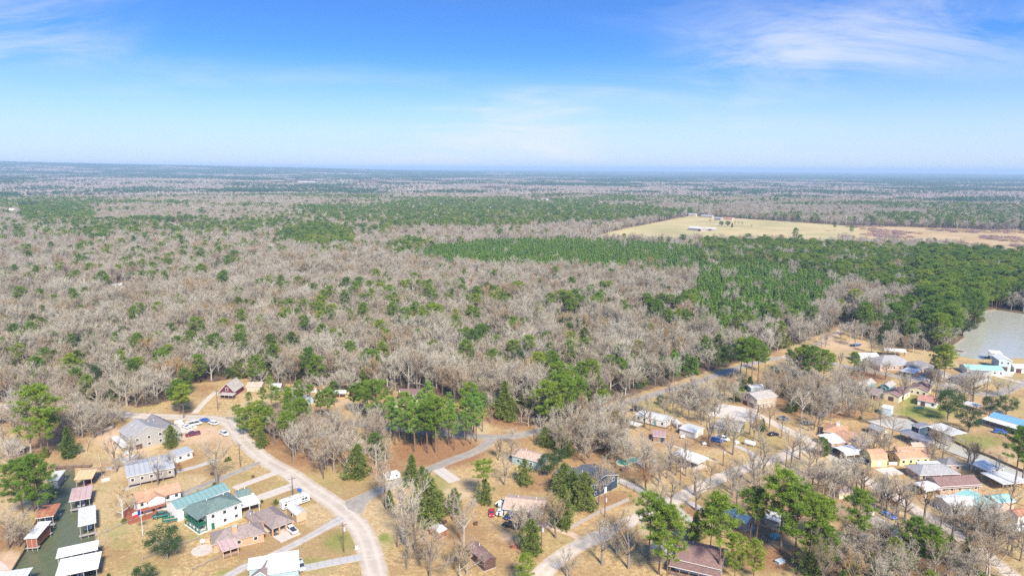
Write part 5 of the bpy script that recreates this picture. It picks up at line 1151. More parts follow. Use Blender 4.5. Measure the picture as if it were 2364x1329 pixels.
# small boats, tarps and lake docks
boat('white boat on a trailer beside the red car', *q5(2005, 590), 1.35, 'white', 6.0, .5, 'white', 'boats on land')
boat('white boat behind the red car by the brown roofed house', *q5(2020, 500), .9, 'white', 5.2, .5, None, 'boats on land')
boat('boat under a blue tarp beside the dirt road', *r5(1055, 465), .2, 'navy', 7.5, .3, 'blue', 'boats on land')
boat('blue boat lying on the brown bank near the orange roofed house', *r4(160, 652), .1, 'navy', 4.5, .1, 'blue', 'boats on land')
boat('grey boat moored off the tall white lake house', *r5(2095, 562), .2, 'grey', 6.0, WATER_Z, None, 'boats on the lake')
for lb, A, B, C in (('timber fishing dock reaching into the lake', r5(1810, 490), r5(1890, 505), r5(1815, 475)), ('long white floating dock in the lake cove', r5(1745, 405), r5(1872, 418), r5(1745, 395))):
    c0, rz, L_, D = frame(A, B, C, 0)
    root = empty('lake_dock', lb, 'dock', (c0.x, c0.y, -.9), rz)
    n = 6
    for k in range(n): link('deck_board', unit_box(L_ / n - .04, max(D, 2.5), .2, wallm('weathered') if 'timber' in lb else wallm('white')), root, (-L_ / 2 + L_ * (k + .5) / n, 0, .5))
    for x in (-.48, 0, .48):
        for s in (-.45, .45): link('pile', unit_box(.25, .25, 3.0, post_wood), root, (x * L_, s * max(D, 2.5), -2.0))

# ------------------------------------------------------------------ utility poles, wires, fences
pole_m = mat('pole_timber', (.15, .10, .075), var=.2)
wire_m = mat('wire', (.10, .10, .10), rough=.5)
def height_to(bx, by, ty):
    p = at(bx, by); lo, hi = .5, 60
    for _ in range(30):
        m_ = (lo + hi) / 2
        y = to_px([[p.x, p.y, m_]])[0][1]
        if y > ty: lo = m_
        else: hi = m_
    return p, lo
POLES = {}
def upole(key, b0, tp, label, transformer=False, arm=True, yaw=0.5):
    p, h = height_to(b0[0], b0[1], tp); h = min(max(h, 7), 13)
    root = empty('utility_pole', label, 'utility pole', p, yaw, 'utility poles')
    MB().tube([(0, 0, -.1), (0, 0, h)], [.19, .12], 8).build('pole', pole_m, root)
    if arm:
        MB().box(-1.2, -.16, h - .75, 1.2, -.02, h - .6).build('crossarm', pole_m, root)
        for x in (-1.1, 0, 1.1): MB().tube([(x, -.09, h - .6), (x, -.09, h - .35)], [.06, .04], 6).build('insulator', paint('silver'), root)
    if transformer: MB().tube([(.38, 0, h - 2.6), (.38, 0, h - 1.5)], [.3, .3], 10).build('transformer', paint('silver'), root)
    POLES[key] = Vector((p.x, p.y, h - .4))
P_ = upole
P_('a', (503, 946), 900, 'utility pole with transformer in front of the red cabin', True)
P_('b', (555, 1076), 1023, 'utility pole on the lawn above the teal roofed workshop')
P_('c', (676, 1144), 1108, 'utility pole beside the white travel trailer')
P_('d', (794, 1274), 1206, 'utility pole with transformer at the corner of the pale road', True)
P_('e', (747, 1105), 1066, 'short utility pole beneath bare trees beside the pale road', False, False)
P_('f', (888, 1168), 1118, 'utility pole at the start of the short grey road')
P_('g', (917, 1261), 1210, 'leaning utility pole on the lawn right of the pale road', False, False)
P_('h', (1250, 1274), 1208, 'utility pole near the dark brown shed', True)
P_('i', (1396, 1193), 1140, 'utility pole in front of the dark blue house', True)
P_('j', (1669, 1074), 1032, 'utility pole with lamp right of the large white carport', True)
P_('k', (1814, 1082), 1033, 'utility pole at the gravel road junction')
P_('l', (1890, 1015), 978, 'utility pole left of the sprawling orange roofed house')
P_('m', (2276, 918), 868, 'utility pole beside the lakeside road', True)
P_('n', (2101, 884), 850, 'utility pole on the wide lakeside drive')
P_('o', (1570, 1118), 1070, 'utility pole on the lawn below the large white carport', True)
P_('p', (921, 928), 893, 'utility pole in front of the long low brown barn', True)
P_('q', (1232, 1020), 1000, 'short pole beside the asphalt road bend', False, False)
def wire(label, a, b_, sag=1.2):
    A_, B_ = POLES[a], POLES[b_]
    pts = [A_.lerp(B_, t / 12) - Vector((0, 0, sag * 4 * (t / 12) * (1 - t / 12))) for t in range(13)]
    o = MB().tube(pts, [.022] * 13, 4).build('power_line', wire_m)
    tag(o, label, 'wire', 'power lines')
wire('power line from the dark brown shed pole to the dark blue house pole', 'h', 'i')
wire('power line between the dark blue house pole and the lawn pole', 'i', 'o')
wire('power line from the lawn pole to the pole right of the white carport', 'o', 'j')
wire('power line along the gravel road to the junction pole', 'j', 'k')
wire('power line between the road corner pole and the trailer pole', 'd', 'c')
wire('power line from the trailer pole to the workshop lawn pole', 'c', 'b')
wire('power line from the workshop lawn pole to the red cabin pole', 'b', 'a')
wire('power line from the red cabin pole along the asphalt road', 'a', 'p')
wire('power line from the lawn right of the road to the brown shed pole', 'g', 'h')
def fence(label, pts, h=1.2, m='weathered', solid=False, span=2.6, rails=2, pm=None):
    P = [at(*p) for p in pts]
    c0 = P[0]
    root = empty('fence', label, 'fence', c0)
    Q = []
    for a, b2 in zip(P, P[1:]):
        n = max(1, int((b2 - a).length / span))
        Q += [a.lerp(b2, k / n) for k in range(n)]
    Q.append(P[-1])
    pmesh = unit_box(.13, .13, h + .1, wallm(pm or m))
    for i, q in enumerate(Q):
        link('post', pmesh, root, q - c0)
        if i + 1 < len(Q):
            d = Q[i + 1] - q; L_ = d.length; ang = math.atan2(d.y, d.x); mid_ = (q + Q[i + 1]) / 2 - c0
            if solid:
                o = link('board_panel', unit_box(L_ - .13, .05, h, wallm(m)), root, mid_ + Vector((0, 0, .05)), ang)
            else:
                for k in range(rails): link('rail', unit_box(L_ - .13, .06, .07, wallm(m)), root, mid_ + Vector((0, 0, h * (k + .6) / rails)), ang)
fence('weathered picket fence round the dark blue house yard', [q6(875, 898), q6(1000, 828), q6(1150, 745), q6(1290, 690), q6(1420, 630)], 1.4, 'weathered', True)
fence('black railed fence between the blue house yard and the lane', [q6(1330, 470), q6(1400, 505), q6(1470, 540), q6(1560, 585)], 1.3, 'darkbrown', rails=3)
fence('brown timber fence behind the cedars left of the blue house', [q6(520, 460), q6(600, 490), q6(720, 440)], 1.3, 'brown', rails=3)
fence('wire fence across the lawn behind the brick ranch house', [q3(0, 1140), q3(300, 1020), q3(640, 905)], 1.0, 'weathered', span=4)
fence('wire fence along the grey drive of the brick ranch house', [q3(560, 1265), q3(780, 1160), q3(880, 1120)], 1.0, 'weathered', span=3.5)
fence('wire fence between the canal lawn and the flagpole lawn', [q2(1090, 890), q2(1340, 765), q2(1600, 680), q2(1740, 620)], 1.0, 'weathered', span=3.5)
fence('pale curving retaining wall below the house being built', [q1(1050, 970), q1(1080, 850), q1(1180, 750), q1(1300, 690), q1(1380, 650)], .7, 'offwhite', True)
fence('pale low wall left of the metal roofed house', [q1(1200, 1010), q1(1225, 1130), q1(1255, 1255)], .6, 'offwhite', True)
fence('low pale garden wall behind the large white carport', [r1(500, 715), r1(640, 770), r1(700, 800), r1(820, 832)], .6, 'offwhite', True)
fence('pale low wall beyond the large white carport', [r1(1060, 940), r1(1150, 960), r1(1220, 985)], .5, 'offwhite', True)
fence('white fence in front of the yellow house', [r4(890, 1195), r4(985, 1195), r4(1080, 1190)], 1.2, 'white', True)
fence('timber rail fence on the bank of the creek', [r4(1990, 1070), r4(2100, 1110), r4(2180, 1160)], 1.0, 'brown', rails=2)
fence('white fence in front of the mint roofed lake house', [r4(2010, 195), r4(2120, 200), r4(2250, 205)], 1.3, 'white', True)
# yard odds and ends
def crate(label, cat, px, py, w, d, h, m, yaw=.3, name='yard_box', top=None):
    a = at(px, py)
    root = empty(name, label, cat, a, yaw)
    MB().loft([[(-w / 2, -d / 2, .05), (w / 2, -d / 2, .05), (w / 2, d / 2, .05), (-w / 2, d / 2, .05)], [(-w * .48, -d * .46, h), (w * .48, -d * .46, h), (w * .48, d * .46, h), (-w * .48, d * .46, h)]]).build('body', wallm(m), root)
    MB().box(-w * .52, -d * .52, h, w * .52, d * .52, h + .08).build('lid', wallm(top or m), root)
    for s in (-1, 1): MB().box(s * w * .4 - .06, -d / 2, -.02, s * w * .4 + .06, d / 2, .06).build('runner', wallm('brown'), root)
crate('stack of white panels by the house being built', 'panel stack', *q4(60, 545), 3.2, 1.6, .8, 'white')
crate('pile of lumber beside the house being built', 'lumber', *q1(1420, 960), 4, 1.5, .8, 'lumber')
crate('pale wrapped pallet below the house being built', 'pallet', *q1(1540, 975), 1.6, 1.4, 1.0, 'paleblue')
crate('low timber pile on the sandy bank near the woods', 'lumber', *q1(690, 150), 5, 2, .6, 'offwhite')
crate('blue box under the large white carport', 'crate', *r1(880, 985), 2.2, 1.2, 1.1, 'blue')
crate('grey bench beneath the large white carport', 'bench', *r1(960, 1000), 2.4, 1.0, .8, 'grey')
crate('blue slide platform in the leaf litter at lower right', 'platform', *r2(1875, 1170), 2.6, 1.6, .7, 'paleblue', .5, top='paleblue')
crate('teal trampoline base in the pines', 'platform', *r2(1820, 890), 3.0, 2.4, .8, 'teal_wall', .4)
crate('pale table on the round patio', 'table', *q3(735, 935), 1.4, 1.2, .8, 'tanwood')
crate('grill on the lawn beside the brown roofed house', 'grill', *q5(1715, 745), 1.2, .7, 1.0, 'darkbrown')
crate('red planter bed beside the large bare tree', 'planter', *q5(2150, 1000), 2.0, 1.2, .4, 'redwood')
crate('light stack of chairs beside the tan house', 'chairs', *r1(1420, 770), 1.6, 1.2, .9, 'white')
crate('pale table near the creek dock', 'table', *r4(470, 540), 1.6, 1.2, .9, 'white')
crate('white cart by the round above ground pool', 'cart', *r3(770, 985), 1.5, 1, .9, 'white')
crate('green boat lift box by the salmon roofed cottage', 'box', *r4(1220, 575), 4.0, 1.0, .5, 'teal_wall', -.2)
MB_m = at(*q3(1250, 205)); crate('dark planter on the lawn beside the concrete drive', 'planter', *q3(1252, 205), 1.0, .8, .7, 'darkbrown')
crate('white electric box at the roadside corner', 'utility box', *q5(360, 1015), .9, .6, .8, 'white')

for i, (x, y, w, d_, lb) in enumerate([(90, 560, 2.2, 1.2, 'white board stack left of the white car in the building yard'), (150, 545, 1.4, 1.0, 'small white pallet above the white cars'), (200, 590, 1.8, 1.1, 'flat white sheet pile between the parked cars'), (240, 600, 1.2, .9, 'small white bundle right of the sheet pile'), (60, 590, 2.6, 1.0, 'long white bundle at the left of the building yard'), (185, 545, 1.0, .8, 'smallest white bundle behind the van')]):
    crate(lb, 'building material', *q4(x, y), w, d_, .5, ('white', 'offwhite', 'paleblue')[i % 3], .2 + i * .7, 'supply_stack')
crate('brown woodpile beside the tiny metal shed', 'woodpile', *q5(1345, 735), 2.4, 1.0, .9, 'darkbrown', .6, 'woodpile')
crate('grey trash pile under the bare tree by the canal head', 'junk pile', *q1(1330, 1170), 2.2, 1.6, .7, 'weathered', .3, 'junk_pile')
crate('pale rubble heap behind the orange roofed house', 'rubble', *q2(1200, 240), 2.4, 1.6, .6, 'offwhite', .9, 'rubble_heap')
crate('dark woodpile at the foot of bare trees in the road triangle', 'woodpile', *q4(1850, 850), 2.6, 1.2, .8, 'weathered', .4, 'woodpile')
crate('brown junk pile behind the green swimming pool', 'junk pile', *q6(1390, 345), 3.4, 1.8, .9, 'brown', .2, 'junk_pile')
crate('white bench beside the concrete walk of the green house', 'bench', *q3(1040, 690), 2.0, .7, .6, 'white', .4, 'garden_bench')
crate('pale crate left of the long grey mobile home', 'crate', *r3(640, 620), 1.6, 1.2, .9, 'offwhite', .5)
crate('white satellite dish base at the bottom right edge', 'dish', *r3(1690, 1250), 1.8, 1.4, .5, 'white', .3, 'dish_base')
crate('dark barbecue drum on the lawn left of the wire fence', 'barbecue', *q3(785, 175), 1.2, .9, .7, 'darkbrown', .3, 'barbecue')
# ------------------------------------------------------------------ trees
def rv3(rn, s=1.0): return Vector((rn.uniform(-s, s), rn.uniform(-s, s), rn.uniform(-s, s)))
def strip(mb, p, q, w, rn, mi=0):
    d = (q - p)
    n = d.cross(rv3(rn)).normalized() * w / 2
    mb.face([p - n, p + n, q], mi)
def gen_bare(seed, H=16.0, fork=.30, spread=.5, limbs=8, up=.25, dense=.9, rad=1.0):
    rn = random.Random(seed); tr, cr = MB(), MB()
    def grow(p, d, Ln, r, lev):
        n = 5 if lev == 0 else (4 if lev < 3 else 3)
        pts, rs, ds = [p.copy()], [r], [d.copy()]
        wob = (.06, .20, .28, .34)[lev]
        for i in range(n):
            d = (d + rv3(rn, wob) + Vector((0, 0, (.02, up * .5, up * .4, up * .3)[lev]))).normalized()
            p = p + d * Ln / n; pts.append(p.copy()); rs.append(r * (1 - .72 * (i + 1) / n)); ds.append(d.copy())
        if lev <= 1: tr.tube(pts, [x * 1.25 for x in rs], 6 if lev == 0 else 5, cap=False)
        elif lev == 2: cr.tube(pts, rs, 3, cap=False)
        else:
            for a, b_, ra in zip(pts, pts[1:], rs):
                nrm = (b_ - a).cross(rv3(rn)).normalized() * max(.024, ra)
                cr.face([a - nrm, a + nrm, b_ + nrm * .6, b_ - nrm * .6])
        def pick(t):
            k = min(n - 1, int(t * n)); return pts[k].lerp(pts[k + 1], t * n - k), ds[min(n, k + 1)], rs[k]
        if lev == 0:
            for i in range(limbs):
                t = fork + (1 - fork) * ((i + rn.uniform(0, .8)) / limbs); q, dd, rr = pick(min(.98, t))
                az = i * 2.4 + rn.uniform(-.5, .5); out = Vector((math.cos(az), math.sin(az), 0))
                k = 1 - (t - fork) / (1 - fork)
                nd = (out * (spread + .35 * k) + Vector((0, 0, 1)) * (.55 + .35 * (1 - k))).normalized()
                grow(q, nd, H * rn.uniform(.30, .44) * (.75 + .45 * k), r * .50 * (.7 + .3 * k), 1)
        elif lev == 1:
            for i in range(int(8 * dense)):
                t = .18 + .82 * (i + rn.random()) / (8 * dense); q, dd, rr = pick(min(.99, t))
                nd = (dd + rv3(rn, .75) + Vector((0, 0, up))).normalized(); grow(q, nd, Ln * rn.uniform(.32, .52), max(.042, rr * .55), 2)
        elif lev == 2:
            for i in range(int(6 * dense)):
                t = .12 + .88 * (i + rn.random()) / (6 * dense); q, dd, rr = pick(min(.99, t))
                nd = (dd + rv3(rn, .8) + Vector((0, 0, up))).normalized(); grow(q, nd, Ln * rn.uniform(.40, .65), .03, 3)
        else:
            for i in range(10):
                q, dd, rr = pick(rn.uniform(.1, .99)); nd = (dd + rv3(rn, .85) + Vector((0, 0, .15))).normalized()
                strip(cr, q, q + nd * rn.uniform(.5, 1.2) * H / 16, .044, rn)
    grow(Vector((0, 0, -.2)), Vector((rn.uniform(-.06, .06), rn.uniform(-.06, .06), 1)), H * rn.uniform(.62, .72), H * .0165 * rad, 0)
    return tr, cr
def clump(mb, c, R_, n, rn, w, upb=.35, flat=.7):
    for _ in range(n):
        d = Vector((rn.gauss(0, 1), rn.gauss(0, 1), rn.gauss(0, 1) * flat + upb)).normalized()
        s = c + d * R_ * rn.uniform(.0, .45); e = c + d * R_ * rn.uniform(.75, 1.15)
        nrm = d.cross(rv3(rn)).normalized() * w * rn.uniform(.7, 1.3)
        mb.face([s - nrm, s + nrm, e + nrm * .35, e - nrm * .35])
def gen_pine(seed, H=24.0, base=.5, wid=.19, limbs=30, per=5, needles=44, open_=.0):
    rn = random.Random(seed); tr, cr = MB(), MB()
    lean = Vector((rn.uniform(-.03, .03), rn.uniform(-.03, .03), 0)); pts = []
    for i in range(7):
        t = i / 6; pts.append(Vector((lean.x * H * t + rn.uniform(-.12, .12), lean.y * H * t + rn.uniform(-.12, .12), -.2 + H * .97 * t)))
    tr.tube(pts, [H * .0125 * (1 - .8 * i / 6) for i in range(7)], 7, cap=False)
    def trunk_at(t):
        k = min(5, int(t * 6)); return pts[k].lerp(pts[k + 1], t * 6 - k)
    for i in range(limbs):
        f = (i + rn.random()) / limbs; t = base + (1 - base) * f; q = trunk_at(min(.995, t))
        az = i * 2.4 + rn.uniform(-.6, .6)
        shape = math.sin(math.pi * min(1, .18 + .80 * f)) ** .7 * (1.0 if rn.random() > open_ else .55)
        Ln = H * wid * shape * rn.uniform(.75, 1.2) + .4
        d = Vector((math.cos(az), math.sin(az), .15 + .55 * f)).normalized()
        tip = q + d * Ln + Vector((0, 0, .06 * Ln)); mid_ = q.lerp(tip, .5) - Vector((0, 0, .03 * Ln))
        tr.tube([q, mid_, tip], [.09, .06, .03], 4, cap=False)
        for k in range(per):
            u = .45 + .6 * (k + rn.random() * .6) / per
            c = q.lerp(tip, min(1.05, u)) + Vector((rn.uniform(-1, 1), rn.uniform(-1, 1), rn.uniform(-.1, .5))) * Ln * .22
            clump(cr, c, rn.uniform(.8, 1.3) * H / 24, needles, rn, .065)
    clump(cr, pts[-1], 1.0, needles, rn, .06)
    return tr, cr
def gen_dead_limbs(tr, rn, H):
    for i in range(6):
        z = H * rn.uniform(.3, .5); az = rn.uniform(0, 6.3); tr.tube([(0, 0, z), (math.cos(az) * 1.5, math.sin(az) * 1.5, z + .3)], [.05, .02], 3, cap=False)
def gen_conifer(seed, H=10.0, wid=.26, n=3600, power=.75, ragged=.36, w=.07):
    """dense conical tree, foliage to the ground (cedar, young pine): ragged sprays on short limbs"""
    rn = random.Random(seed); tr, cr = MB(), MB()
    tr.tube([(0, 0, -.2), (0, 0, H * .5), (0, 0, H * .97)], [H * .018, H * .011, .02], 6, cap=False)
    ph = rn.uniform(0, 6.3); sprays = n // 26
    for i in range(sprays):
        f = ((i + rn.random()) / sprays) ** 1.2; z = H * (.06 + .92 * f); az = i * 2.4 + rn.uniform(-.7, .7)
        rad = H * wid * (1 - f) ** power * (.6 + .4 * min(1, f * 7)) * (1 + ragged * math.sin(az * 2 + ph + f * 7)) * rn.uniform(1 - 1.6 * ragged, 1 + .9 * ragged) + .12
        rr = rad * rn.uniform(.55, 1.0)
        c = Vector((math.cos(az) * rr, math.sin(az) * rr, z)); out = Vector((math.cos(az), math.sin(az), .35 + .5 * f))
        if i % 5 == 0: tr.tube([(0, 0, z - .1 * rr), c], [.05, .02], 3, cap=False)
        R_ = H * rn.uniform(.055, .10) * (1.25 - .5 * f)
        for _ in range(26):
            d = (out * .7 + Vector((rn.gauss(0, .8), rn.gauss(0, .8), rn.gauss(0, .7)))).normalized(); s_ = c + d * R_ * rn.uniform(0, .5) - out * R_ * .4
            nrm = d.cross(rv3(rn)).normalized() * w * H / 10; e = s_ + d * R_ * rn.uniform(.6, 1.1)
            cr.face([s_ - nrm, s_ + nrm, e + nrm * .4, e - nrm * .4])
    return tr, cr
def gen_round(seed, H=11.0, wid=.42, base=.22, clumps=90, per=52, leaf=.15):
    """broad evergreen crown of leaf clumps (live oak, magnolia)"""
    rn = random.Random(seed); tr, cr = MB(), MB()
    tr.tube([(0, 0, -.2), (.1, 0, H * base), (0, .1, H * .55)], [H * .028, H * .022, H * .012], 7, cap=False)
    cz, rz_ = H * (1 + base) / 2, H * (1 - base) / 2
    for i in range(clumps):
        d = Vector((rn.gauss(0, 1), rn.gauss(0, 1), rn.gauss(0, 1))).normalized(); f = rn.uniform(.45, 1.0) ** .6 * rn.uniform(.85, 1.08)
        c = Vector((d.x * H * wid * f, d.y * H * wid * f, cz + d.z * rz_ * f * (1 if d.z > 0 else .8)))
        if i % 6 == 0: tr.tube([(0, 0, H * base), c * .55 + Vector((0, 0, H * base * .45)), c], [.14, .09, .03], 4, cap=False)
        R_ = H * rn.uniform(.07, .12)
        for _ in range(per):
            dd = Vector((rn.gauss(0, 1), rn.gauss(0, 1), rn.gauss(0, .8) + .3)).normalized(); p = c + dd * R_ * rn.uniform(.4, 1.1)
            a = rv3(rn).normalized() * leaf * H / 11 * 1.3; b_ = a.cross(rv3(rn)).normalized() * leaf * H / 11 * .7
            cr.face([p - a, p - b_, p + a, p + b_])
    return tr, cr
def gen_brush(seed, H=3.0, n=520, w=.05):
    rn = random.Random(seed); mb = MB()
    for _ in range(n):
        az = rn.uniform(0, 6.3); rr = rn.random() ** .6 * H * .75; c = Vector((math.cos(az) * rr, math.sin(az) * rr, rn.random() * H * .75 * (1 - (rr / H) ** 2 * .6)))
        d = (rv3(rn, .8) + Vector((0, 0, .7))).normalized(); strip(mb, c, c + d * rn.uniform(.5, 1.2), w * 2.6, rn)
    return MB(), mb
KINDS = {}
def add_kind(k, H, gens, tm, cm):
    out = []
    for i, (t, c) in enumerate(gens):
        mt = t.mesh(k + '_trunk', tm) if t.f else None; mc = c.mesh(k + '_crown', cm)
        j = MB(); j.v = t.v + c.v; j.f = t.f + [tuple(x + len(t.v) for x in f) for f in c.f]; j.m = [0] * len(t.f) + [1] * len(c.f)
        out.append((mt, mc, j.mesh(k + '_whole', [tm, cm])))
    KINDS[k] = (H, out)
add_kind('bare', 16.0, [gen_bare(1), gen_bare(2, spread=.65, limbs=9), gen_bare(3, fork=.2, spread=.75, limbs=9, up=.1), gen_bare(4, fork=.4, spread=.35, limbs=8, up=.4), gen_bare(5, fork=.25, spread=.55, limbs=10, up=.2)], bark, twig)
add_kind('pale', 16.0, [gen_bare(11, spread=.5, limbs=8, dense=.8), gen_bare(12, fork=.35, spread=.4, up=.35), gen_bare(13, fork=.22, spread=.7, limbs=9)], pale_bark, twig)
add_kind('sparse', 16.0, [gen_bare(21, fork=.35, spread=.6, limbs=7, dense=.7, rad=1.35), gen_bare(22, fork=.3, spread=.45, limbs=6, up=.4, dense=.7, rad=1.4), gen_bare(23, fork=.42, spread=.75, limbs=7, dense=.7, rad=1.35)], bark, twig)
add_kind('russet', 12.0, [gen_bare(31, H=12.0, fork=.25, limbs=8)], bark, russet)
add_kind('pine', 24.0, [gen_pine(1), gen_pine(2, base=.48, wid=.17), gen_pine(3, base=.62, wid=.22, limbs=24), gen_pine(4, base=.5, wid=.21, open_=.4)], pine_bark, pine_needle)
add_kind('bigpine', 24.0, [gen_pine(11, base=.26, wid=.25, limbs=44, per=6, needles=44), gen_pine(12, base=.34, wid=.24, limbs=40, per=6), gen_pine(13, base=.30, wid=.28, limbs=44, per=6)], pine_bark, pine_needle)
add_kind('slim', 22.0, [gen_pine(15, H=22.0, base=.45, wid=.115, limbs=24, per=4, needles=32), gen_pine(16, H=22.0, base=.5, wid=.13, limbs=24, per=4, needles=30), gen_pine(17, H=22.0, base=.38, wid=.12, limbs=28, per=4, needles=30, open_=.3)], pine_bark, young_needle)
add_kind('young', 12.0, [gen_conifer(41, 12.0, .17, 2200, .6, .3, .075), gen_conifer(42, 12.0, .15, 2000, .55, .3, .075)], pine_bark, young_needle)
add_kind('cedar', 10.0, [gen_conifer(51, wid=.30, n=4200), gen_conifer(52, wid=.36, power=.55, n=4600), gen_conifer(53, wid=.26, power=.7, n=4200), gen_conifer(54, wid=.40, power=.5, n=4600, ragged=.45)], bark, cedar_leaf)
add_kind('round', 11.0, [gen_round(61), gen_round(62, wid=.5, base=.18)], bark, oak_leaf)
add_kind('brush', 3.0, [gen_brush(71), gen_brush(72)], bark, brush)
NAMES = {'bare': 'bare_tree', 'pale': 'bare_tree', 'sparse': 'bare_tree', 'russet': 'russet_tree', 'pine': 'pine_tree', 'bigpine': 'pine_tree', 'slim': 'pine_tree', 'young': 'pine_tree', 'cedar': 'cedar_tree', 'round': 'evergreen_tree', 'brush': 'bush'}
ADJ = {'bare': 'bare twiggy tree', 'pale': 'bare pale barked tree', 'sparse': 'thinly branched bare tree', 'russet': 'tree holding russet leaves', 'pine': 'tall green pine', 'bigpine': 'broad full crowned pine', 'young': 'young conical pine', 'cedar': 'dense conical cedar', 'round': 'round dark evergreen tree', 'brush': 'low twiggy bush'}
TREES = []          # hand placed: (kind, x, y, height, label or None, group)
def T(kind, bx, by, ty, label=None):
    p, h = height_to(bx, by, ty); TREES.append([kind, p.x, p.y, h, label, None, bx])
def tree_object(kind, x, y, z, h, label, group, rn, wide=1.0):
    H, vs_ = KINDS[kind]; mt, mc, _ = vs_[rn.randrange(len(vs_))]; s = h / H
    root = empty(NAMES[kind], label, 'bush' if kind == 'brush' else 'tree', (x, y, z), rn.uniform(0, 6.28), group)
    root.scale = (s * wide, s * wide, s)
    if mt: link('trunk', mt, root)
    link('crown', mc, root)
    return root
# pines and other evergreens by hand
for a in [('bigpine', 99, 1056, 892), ('pine', 113, 1050, 945), ('cedar', 160, 1056, 984), ('cedar', 105, 1056, 1030), ('cedar', 396, 1031, 980),
          ('round', 386, 1291, 1212), ('round', 335, 1352, 1303), ('cedar', 252, 1345, 1322),
          ('bigpine', 592, 893, 820), ('bigpine', 733, 895, 822), ('pine', 712, 893, 802), ('pine', 575, 942, 905), ('pine', 610, 948, 893), ('pine', 640, 952, 890), ('pine', 668, 956, 894), ('pine', 692, 950, 900),
          ('pine', 757, 976, 898), ('pine', 742, 972, 905), ('pine', 833, 962, 884), ('pine', 851, 965, 880), ('bigpine', 868, 982, 878), ('pine', 818, 958, 890),
          ('bigpine', 562, 1004, 942), ('bigpine', 582, 1010, 938), ('pine', 548, 985, 935), ('bigpine', 592, 1018, 965), ('cedar', 604, 1032, 988), ('pine', 660, 1030, 950), ('pine', 676, 1028, 952), ('pine', 692, 1000, 945), ('pine', 640, 1010, 955),
          ('cedar', 827, 1103, 1024), ('bigpine', 868, 1058, 1000), ('cedar', 880, 1062, 1015), ('cedar', 952, 1122, 1048), ('cedar', 975, 1125, 1075), ('cedar', 992, 1207, 1098), ('cedar', 1006, 1200, 1140), ('cedar', 1050, 1182, 1125), ('pine', 1115, 1158, 1062), ('cedar', 1120, 1160, 1105),
          ('cedar', 900, 1168, 1130), ('cedar', 1210, 1117, 1058), ('round', 1266, 1098, 1047), ('cedar', 1302, 1142, 1068), ('cedar', 1322, 1155, 1085), ('cedar', 1348, 1176, 1088), ('cedar', 1300, 1213, 1118), ('cedar', 1226, 1275, 1198), ('bigpine', 1213, 1352, 1278),
          ('bigpine', 1262, 990, 880), ('bigpine', 1300, 982, 868), ('bigpine', 1336, 965, 876), ('pine', 1290, 955, 835), ('cedar', 1258, 1030, 984), ('cedar', 1275, 1034, 990), ('cedar', 1296, 1042, 985), ('cedar', 1310, 1046, 1000), ('pine', 1105, 930, 872), ('cedar', 1165, 965, 878), ('cedar', 1180, 970, 915),
          ('pine', 1392, 960, 900), ('cedar', 1420, 1000, 950), ('round', 1523, 935, 914),
          ('pine', 1498, 1294, 1139), ('pine', 1520, 1325, 1160), ('bigpine', 1540, 1340, 1172), ('pine', 1662, 1335, 1143), ('pine', 1731, 1247, 1128), ('pine', 1745, 1255, 1132), ('pine', 1802, 1272, 1086), ('bigpine', 1835, 1290, 1118), ('pine', 1865, 1304, 1145), ('pine', 1885, 1300, 1152), ('bigpine', 1739, 1338, 1245), ('bigpine', 1696, 1335, 1232), ('cedar', 1606, 1245, 1178), ('pine', 1640, 1290, 1160), ('cedar', 1880, 1330, 1240),
          ('pine', 1893, 1265, 1150), ('bigpine', 1905, 1320, 1215), ('pine', 1978, 1292, 1132), ('bigpine', 2105, 1310, 1196), ('bigpine', 2140, 1325, 1215), ('pine', 2146, 1335, 1235), ('cedar', 2190, 1290, 1235), ('pine', 2340, 1135, 985), ('pine', 2358, 1120, 1005), ('cedar', 2230, 1315, 1265),
          ('pine', 1822, 862, 806), ('bigpine', 1845, 872, 803), ('bigpine', 1872, 882, 800), ('bigpine', 1900, 880, 808), ('pine', 1916, 872, 815), ('pine', 1858, 866, 795), ('pine', 1968, 872, 812), ('pine', 1990, 868, 835), ('pine', 2178, 892, 793), ('bigpine', 2166, 880, 800),
          ('pine', 1708, 880, 780), ('pine', 1722, 886, 782), ('pine', 1736, 884, 778), ('pine', 1750, 880, 786), ('pine', 1766, 862, 800), ('cedar', 1712, 895, 862), ('cedar', 1730, 897, 868),
          ('round', 2188, 970, 898), ('round', 2236, 997, 942), ('round', 2285, 958, 914), ('round', 2322, 958, 913), ('cedar', 1700, 925, 902), ('cedar', 1835, 948, 915), ('cedar', 1820, 952, 920), ('cedar', 1870, 955, 935), ('pine', 1895, 1055, 1008), ('cedar', 1905, 1050, 1012), ('cedar', 1760, 995, 965),
          ('bigpine', 55, 1192, 1062), ('bigpine', 92, 1200, 1050), ('bigpine', 78, 1180, 1056)]: T(*a)
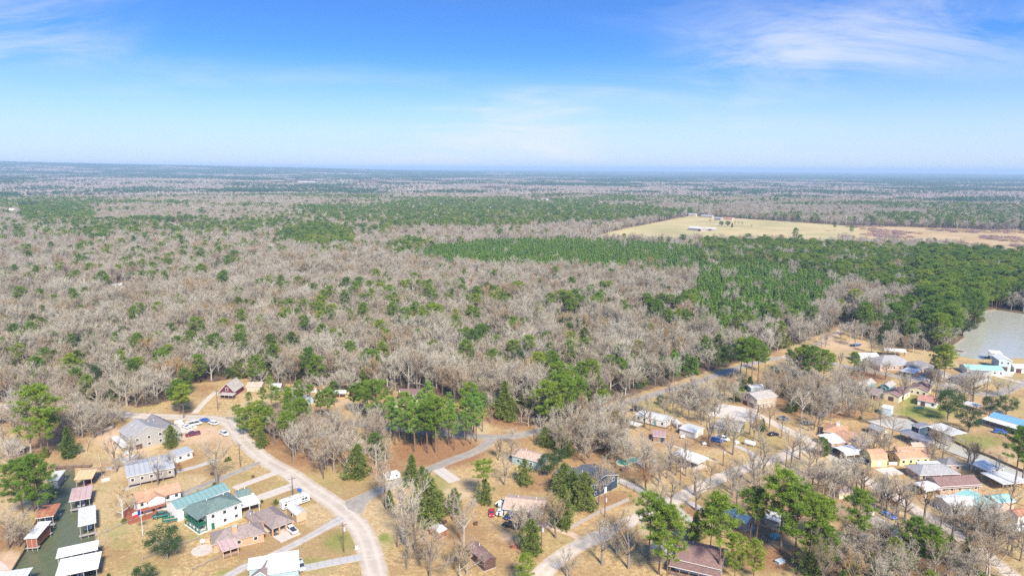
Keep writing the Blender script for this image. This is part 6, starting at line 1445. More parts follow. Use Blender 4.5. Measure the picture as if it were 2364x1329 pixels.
# bare trees by hand
for a in [('pale', 284, 1204, 1118), ('sparse', 502, 1119, 1008), ('sparse', 365, 1118, 1042), ('bare', 181, 985, 905), ('pale', 265, 970, 915), ('bare', 300, 1090, 1010), ('sparse', 268, 1090, 1000), ('bare', 20, 1266, 1170), ('bare', 45, 1262, 1185), ('sparse', 395, 1095, 1040),
          ('bare', 893, 1174, 1046), ('pale', 931, 1251, 1105), ('sparse', 960, 1275, 1170), ('sparse', 969, 1304, 1253), ('bare', 992, 1332, 1212), ('pale', 1063, 1335, 1245), ('pale', 1071, 1260, 1148), ('pale', 1078, 1325, 1240), ('bare', 1197, 1265, 1158), ('bare', 1239, 1232, 1150), ('bare', 1283, 1241, 1138),
          ('sparse', 1390, 1302, 1186), ('sparse', 1424, 1276, 1172), ('sparse', 1451, 1312, 1200), ('sparse', 1166, 1120, 1036), ('sparse', 1310, 1330, 1258), ('sparse', 1320, 1335, 1275), ('bare', 1491, 1131, 1020), ('russet', 1491, 1133, 1075), ('sparse', 1520, 1172, 1105), ('sparse', 1548, 1170, 1092), ('bare', 1382, 1165, 1060),
          ('sparse', 1469, 940, 908), ('sparse', 1692, 1049, 955), ('sparse', 1764, 1102, 998), ('sparse', 1846, 1060, 980), ('sparse', 1827, 1081, 988), ('sparse', 1740, 1017, 950), ('sparse', 1639, 1030, 940), ('sparse', 1662, 1030, 960), ('sparse', 1690, 1140, 1055), ('sparse', 1603, 1142, 1068), ('sparse', 1640, 1120, 1060), ('sparse', 1735, 1115, 1030), ('sparse', 1740, 1130, 1045),
          ('sparse', 1607, 1177, 1084), ('sparse', 1690, 1148, 1075), ('sparse', 1645, 1165, 1100), ('sparse', 1424, 1278, 1195), ('bare', 1887, 1146, 1062), ('bare', 1875, 1130, 1050), ('sparse', 1925, 1151, 1058), ('sparse', 1952, 1145, 1075), ('sparse', 1976, 1133, 1062), ('sparse', 1986, 1143, 1064), ('sparse', 2034, 1184, 1092), ('sparse', 2072, 1196, 1092), ('sparse', 2093, 1172, 1098), ('russet', 2060, 1185, 1145),
          ('sparse', 2134, 1202, 1108), ('sparse', 2167, 1245, 1148), ('sparse', 2197, 1239, 1140), ('sparse', 2230, 1262, 1170), ('sparse', 2205, 1225, 1150), ('sparse', 2260, 1225, 1130), ('sparse', 2330, 1190, 1110), ('sparse', 2290, 1270, 1180), ('bare', 2040, 1165, 1090),
          ('sparse', 2084, 925, 858), ('sparse', 2144, 908, 848), ('sparse', 2246, 927, 842), ('sparse', 2304, 911, 872), ('sparse', 2020, 872, 826), ('sparse', 2044, 876, 832), ('bare', 1991, 974, 912), ('sparse', 2033, 987, 940), ('sparse', 2060, 1009, 952), ('bare', 2238, 1092, 1018), ('sparse', 2300, 1105, 1050), ('pale', 2255, 900, 855),
          ('sparse', 700, 1020, 955), ('sparse', 635, 1025, 960), ('pale', 1700, 905, 855), ('sparse', 1610, 950, 890), ('sparse', 1575, 935, 885), ('bare', 1545, 925, 885), ('bare', 1660, 955, 905), ('pale', 1185, 1028, 985), ('bare', 1180, 1065, 1005), ('bare', 1150, 1062, 1010), ('bare', 880, 985, 930), ('russet', 416, 1090, 1065)]: T(*a)
# stands of trees in and around the yards, each its own tree
STANDS = [  # outline, number, kinds, height range, label, group
    ([(905, 1042), (1000, 1052), (1118, 1022), (1122, 990), (960, 984), (900, 996)], 34, ['slim'] * 6 + ['pine'], (13, 23), 'tall slender pine in the grove beside the asphalt road', 'pine grove by the asphalt road'),
    ([(0, 965), (200, 960), (250, 985), (200, 1010), (0, 1000), (-120, 990)], 35, ['bare', 'pale', 'bare'], (10, 16), 'bare grey tree in the strip below the road at far left', 'bare trees below the road at left'),
    ([(-120, 1020), (60, 1025), (80, 1060), (20, 1110), (-120, 1110)], 12, ['bare', 'pale'], (9, 14), 'bare tree beside the weathered house at the left edge', 'bare trees at the left edge'),
    ([(600, 985), (880, 996), (900, 1085), (840, 1110), (740, 1095), (650, 1050)], 50, ['bare', 'pale', 'sparse', 'bare', 'pale'], (9, 15), 'bare tree in the leafy triangle between the two roads', 'bare trees in the road triangle'),
    ([(1240, 1010), (1330, 985), (1440, 965), (1450, 1010), (1440, 1065), (1330, 1075), (1260, 1050)], 44, ['bare', 'pale', 'bare'], (9, 15), 'bare grey tree in the thicket above the dark blue house', 'bare thicket above the dark blue house'),
    ([(1430, 950), (1660, 900), (1760, 965), (1680, 1010), (1560, 1010), (1450, 1000)], 35, ['sparse', 'bare', 'sparse'], (8, 13), 'bare yard tree around the long pale mobile home', 'bare trees round the mobile home'),
    ([(1770, 890), (1960, 900), (2000, 940), (1960, 975), (1840, 965), (1760, 940)], 40, ['bare', 'pale', 'bare'], (9, 15), 'bare tree in the thicket between the tan and teal houses', 'bare thicket by the teal house'),
    ([(1960, 1255), (2120, 1270), (2300, 1330), (2200, 1400), (1900, 1390), (1900, 1300)], 34, ['pale', 'bare', 'sparse'], (9, 14), 'bare tree in the tangle along the bottom right edge', 'bare tangle at bottom right'),
    ([(1840, 1055), (1930, 1085), (1930, 1160), (1840, 1150)], 6, ['bare', 'sparse'], (10, 15), 'bare tree beside the gravel junction at right', 'bare trees at the gravel junction'),
    ([(2180, 1215), (2360, 1230), (2364, 1300), (2290, 1280)], 12, ['sparse', 'bare'], (9, 13), 'thin bare tree along the pale road at lower right', 'bare trees at lower right road'),
    ([(1950, 775), (2080, 790), (2160, 815), (2050, 830), (1960, 805)], 22, ['bare', 'pale', 'bare'], (9, 14), 'bare tree between the pale lodge and the pine point', 'bare trees by the lodge'),
    ([(1390, 1020), (1480, 1030), (1490, 1080), (1400, 1095)], 11, ['sparse', 'bare'], (8, 12), 'bare tree round the green swimming pool', 'bare trees by the green pool'),
    ([(560, 880), (760, 892), (1080, 935), (1000, 935), (760, 915), (640, 910)], 19, ['bare', 'pale', 'bare'], (8, 13), 'bare tree behind the roadside cabins', 'bare trees behind the cabins'),
    ([(0, 900), (200, 905), (330, 930), (330, 945), (0, 932)], 30, ['bare', 'pale'], (10, 15), 'bare tree lining the upper side of the road at far left', 'bare trees above the road at left'),
    ([(200, 965), (290, 970), (260, 1000), (190, 1030), (170, 1000)], 12, ['bare', 'pale', 'sparse'], (9, 13), 'bare tree left of the house being built', 'bare trees left of the house being built'),
    ([(625, 925), (880, 930), (900, 965), (740, 962), (600, 955)], 7, ['slim', 'pine', 'slim'], (10, 15), 'bright green pine on the verge above the asphalt road', 'pines on the verge above the asphalt road'),
    ([(560, 985), (720, 985), (700, 1035), (610, 1020)], 9, ['bigpine', 'pine', 'bare'], (12, 16), 'tree at the wooded corner right of the pale road bend', 'trees at the wooded road corner'),
    ([(1480, 1040), (1600, 1090), (1560, 1140), (1470, 1110)], 11, ['sparse'], (9, 13), 'thin bare tree on the lawn below the large white carport', 'bare trees below the white carport'),
    ([(1640, 1140), (1830, 1090), (1860, 1180), (1700, 1200)], 9, ['sparse', 'bare'], (8, 13), 'bare tree on the brown lawn inside the gravel bend', 'bare trees inside the gravel bend'),
    ([(1780, 845), (2000, 850), (2010, 885), (1800, 895)], 19, ['bare', 'sparse', 'pale'], (8, 13), 'bare tree beneath the pine clump above the tan house', 'bare trees under the pine clump'),
    ([(2060, 930), (2360, 880), (2364, 930), (2200, 950)], 9, ['sparse'], (9, 14), 'thin bare tree on the green lakeside lawns', 'bare trees on the lakeside lawns'),
    ([(1920, 1040), (2100, 1010), (2260, 1070), (2060, 1110)], 11, ['sparse', 'bare'], (8, 12), 'bare tree between the orange roofed houses', 'bare trees between the orange roofs'),
    ([(900, 1180), (1060, 1180), (1080, 1320), (920, 1320)], 5, ['sparse'], (9, 15), 'bare tree on the lawn right of the pale road', 'bare trees right of the pale road'),
    ([(1240, 1000), (1450, 960), (1450, 1060), (1280, 1070)], 12, ['cedar', 'round'], (4, 7), 'dark evergreen in the thicket above the dark blue house', 'evergreens in the thicket'),
    ([(1780, 900), (1960, 900), (1960, 960), (1800, 955)], 9, ['cedar', 'round'], (4, 7), 'dark evergreen in the thicket by the teal house', 'evergreens by the teal house'),
    ([(1900, 1290), (2300, 1290), (2300, 1400), (1900, 1400)], 11, ['cedar', 'bigpine'], (6, 11), 'evergreen in the tangle at the bottom right', 'evergreens at bottom right'),
    ([(1830, 800), (1920, 763), (1965, 775), (1880, 822)], 11, ['bare', 'pale', 'sparse'], (8, 13), 'bare tree beside the sandy dirt road', 'bare trees by the dirt road'),
    ([(1650, 1000), (1900, 965), (1960, 1030), (1800, 1060)], 9, ['sparse'], (8, 13), 'thin bare tree between the olive house and the orange roofs', 'bare trees by the olive house'),
    ([(1960, 1100), (2150, 1190), (2050, 1240), (1900, 1200)], 12, ['sparse', 'bare'], (8, 13), 'bare tree on the brown lawn left of the lower right road', 'bare trees left of the lower right road'),
    ([(1060, 925), (1240, 950), (1240, 985), (1120, 985)], 7, ['bare', 'pale', 'sparse'], (8, 12), 'bare tree on the brown verge above the pine grove', 'bare trees above the pine grove'),
    ([(1990, 900), (2060, 960), (2030, 975), (1960, 960)], 8, ['bare'], (7, 11), 'bare tree on the brown bank at the head of the creek', 'bare trees at the creek head')]
rs = random.Random(77)
def free(x, y, m_=1.0):
    for fx, fy, fr in FOOT:
        if abs(x - fx) < fr and abs(y - fy) < fr and math.hypot(x - fx, y - fy) < fr * .85: return False
    for rx, ry, rw in ROADS:
        if abs(x - rx) < rw + m_ and abs(y - ry) < rw + m_: return False
    pt_ = np.array([[x, y]])
    for w in WP + PADS:
        if inside(pt_, w)[0]: return False
    return True
STAND_TREES = []
for outl, n, ks, (h0, h1), lb, gp in STANDS:
    pg = poly(outl); lo, hi = pg.min(0), pg.max(0); got = []
    for _ in range(n * 30):
        if len(got) >= n: break
        x, y = rs.uniform(lo[0], hi[0]), rs.uniform(lo[1], hi[1])
        if not inside(np.array([[x, y]]), pg)[0] or not free(x, y): continue
        if any(math.hypot(x - a, y - b_) < 3.2 for a, b_ in got): continue
        got.append((x, y)); kd = rs.choice(ks); lk = lb
        for w0 in ('tree at', 'dark evergreen in', 'evergreen in'):
            if lb.startswith(w0): lk = {'pine': 'tall green pine', 'bigpine': 'full crowned pine', 'bare': 'bare twiggy tree', 'cedar': 'conical cedar', 'round': 'round dark evergreen'}[kd] + ' ' + lb[len(w0) - 2:]
        STAND_TREES.append((kd, x, y, rs.uniform(h0, h1), lk, gp))
# labels of the hand placed trees: by kind, nearest landmark and order from the left
byl = {}
for t in TREES:
    k = min(LAND, key=lambda l: math.hypot(l[1] - t[1], l[2] - t[2]))
    byl.setdefault((t[0], k[0]), []).append(t)
ORD = ['leftmost', 'second', 'third', 'fourth', 'fifth', 'sixth', 'seventh', 'eighth', 'ninth', 'tenth', 'eleventh', 'twelfth', 'thirteenth', 'fourteenth', 'fifteenth', 'sixteenth', 'seventeenth', 'eighteenth']
for (kd, land), ts in byl.items():
    ts.sort(key=lambda t: t[6])
    for i, t in enumerate(ts):
        if len(ts) == 1: t[4] = '%s nearest %s' % (ADJ[kd], land)
        elif i == 0: t[4] = 'leftmost %s near %s' % (ADJ[kd], land)
        elif i == len(ts) - 1: t[4] = 'rightmost %s near %s' % (ADJ[kd], land)
        else: t[4] = '%s from left, %s near %s' % (ORD[min(i, 17)], ADJ[kd], land.replace('the ', '', 1))
        t[5] = {'bare': 'bare yard trees', 'pale': 'bare yard trees', 'sparse': 'bare yard trees', 'russet': 'russet trees', 'pine': 'yard pines', 'bigpine': 'yard pines', 'cedar': 'yard cedars', 'round': 'evergreen yard trees'}[kd]
for t in TREES: t.pop()
YARD = [tuple(t) for t in TREES] + STAND_TREES
YARD.sort(key=lambda t: math.hypot(t[1], t[2]))
BARE = ('bare', 'pale', 'sparse')
n_bare = n_pine = 0; spare = []
for kd, x, y, h, lb, gp in YARD:
    if kd in BARE:
        if n_bare >= 310: spare.append((kd if kd != 'sparse' else 'bare', x, y, h)); continue
        n_bare += 1
    n_pine += kd in ('pine', 'bigpine', 'slim')
    tree_object(kd, x, y, 0, h, lb, gp, rs, rs.uniform(.95, 1.2) * (1.1 if kd in ('bare', 'pale') else 1.0))
# yard shrubs
for i, (x, y, h, lb) in enumerate([(522, 1065, 1.4, 'small green shrub on the lawn beside the utility pole'), (528, 1062, 1.6, 'round shrub left of the pale road bend'), (750, 1082, 1.6, 'green shrub under the short pole'), (678, 1050, 1.6, 'shrub at the foot of bare trees by the road'), (604, 1160, 1.3, 'small shrub beside the concrete drive'), (637, 1163, 1.8, 'clipped bush at the end of the travel trailer'), (286, 1206, 1.6, 'shrub at the foot of the spreading canal tree'), (495, 1122, 1.6, 'yellow green shrub by the workshop roof'), (1985, 968, 1.8, 'shrub on the creek bank'), (1712, 902, 2.2, 'dark shrub by the tan two storey house')]):
    p = at(x, y); tree_object('cedar', p.x, p.y, 0, h, lb, 'yard shrubs', rs, 1.7)

# ------------------------------------------------------------------ the woods
PINE_PATCH = [  # outline, share of pines, kind
    ([(925, 585), (1010, 568), (1100, 556), (1300, 549), (1500, 560), (1615, 572), (1640, 614), (1560, 626), (1300, 618), (1150, 613), (1000, 604)], .97, 'young'),
    ([(1616, 550), (1800, 552), (1933, 557), (2060, 562), (2140, 576), (2140, 660), (1964, 640), (1768, 598), (1616, 594)], .76, 'bigpine'),
    ([(2150, 570), (2250, 576), (2364, 600), (2700, 625), (2700, 690), (2364, 648), (2240, 642), (2140, 634)], .92, 'bigpine'),
    ([(2140, 640), (2364, 645), (2700, 690), (2700, 740), (2364, 715), (2230, 712), (2150, 682)], .72, 'bigpine'),
    ([(1590, 692), (1616, 614), (1760, 603), (1960, 645), (1890, 700), (1870, 728), (1760, 762), (1655, 772), (1610, 730)], .95, 'young'),
    ([(1935, 747), (1940, 706), (2020, 684), (2110, 666), (2220, 680), (2250, 715), (2245, 762), (2205, 800), (2150, 792), (2060, 752)], .5, 'bigpine'),
    ([(1230, 775), (1330, 765), (1480, 790), (1510, 870), (1400, 900), (1290, 870), (1240, 830)], .32, 'bigpine'),
    ([(1240, 690), (1340, 660), (1420, 655), (1400, 690), (1300, 705)], .35, 'pine'), ([(930, 700), (1250, 720), (1230, 830), (1000, 800)], .09, 'pine'), ([(1420, 840), (1580, 800), (1640, 850), (1500, 900)], .25, 'young'), ([(1600, 870), (1700, 780), (1780, 790), (1700, 840)], .35, 'pine'),
    ([(640, 532), (720, 515), (815, 525), (815, 560), (650, 562)], .85, 'pine'), ([(30, 468), (200, 464), (225, 500), (60, 506)], .85, 'bigpine'), ([(190, 520), (250, 515), (255, 545), (200, 548)], .7, 'bigpine'),
    ([(700, 485), (860, 470), (1000, 459), (1480, 474), (1585, 490), (1400, 508), (1100, 522), (900, 515), (760, 505)], .55, 'pine'), ([(60, 560), (640, 540), (640, 580), (400, 640), (60, 640)], .10, 'pine'),
    ([(620, 690), (830, 655), (1100, 640), (1240, 660), (1120, 720), (900, 740), (640, 720)], .13, 'pine'), ([(1480, 690), (1600, 675), (1620, 730), (1500, 720)], .5, 'pine'), ([(1640, 745), (1800, 705), (1880, 740), (1760, 760)], .3, 'pine'),
    ([(1760, 500), (1500, 480), (1420, 485), (1560, 470), (1900, 495)], .25, 'young'), ([(2020, 520), (2400, 530), (2400, 470), (2180, 480)], .30, 'bigpine'), ([(940, 545), (1000, 560), (900, 580), (880, 560)], .5, 'bigpine')]
SINGLE_PINES = [(42, 672), (93, 666), (119, 677), (164, 664), (197, 660), (175, 680), (186, 700), (319, 703), (305, 715), (361, 699), (371, 677), (416, 682), (33, 755), (40, 775), (70, 750), (113, 763), (362, 768), (385, 799), (434, 762), (551, 759), (407, 776), (161, 829), (175, 850), (197, 858), (90, 845),
                (636, 683), (668, 692), (663, 722), (726, 705), (745, 712), (808, 712), (848, 735), (876, 745), (940, 730), (975, 705), (1092, 770), (1145, 775), (1110, 750), (1075, 760), (1075, 790), (965, 755), (995, 755), (745, 758), (775, 755), (1040, 668), (1075, 660), (1100, 665), (1150, 665), (880, 790), (840, 812), (860, 812), (740, 790),
                (1205, 735), (1245, 695), (1330, 675), (1450, 705), (1440, 695), (1475, 785), (1005, 665), (820, 672), (850, 668), (880, 672), (900, 662), (1190, 658), (455, 820), (415, 830), (425, 845), (410, 880), (418, 890), (600, 648), (650, 575), (730, 570), (725, 590), (430, 615), (455, 612), (510, 630), (245, 640), (105, 580)]
rng = np.random.default_rng(12)
def scatter(d0, d1, st, margin):
    out = []
    ys = np.arange(d0 * .6, d1, st)
    for y in ys:
        w = min(math.sqrt(max(0, d1 * d1 - y * y)), y * .86 + 40)
        xs = np.arange(-w, w, st); out.append(np.stack([xs, np.full(len(xs), y)], -1))
    P = np.concatenate(out); P += rng.uniform(-.48, .48, P.shape) * st
    d = np.hypot(P[:, 0], P[:, 1]); P = P[(d >= d0) & (d < d1)]
    px = to_px(np.column_stack([P, np.full(len(P), 10.0)]))
    return P[(px[:, 0] > -margin) & (px[:, 0] < 2364 + margin) & (px[:, 2] > 1)]
PATCH = [(poly(o, 14 if k != 'young' else 8), s, k) for o, s, k in PINE_PATCH]
ra = np.array(ROADS); fa = np.array(FOOT)
def woods_ok(P):
    okm = inside(P, FOREST) & ~inside(P, FIELD) & ~inside(P, MARSH)
    for w in WP: okm &= ~inside(P, w)
    for i in range(0, len(ra), 1):
        okm &= ~((np.abs(P[:, 0] - ra[i, 0]) < ra[i, 2] + 2.2) & (np.abs(P[:, 1] - ra[i, 1]) < ra[i, 2] + 2.2))
    for fx, fy, fr in fa:
        okm &= ((P[:, 0] - fx) ** 2 + (P[:, 1] - fy) ** 2) > (fr * .95) ** 2
        # open ground in front of far roofs so that they show
        dd = math.hypot(fx, fy)
        if dd > 420:
            ux, uy = -fx / dd, -fy / dd; t = (P[:, 0] - fx) * ux + (P[:, 1] - fy) * uy; s = np.abs((P[:, 0] - fx) * uy - (P[:, 1] - fy) * ux)
            okm &= ~((t > 0) & (t < min(120, dd * .05)) & (s < fr * .6))
    px = to_px(np.column_stack([P, np.zeros(len(P))]))
    for cx, cy, rx, ry in clear_px:
        okm &= (((px[:, 0] - cx) / rx) ** 2 + ((px[:, 1] - cy) / ry) ** 2) > 1
    return okm
def classify(P, far_=False):
    """0 bare, 1 pale bare, 2 pine, 3 big pine, 4 young pine"""
    n = len(P); u = rng.random(n); base_ = .034 + 0 * u
    d = np.hypot(P[:, 0], P[:, 1])
    nz = wave_noise(P[:, 0], P[:, 1], 260, 9); n2_ = wave_noise(P[:, 0] * .6, P[:, 1] * 1.4, 800, 10)
    far_f = np.clip((d - 850) / 700, 0, 1)
    base_ = base_ * np.clip(.5 + nz * 1.6, .1, 2.2) + far_f * np.clip(.10 + .55 * n2_ + .35 * nz, 0, .85) + np.clip((d - 2600) / 2500, 0, 1) * .12
    kindv = np.where(u < base_, np.where(rng.random(n) < .5, 2, 3), np.where(rng.random(n) < .3, 1, 0))
    for pg, s, k in PATCH:
        m_ = inside(P, pg); mm = rng.random(n) < s
        kv = {'pine': 2, 'bigpine': 3, 'young': 4}[k]
        kindv = np.where(m_ & mm, kv, np.where(m_ & ~mm & (kindv > 1), 0, kindv))
    return kindv
near_P = scatter(230, 1000, 6.2, 320); near_P = near_P[woods_ok(near_P)]
near_K = classify(near_P)
gap = (wave_noise(near_P[:, 0], near_P[:, 1], 48, 62) > -.62) | (near_K > 1)
near_P, near_K = near_P[gap], near_K[gap]
thin = rng.random(len(near_P)) < np.where((near_K == 0) | (near_K == 1), .93, np.where(near_K == 4, 1.0, .8))
near_P, near_K = near_P[thin], near_K[thin]
ex = np.array([at(x, y, 15)[:2] for x, y in SINGLE_PINES])
near_d = np.min(np.hypot(near_P[:, None, 0] - ex[None, :, 0], near_P[:, None, 1] - ex[None, :, 1]), 1)
near_P, near_K = near_P[near_d > 3.5], near_K[near_d > 3.5]
near_P = np.concatenate([near_P, ex]); near_K = np.concatenate([near_K, np.where(rng.random(len(ex)) < .6, 3, 2)])
mid_P = scatter(1000, 2700, 9.0, 320); mid_P = mid_P[woods_ok(mid_P)]; mid_K = classify(mid_P)
KN = ['bare', 'pale', 'pine', 'bigpine', 'young']
def sizes(K, P=None, grow=1.0):
    n = len(K)
    h = np.choose(K, [rng.uniform(9, 18, n), rng.uniform(10, 18, n), rng.uniform(14, 19, n), rng.uniform(13, 18, n), rng.uniform(9.5, 13.5, n)])
    return h * grow
near_H = sizes(near_K)
_east = to_px(np.column_stack([near_P, np.full(len(near_P), 8.0)]))[:, 0] > 2120
near_H = np.where(_east & (near_K > 1), near_H * 1.35, near_H)
near_H = np.where(near_K < 2, near_H * np.clip(1 + .28 * wave_noise(near_P[:, 0], near_P[:, 1], 70, 61), .55, 1.35), near_H)
# nearest trees of each kind are trees of their own, to about 300 of a kind in view
px = to_px(np.column_stack([near_P, np.full(len(near_P), 10.0)])); vis = (px[:, 0] > -15) & (px[:, 0] < 2379)
dist = np.where(vis, np.hypot(near_P[:, 0], near_P[:, 1]), 1e9)
own = np.zeros(len(near_P), bool)
for ks, quota in (((0, 1), 300 - n_bare), ((2, 3), 300 - n_pine)):
    idx = np.where(np.isin(near_K, ks))[0]; idx = idx[np.argsort(dist[idx])][:max(0, quota)]; own[idx] = True
for i in np.where(own)[0]:
    kd = KN[near_K[i]]
    x_, y_ = near_P[i]
    if kd in ('bare', 'pale'): lb, gp = 'bare pale grey tree on the near edge of the winter woods', 'bare trees along the edge of the woods'
    else:
        zx = px[i][0]
        lb, gp = (('dark green pine standing among bare woods on the left', 'pines in the bare woods at left') if zx < 560 else ('dark green pine standing among bare woods at centre', 'pines in the bare woods at centre') if zx < 1180 else ('green pine in the mixed woods above the asphalt road', 'pines above the asphalt road') if zx < 1640 else ('dark green pine in the right hand woods toward the lake', 'pines toward the lake'))
    tree_object(kd, x_, y_, 0, float(near_H[i]), lb, gp, rs, rs.uniform(.95, 1.2))
def instancer(name, label, cat, P, zs, sc, rot, idx, meshes):
    """one mass of plants: points carrying copies of a few plants"""
    me = bpy.data.meshes.new(name)
    me.from_pydata(np.column_stack([P, zs]).tolist(), [], [])
    for nm, ty, v in (('s', 'FLOAT_VECTOR', sc), ('r', 'FLOAT', rot), ('k', 'INT', idx)):
        a = me.attributes.new(nm, ty, 'POINT'); a.data.foreach_set('vector' if ty == 'FLOAT_VECTOR' else 'value', np.asarray(v, np.float32 if ty != 'INT' else np.int32).ravel())
    o = link(name, me); tag(o, label, cat, kind='stuff')
    src = bpy.data.collections.new(name + '_plants')
    for i, m_ in enumerate(meshes):
        so = bpy.data.objects.new('%s_plant_%02d' % (name, i), m_); src.objects.link(so)
    g = bpy.data.node_groups.new(name, 'GeometryNodeTree'); g.interface.new_socket('Geometry', in_out='INPUT', socket_type='NodeSocketGeometry'); g.interface.new_socket('Geometry', in_out='OUTPUT', socket_type='NodeSocketGeometry')
    gi, go = g.nodes.new('NodeGroupInput'), g.nodes.new('NodeGroupOutput')
    ci = g.nodes.new('GeometryNodeCollectionInfo'); ci.inputs['Collection'].default_value = src; ci.inputs['Separate Children'].default_value = True; ci.inputs['Reset Children'].default_value = True
    io = g.nodes.new('GeometryNodeInstanceOnPoints'); io.inputs['Pick Instance'].default_value = True
    def att(nm, ty):
        n = g.nodes.new('GeometryNodeInputNamedAttribute'); n.data_type = ty; n.inputs[0].default_value = nm; return n.outputs[0]
    cx_ = g.nodes.new('ShaderNodeCombineXYZ'); g.links.new(att('r', 'FLOAT'), cx_.inputs[2])
    e2r = g.nodes.new('FunctionNodeEulerToRotation'); g.links.new(cx_.outputs[0], e2r.inputs[0])
    g.links.new(gi.outputs[0], io.inputs['Points']); g.links.new(ci.outputs[0], io.inputs['Instance']); g.links.new(att('k', 'INT'), io.inputs['Instance Index'])
    g.links.new(e2r.outputs[0], io.inputs['Rotation']); g.links.new(att('s', 'FLOAT_VECTOR'), io.inputs['Scale']); g.links.new(io.outputs[0], go.inputs[0])
    md = o.modifiers.new('plants', 'NODES'); md.node_group = g
    return o
def mass(name, label, P, K, H, kset, wide=(1.0, 1.25)):
    m_ = np.isin(K, [KN.index(k) for k in kset]); P, K, H = P[m_], K[m_], H[m_]
    meshes, first, cnt, hh = [], {}, {}, {}
    for k in kset:
        first[KN.index(k)] = len(meshes); cnt[KN.index(k)] = len(KINDS[k][1]); hh[KN.index(k)] = KINDS[k][0]; meshes += [v[2] for v in KINDS[k][1]]
    n = len(P)
    if not n: return
    idx = np.array([first[k] for k in K]) + (rng.random(n) * np.array([cnt[k] for k in K])).astype(int)
    s = H / np.array([hh[k] for k in K]); w = rng.uniform(*wide, n)
    instancer(name, label, 'woods', P, hill(P[:, 0], P[:, 1]), np.column_stack([s * w, s * w, s]), rng.uniform(0, 6.28, n), idx, meshes)
rest = ~own
sP = np.array([[t[1], t[2]] for t in spare]).reshape(-1, 2); sK = np.array([KN.index(t[0]) for t in spare], int); sH = np.array([t[3] for t in spare], float)
allP = np.concatenate([near_P[rest], mid_P, sP]); allK = np.concatenate([near_K[rest], mid_K, sK]); allH = np.concatenate([near_H[rest], sizes(mid_K, grow=1.05), sH])
mass('bare_woods', 'wide mass of bare grey winter trees stretching back from the road', allP, allK, allH, ['bare', 'pale'], (1.05, 1.35))
mass('pine_woods', 'dark green pine belts standing in the bare woods', allP, allK, allH, ['pine', 'bigpine'], (1.05, 1.4))
mass('pine_plantation', 'bright green stands of young plantation pines', allP, allK, allH, ['young'], (1.15, 1.5))
# undergrowth along the edge of the woods
br_P = scatter(230, 620, 7.5, 100); br_P = br_P[woods_ok(br_P) & (rng.random(len(br_P)) < .8)]
n = len(br_P); s = rng.uniform(.5, 1.5, n)
instancer('undergrowth', 'low tangled undergrowth beneath the bare woods', 'undergrowth', br_P, np.zeros(n), np.column_stack([s * 1.3, s * 1.3, s]), rng.uniform(0, 6.28, n), rng.integers(0, 5, n), [KINDS['brush'][1][0][2], KINDS['brush'][1][1][2], KINDS['brush'][1][0][2], KINDS['cedar'][1][1][2], KINDS['brush'][1][1][2]])
ev_P = scatter(230, 900, 15.0, 150); ev_P = ev_P[woods_ok(ev_P) & (rng.random(len(ev_P)) < .85 * np.clip(.55 + .9 * wave_noise(ev_P[:, 0], ev_P[:, 1], 140, 41), .1, 1))]
n = len(ev_P); s = rng.uniform(.4, 1.15, n)
instancer('evergreen_understorey', 'small dark evergreens scattered under the bare woods', 'undergrowth', ev_P, np.zeros(n), np.column_stack([s * 1.25, s * 1.25, s]), rng.uniform(0, 6.28, n), rng.integers(0, 6, n), [v[2] for v in KINDS['cedar'][1]] + [v[2] for v in KINDS['round'][1]])
mb_P = scatter(900, 2700, 11.0, 320); mb_P = mb_P[inside(mb_P, MARSH)]; mb_P = mb_P[wave_noise(mb_P[:, 0], mb_P[:, 1], 160, 51) > .28]
n = len(mb_P); s = rng.uniform(.6, 1.7, n)
instancer('marsh_brush', 'low reddish brush over the brown marsh', 'undergrowth', mb_P, np.zeros(n), np.column_stack([s * 2.2, s * 2.2, s]), rng.uniform(0, 6.28, n), rng.integers(0, 2, n), [gen_brush(75)[1].mesh('marsh_brush', mat('marsh_twig', (.34, .22, .20))), gen_brush(76)[1].mesh('marsh_brush', mat('marsh_reed', (.46, .33, .20)))])
def gen_tuft(seed, n=26, r=.75, h=.42):
    rn = random.Random(seed); mb = MB()
    for _ in range(n):
        a = rn.uniform(0, 6.3); q = rn.random() ** .7 * r; c = Vector((math.cos(a) * q, math.sin(a) * q, 0)); e = c + Vector((rn.uniform(-.25, .25), rn.uniform(-.25, .25), h * rn.uniform(.4, 1)))
        strip(mb, c, e, .16, rn)
    return mb
tuft_m = [leafmat('dry_tuft', [(.30, .19, .085), (.52, .36, .17)], 12), leafmat('leaf_pile', [(.15, .085, .045), (.30, .165, .08)], 12), leafmat('green_tuft', [(.15, .17, .045), (.28, .27, .08)], 12)]
tufts = [gen_tuft(81 + i, 26 + 8 * (i % 2), (.7, .9, .6)[i % 3], (.40, .25, .35)[i % 3]).mesh('tuft', tuft_m[i % 3]) for i in range(6)]
tP = scatter(165, 430, 1.9, 120)
okm = ~inside(tP, FOREST)
for w in WP + PADS: okm &= ~inside(tP, w)
for rx_, ry_, rw_ in ROADS: okm &= ((tP[:, 0] - rx_) ** 2 + (tP[:, 1] - ry_) ** 2) > (rw_ * .96) ** 2
for fx, fy, fr in FOOT: okm &= ((tP[:, 0] - fx) ** 2 + (tP[:, 1] - fy) ** 2) > (fr * .7) ** 2
pxt = to_px(np.column_stack([tP, np.zeros(len(tP))])); wgt = np.zeros((len(tP), 3))
for cx, cy, rx, ry, ch, am in spots: wgt[:, ch] = np.maximum(wgt[:, ch], am * np.clip(1.25 - ((pxt[:, 0] - cx) / rx) ** 2 - ((pxt[:, 1] - cy) / ry) ** 2, 0, 1))
nzv = wave_noise(tP[:, 0], tP[:, 1], 16, 71)
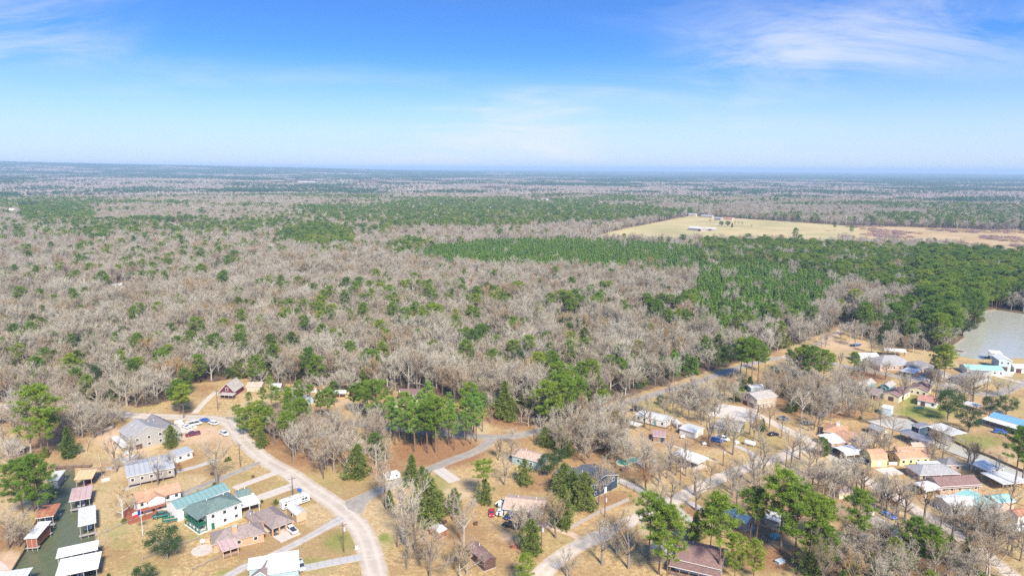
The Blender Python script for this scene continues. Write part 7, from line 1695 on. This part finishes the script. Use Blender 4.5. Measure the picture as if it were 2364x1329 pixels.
prob = np.clip(.16 + .30 * nzv, .02, .6) + .35 * wgt[:, 0] + .25 * wgt[:, 1]
okm &= rng.random(len(tP)) < prob * (1 - .7 * wgt[:, 2])
u = rng.random(len(tP))
kd_ = np.where(u < wgt[:, 0] * .9, 1, np.where(u < wgt[:, 0] * .9 + wgt[:, 1] * .8, 2, np.where(u > .86, 1, np.where(u > .8, 2, 0))))
tP, kd_ = tP[okm], kd_[okm]; n = len(tP); s = rng.uniform(.35, 1.05, n)
instancer('dry_grass', 'tufts of dry grass and drifts of fallen leaves in the yards', 'grass', tP, np.zeros(n), np.column_stack([s, s, s * rng.uniform(.6, 1.2, n)]), rng.uniform(0, 6.28, n), kd_ + 3 * rng.integers(0, 2, n), tufts)
# far woods: tiles of small crowns to the skyline
def tile(seed, share, size=84.0, n=74):
    rn = random.Random(seed); mb = MB()
    for _ in range(n):
        x, y = rn.uniform(-size / 2, size / 2), rn.uniform(-size / 2, size / 2); pine = rn.random() < share
        h = rn.uniform(15, 22) if pine else rn.uniform(11, 16); r = h * (.24 if pine else .38); zc_ = h * (.66 if pine else .58); hz = h - zc_
        c = Vector((x, y, zc_)); k = 46
        for _ in range(k):
            d = Vector((rn.gauss(0, 1), rn.gauss(0, 1), rn.gauss(0, 1) + .25)).normalized(); p = c + Vector((d.x * r, d.y * r, d.z * hz)) * rn.uniform(.6, 1.05)
            a = rv3(rn).normalized() * r * .42; b_ = a.cross(d + rv3(rn, .5)).normalized() * r * .24
            mb.face([p - a, p + b_, p + a], 1 if pine else 0)
        mb.tube([(x, y, -1), (x, y, zc_)], [.22, .12], 3, mi=0, cap=False)
    return mb.mesh('far_tile', [twig_far, far_needle])
tiles = [tile(100 + i, s_) for i, s_ in enumerate([0, .03, .08, .2, .45, .75, .95])]
fP = scatter(2660, 14500, 80.0, 250); fP = fP[woods_ok(fP)]
d = np.hypot(fP[:, 0], fP[:, 1])
v = .30 + .55 * wave_noise(fP[:, 0] * .8, fP[:, 1] * 1.1, 1300, 21) + .35 * wave_noise(fP[:, 0], fP[:, 1], 420, 22) + np.clip((d - 3500) / 6000, 0, 1) * .42
for pg, s_, k in PATCH: v = np.where(inside(fP, pg), .85, v)
ti = np.clip((v * 7).astype(int), 0, 6)
n = len(fP); s = rng.uniform(.9, 1.25, n)
fP2 = scatter(14400, 25500, 165.0, 250); fP2 = fP2[woods_ok(fP2)]; n2 = len(fP2); s2 = rng.uniform(1.9, 2.4, n2)
t2_ = np.clip(((.62 + .4 * wave_noise(fP2[:, 0] * .5, fP2[:, 1] * 1.5, 2600, 23)) * 7).astype(int), 1, 6)
fP = np.concatenate([fP, fP2]); ti = np.concatenate([ti, t2_]); s = np.concatenate([s, s2]); n = len(fP); zsc = np.concatenate([rng.uniform(.85, 1.25, n - n2), rng.uniform(1.0, 1.5, n2)])
instancer('far_woods', 'hazy blue grey forest reaching to the skyline', 'woods', fP, hill(fP[:, 0], fP[:, 1]), np.column_stack([s, s, zsc]), rng.integers(0, 4, n) * math.pi / 2, ti, tiles)
# a few loose trees in the field
for x, y, k, h in [(1665, 523, 'round', 11), (1680, 524, 'round', 12), (1690, 525, 'cedar', 9), (1640, 517, 'bare', 12), (1652, 516, 'bare', 12), (1697, 520, 'bare', 11), (1705, 522, 'bare', 10), (1714, 522, 'bare', 11), (1735, 526, 'bare', 9), (1926, 535, 'pine', 18), (1965, 540, 'bigpine', 17), (1835, 555, 'bigpine', 20), (1600, 500, 'bare', 11), (1622, 501, 'round', 9), (1645, 504, 'bare', 10), (1660, 505, 'cedar', 8)]:
    p = at(x, y)
    tree_object(k, p.x, p.y, 0, h, '%s standing in the far open field' % ADJ[k], 'loose trees in the far field', rs)

# ------------------------------------------------------------------ haze over the whole place
hm = bpy.data.materials.new('haze'); hm.use_nodes = True; hn = hm.node_tree.nodes; hn.clear()
ho = hn.new('ShaderNodeOutputMaterial'); pv = hn.new('ShaderNodeVolumePrincipled')
pv.inputs['Color'].default_value = (.56, .77, 1.0, 1); pv.inputs['Density'].default_value = HAZE; pv.inputs['Anisotropy'].default_value = .0; pv.inputs['Density Attribute'].default_value = ''
hm.node_tree.links.new(pv.outputs[0], ho.inputs['Volume'])
hz = MB().box(-29000, -29000, -4, 29000, 29000, 160).build('haze', hm)
tag(hz, 'thin pale blue haze over the whole landscape', 'haze', kind='stuff')
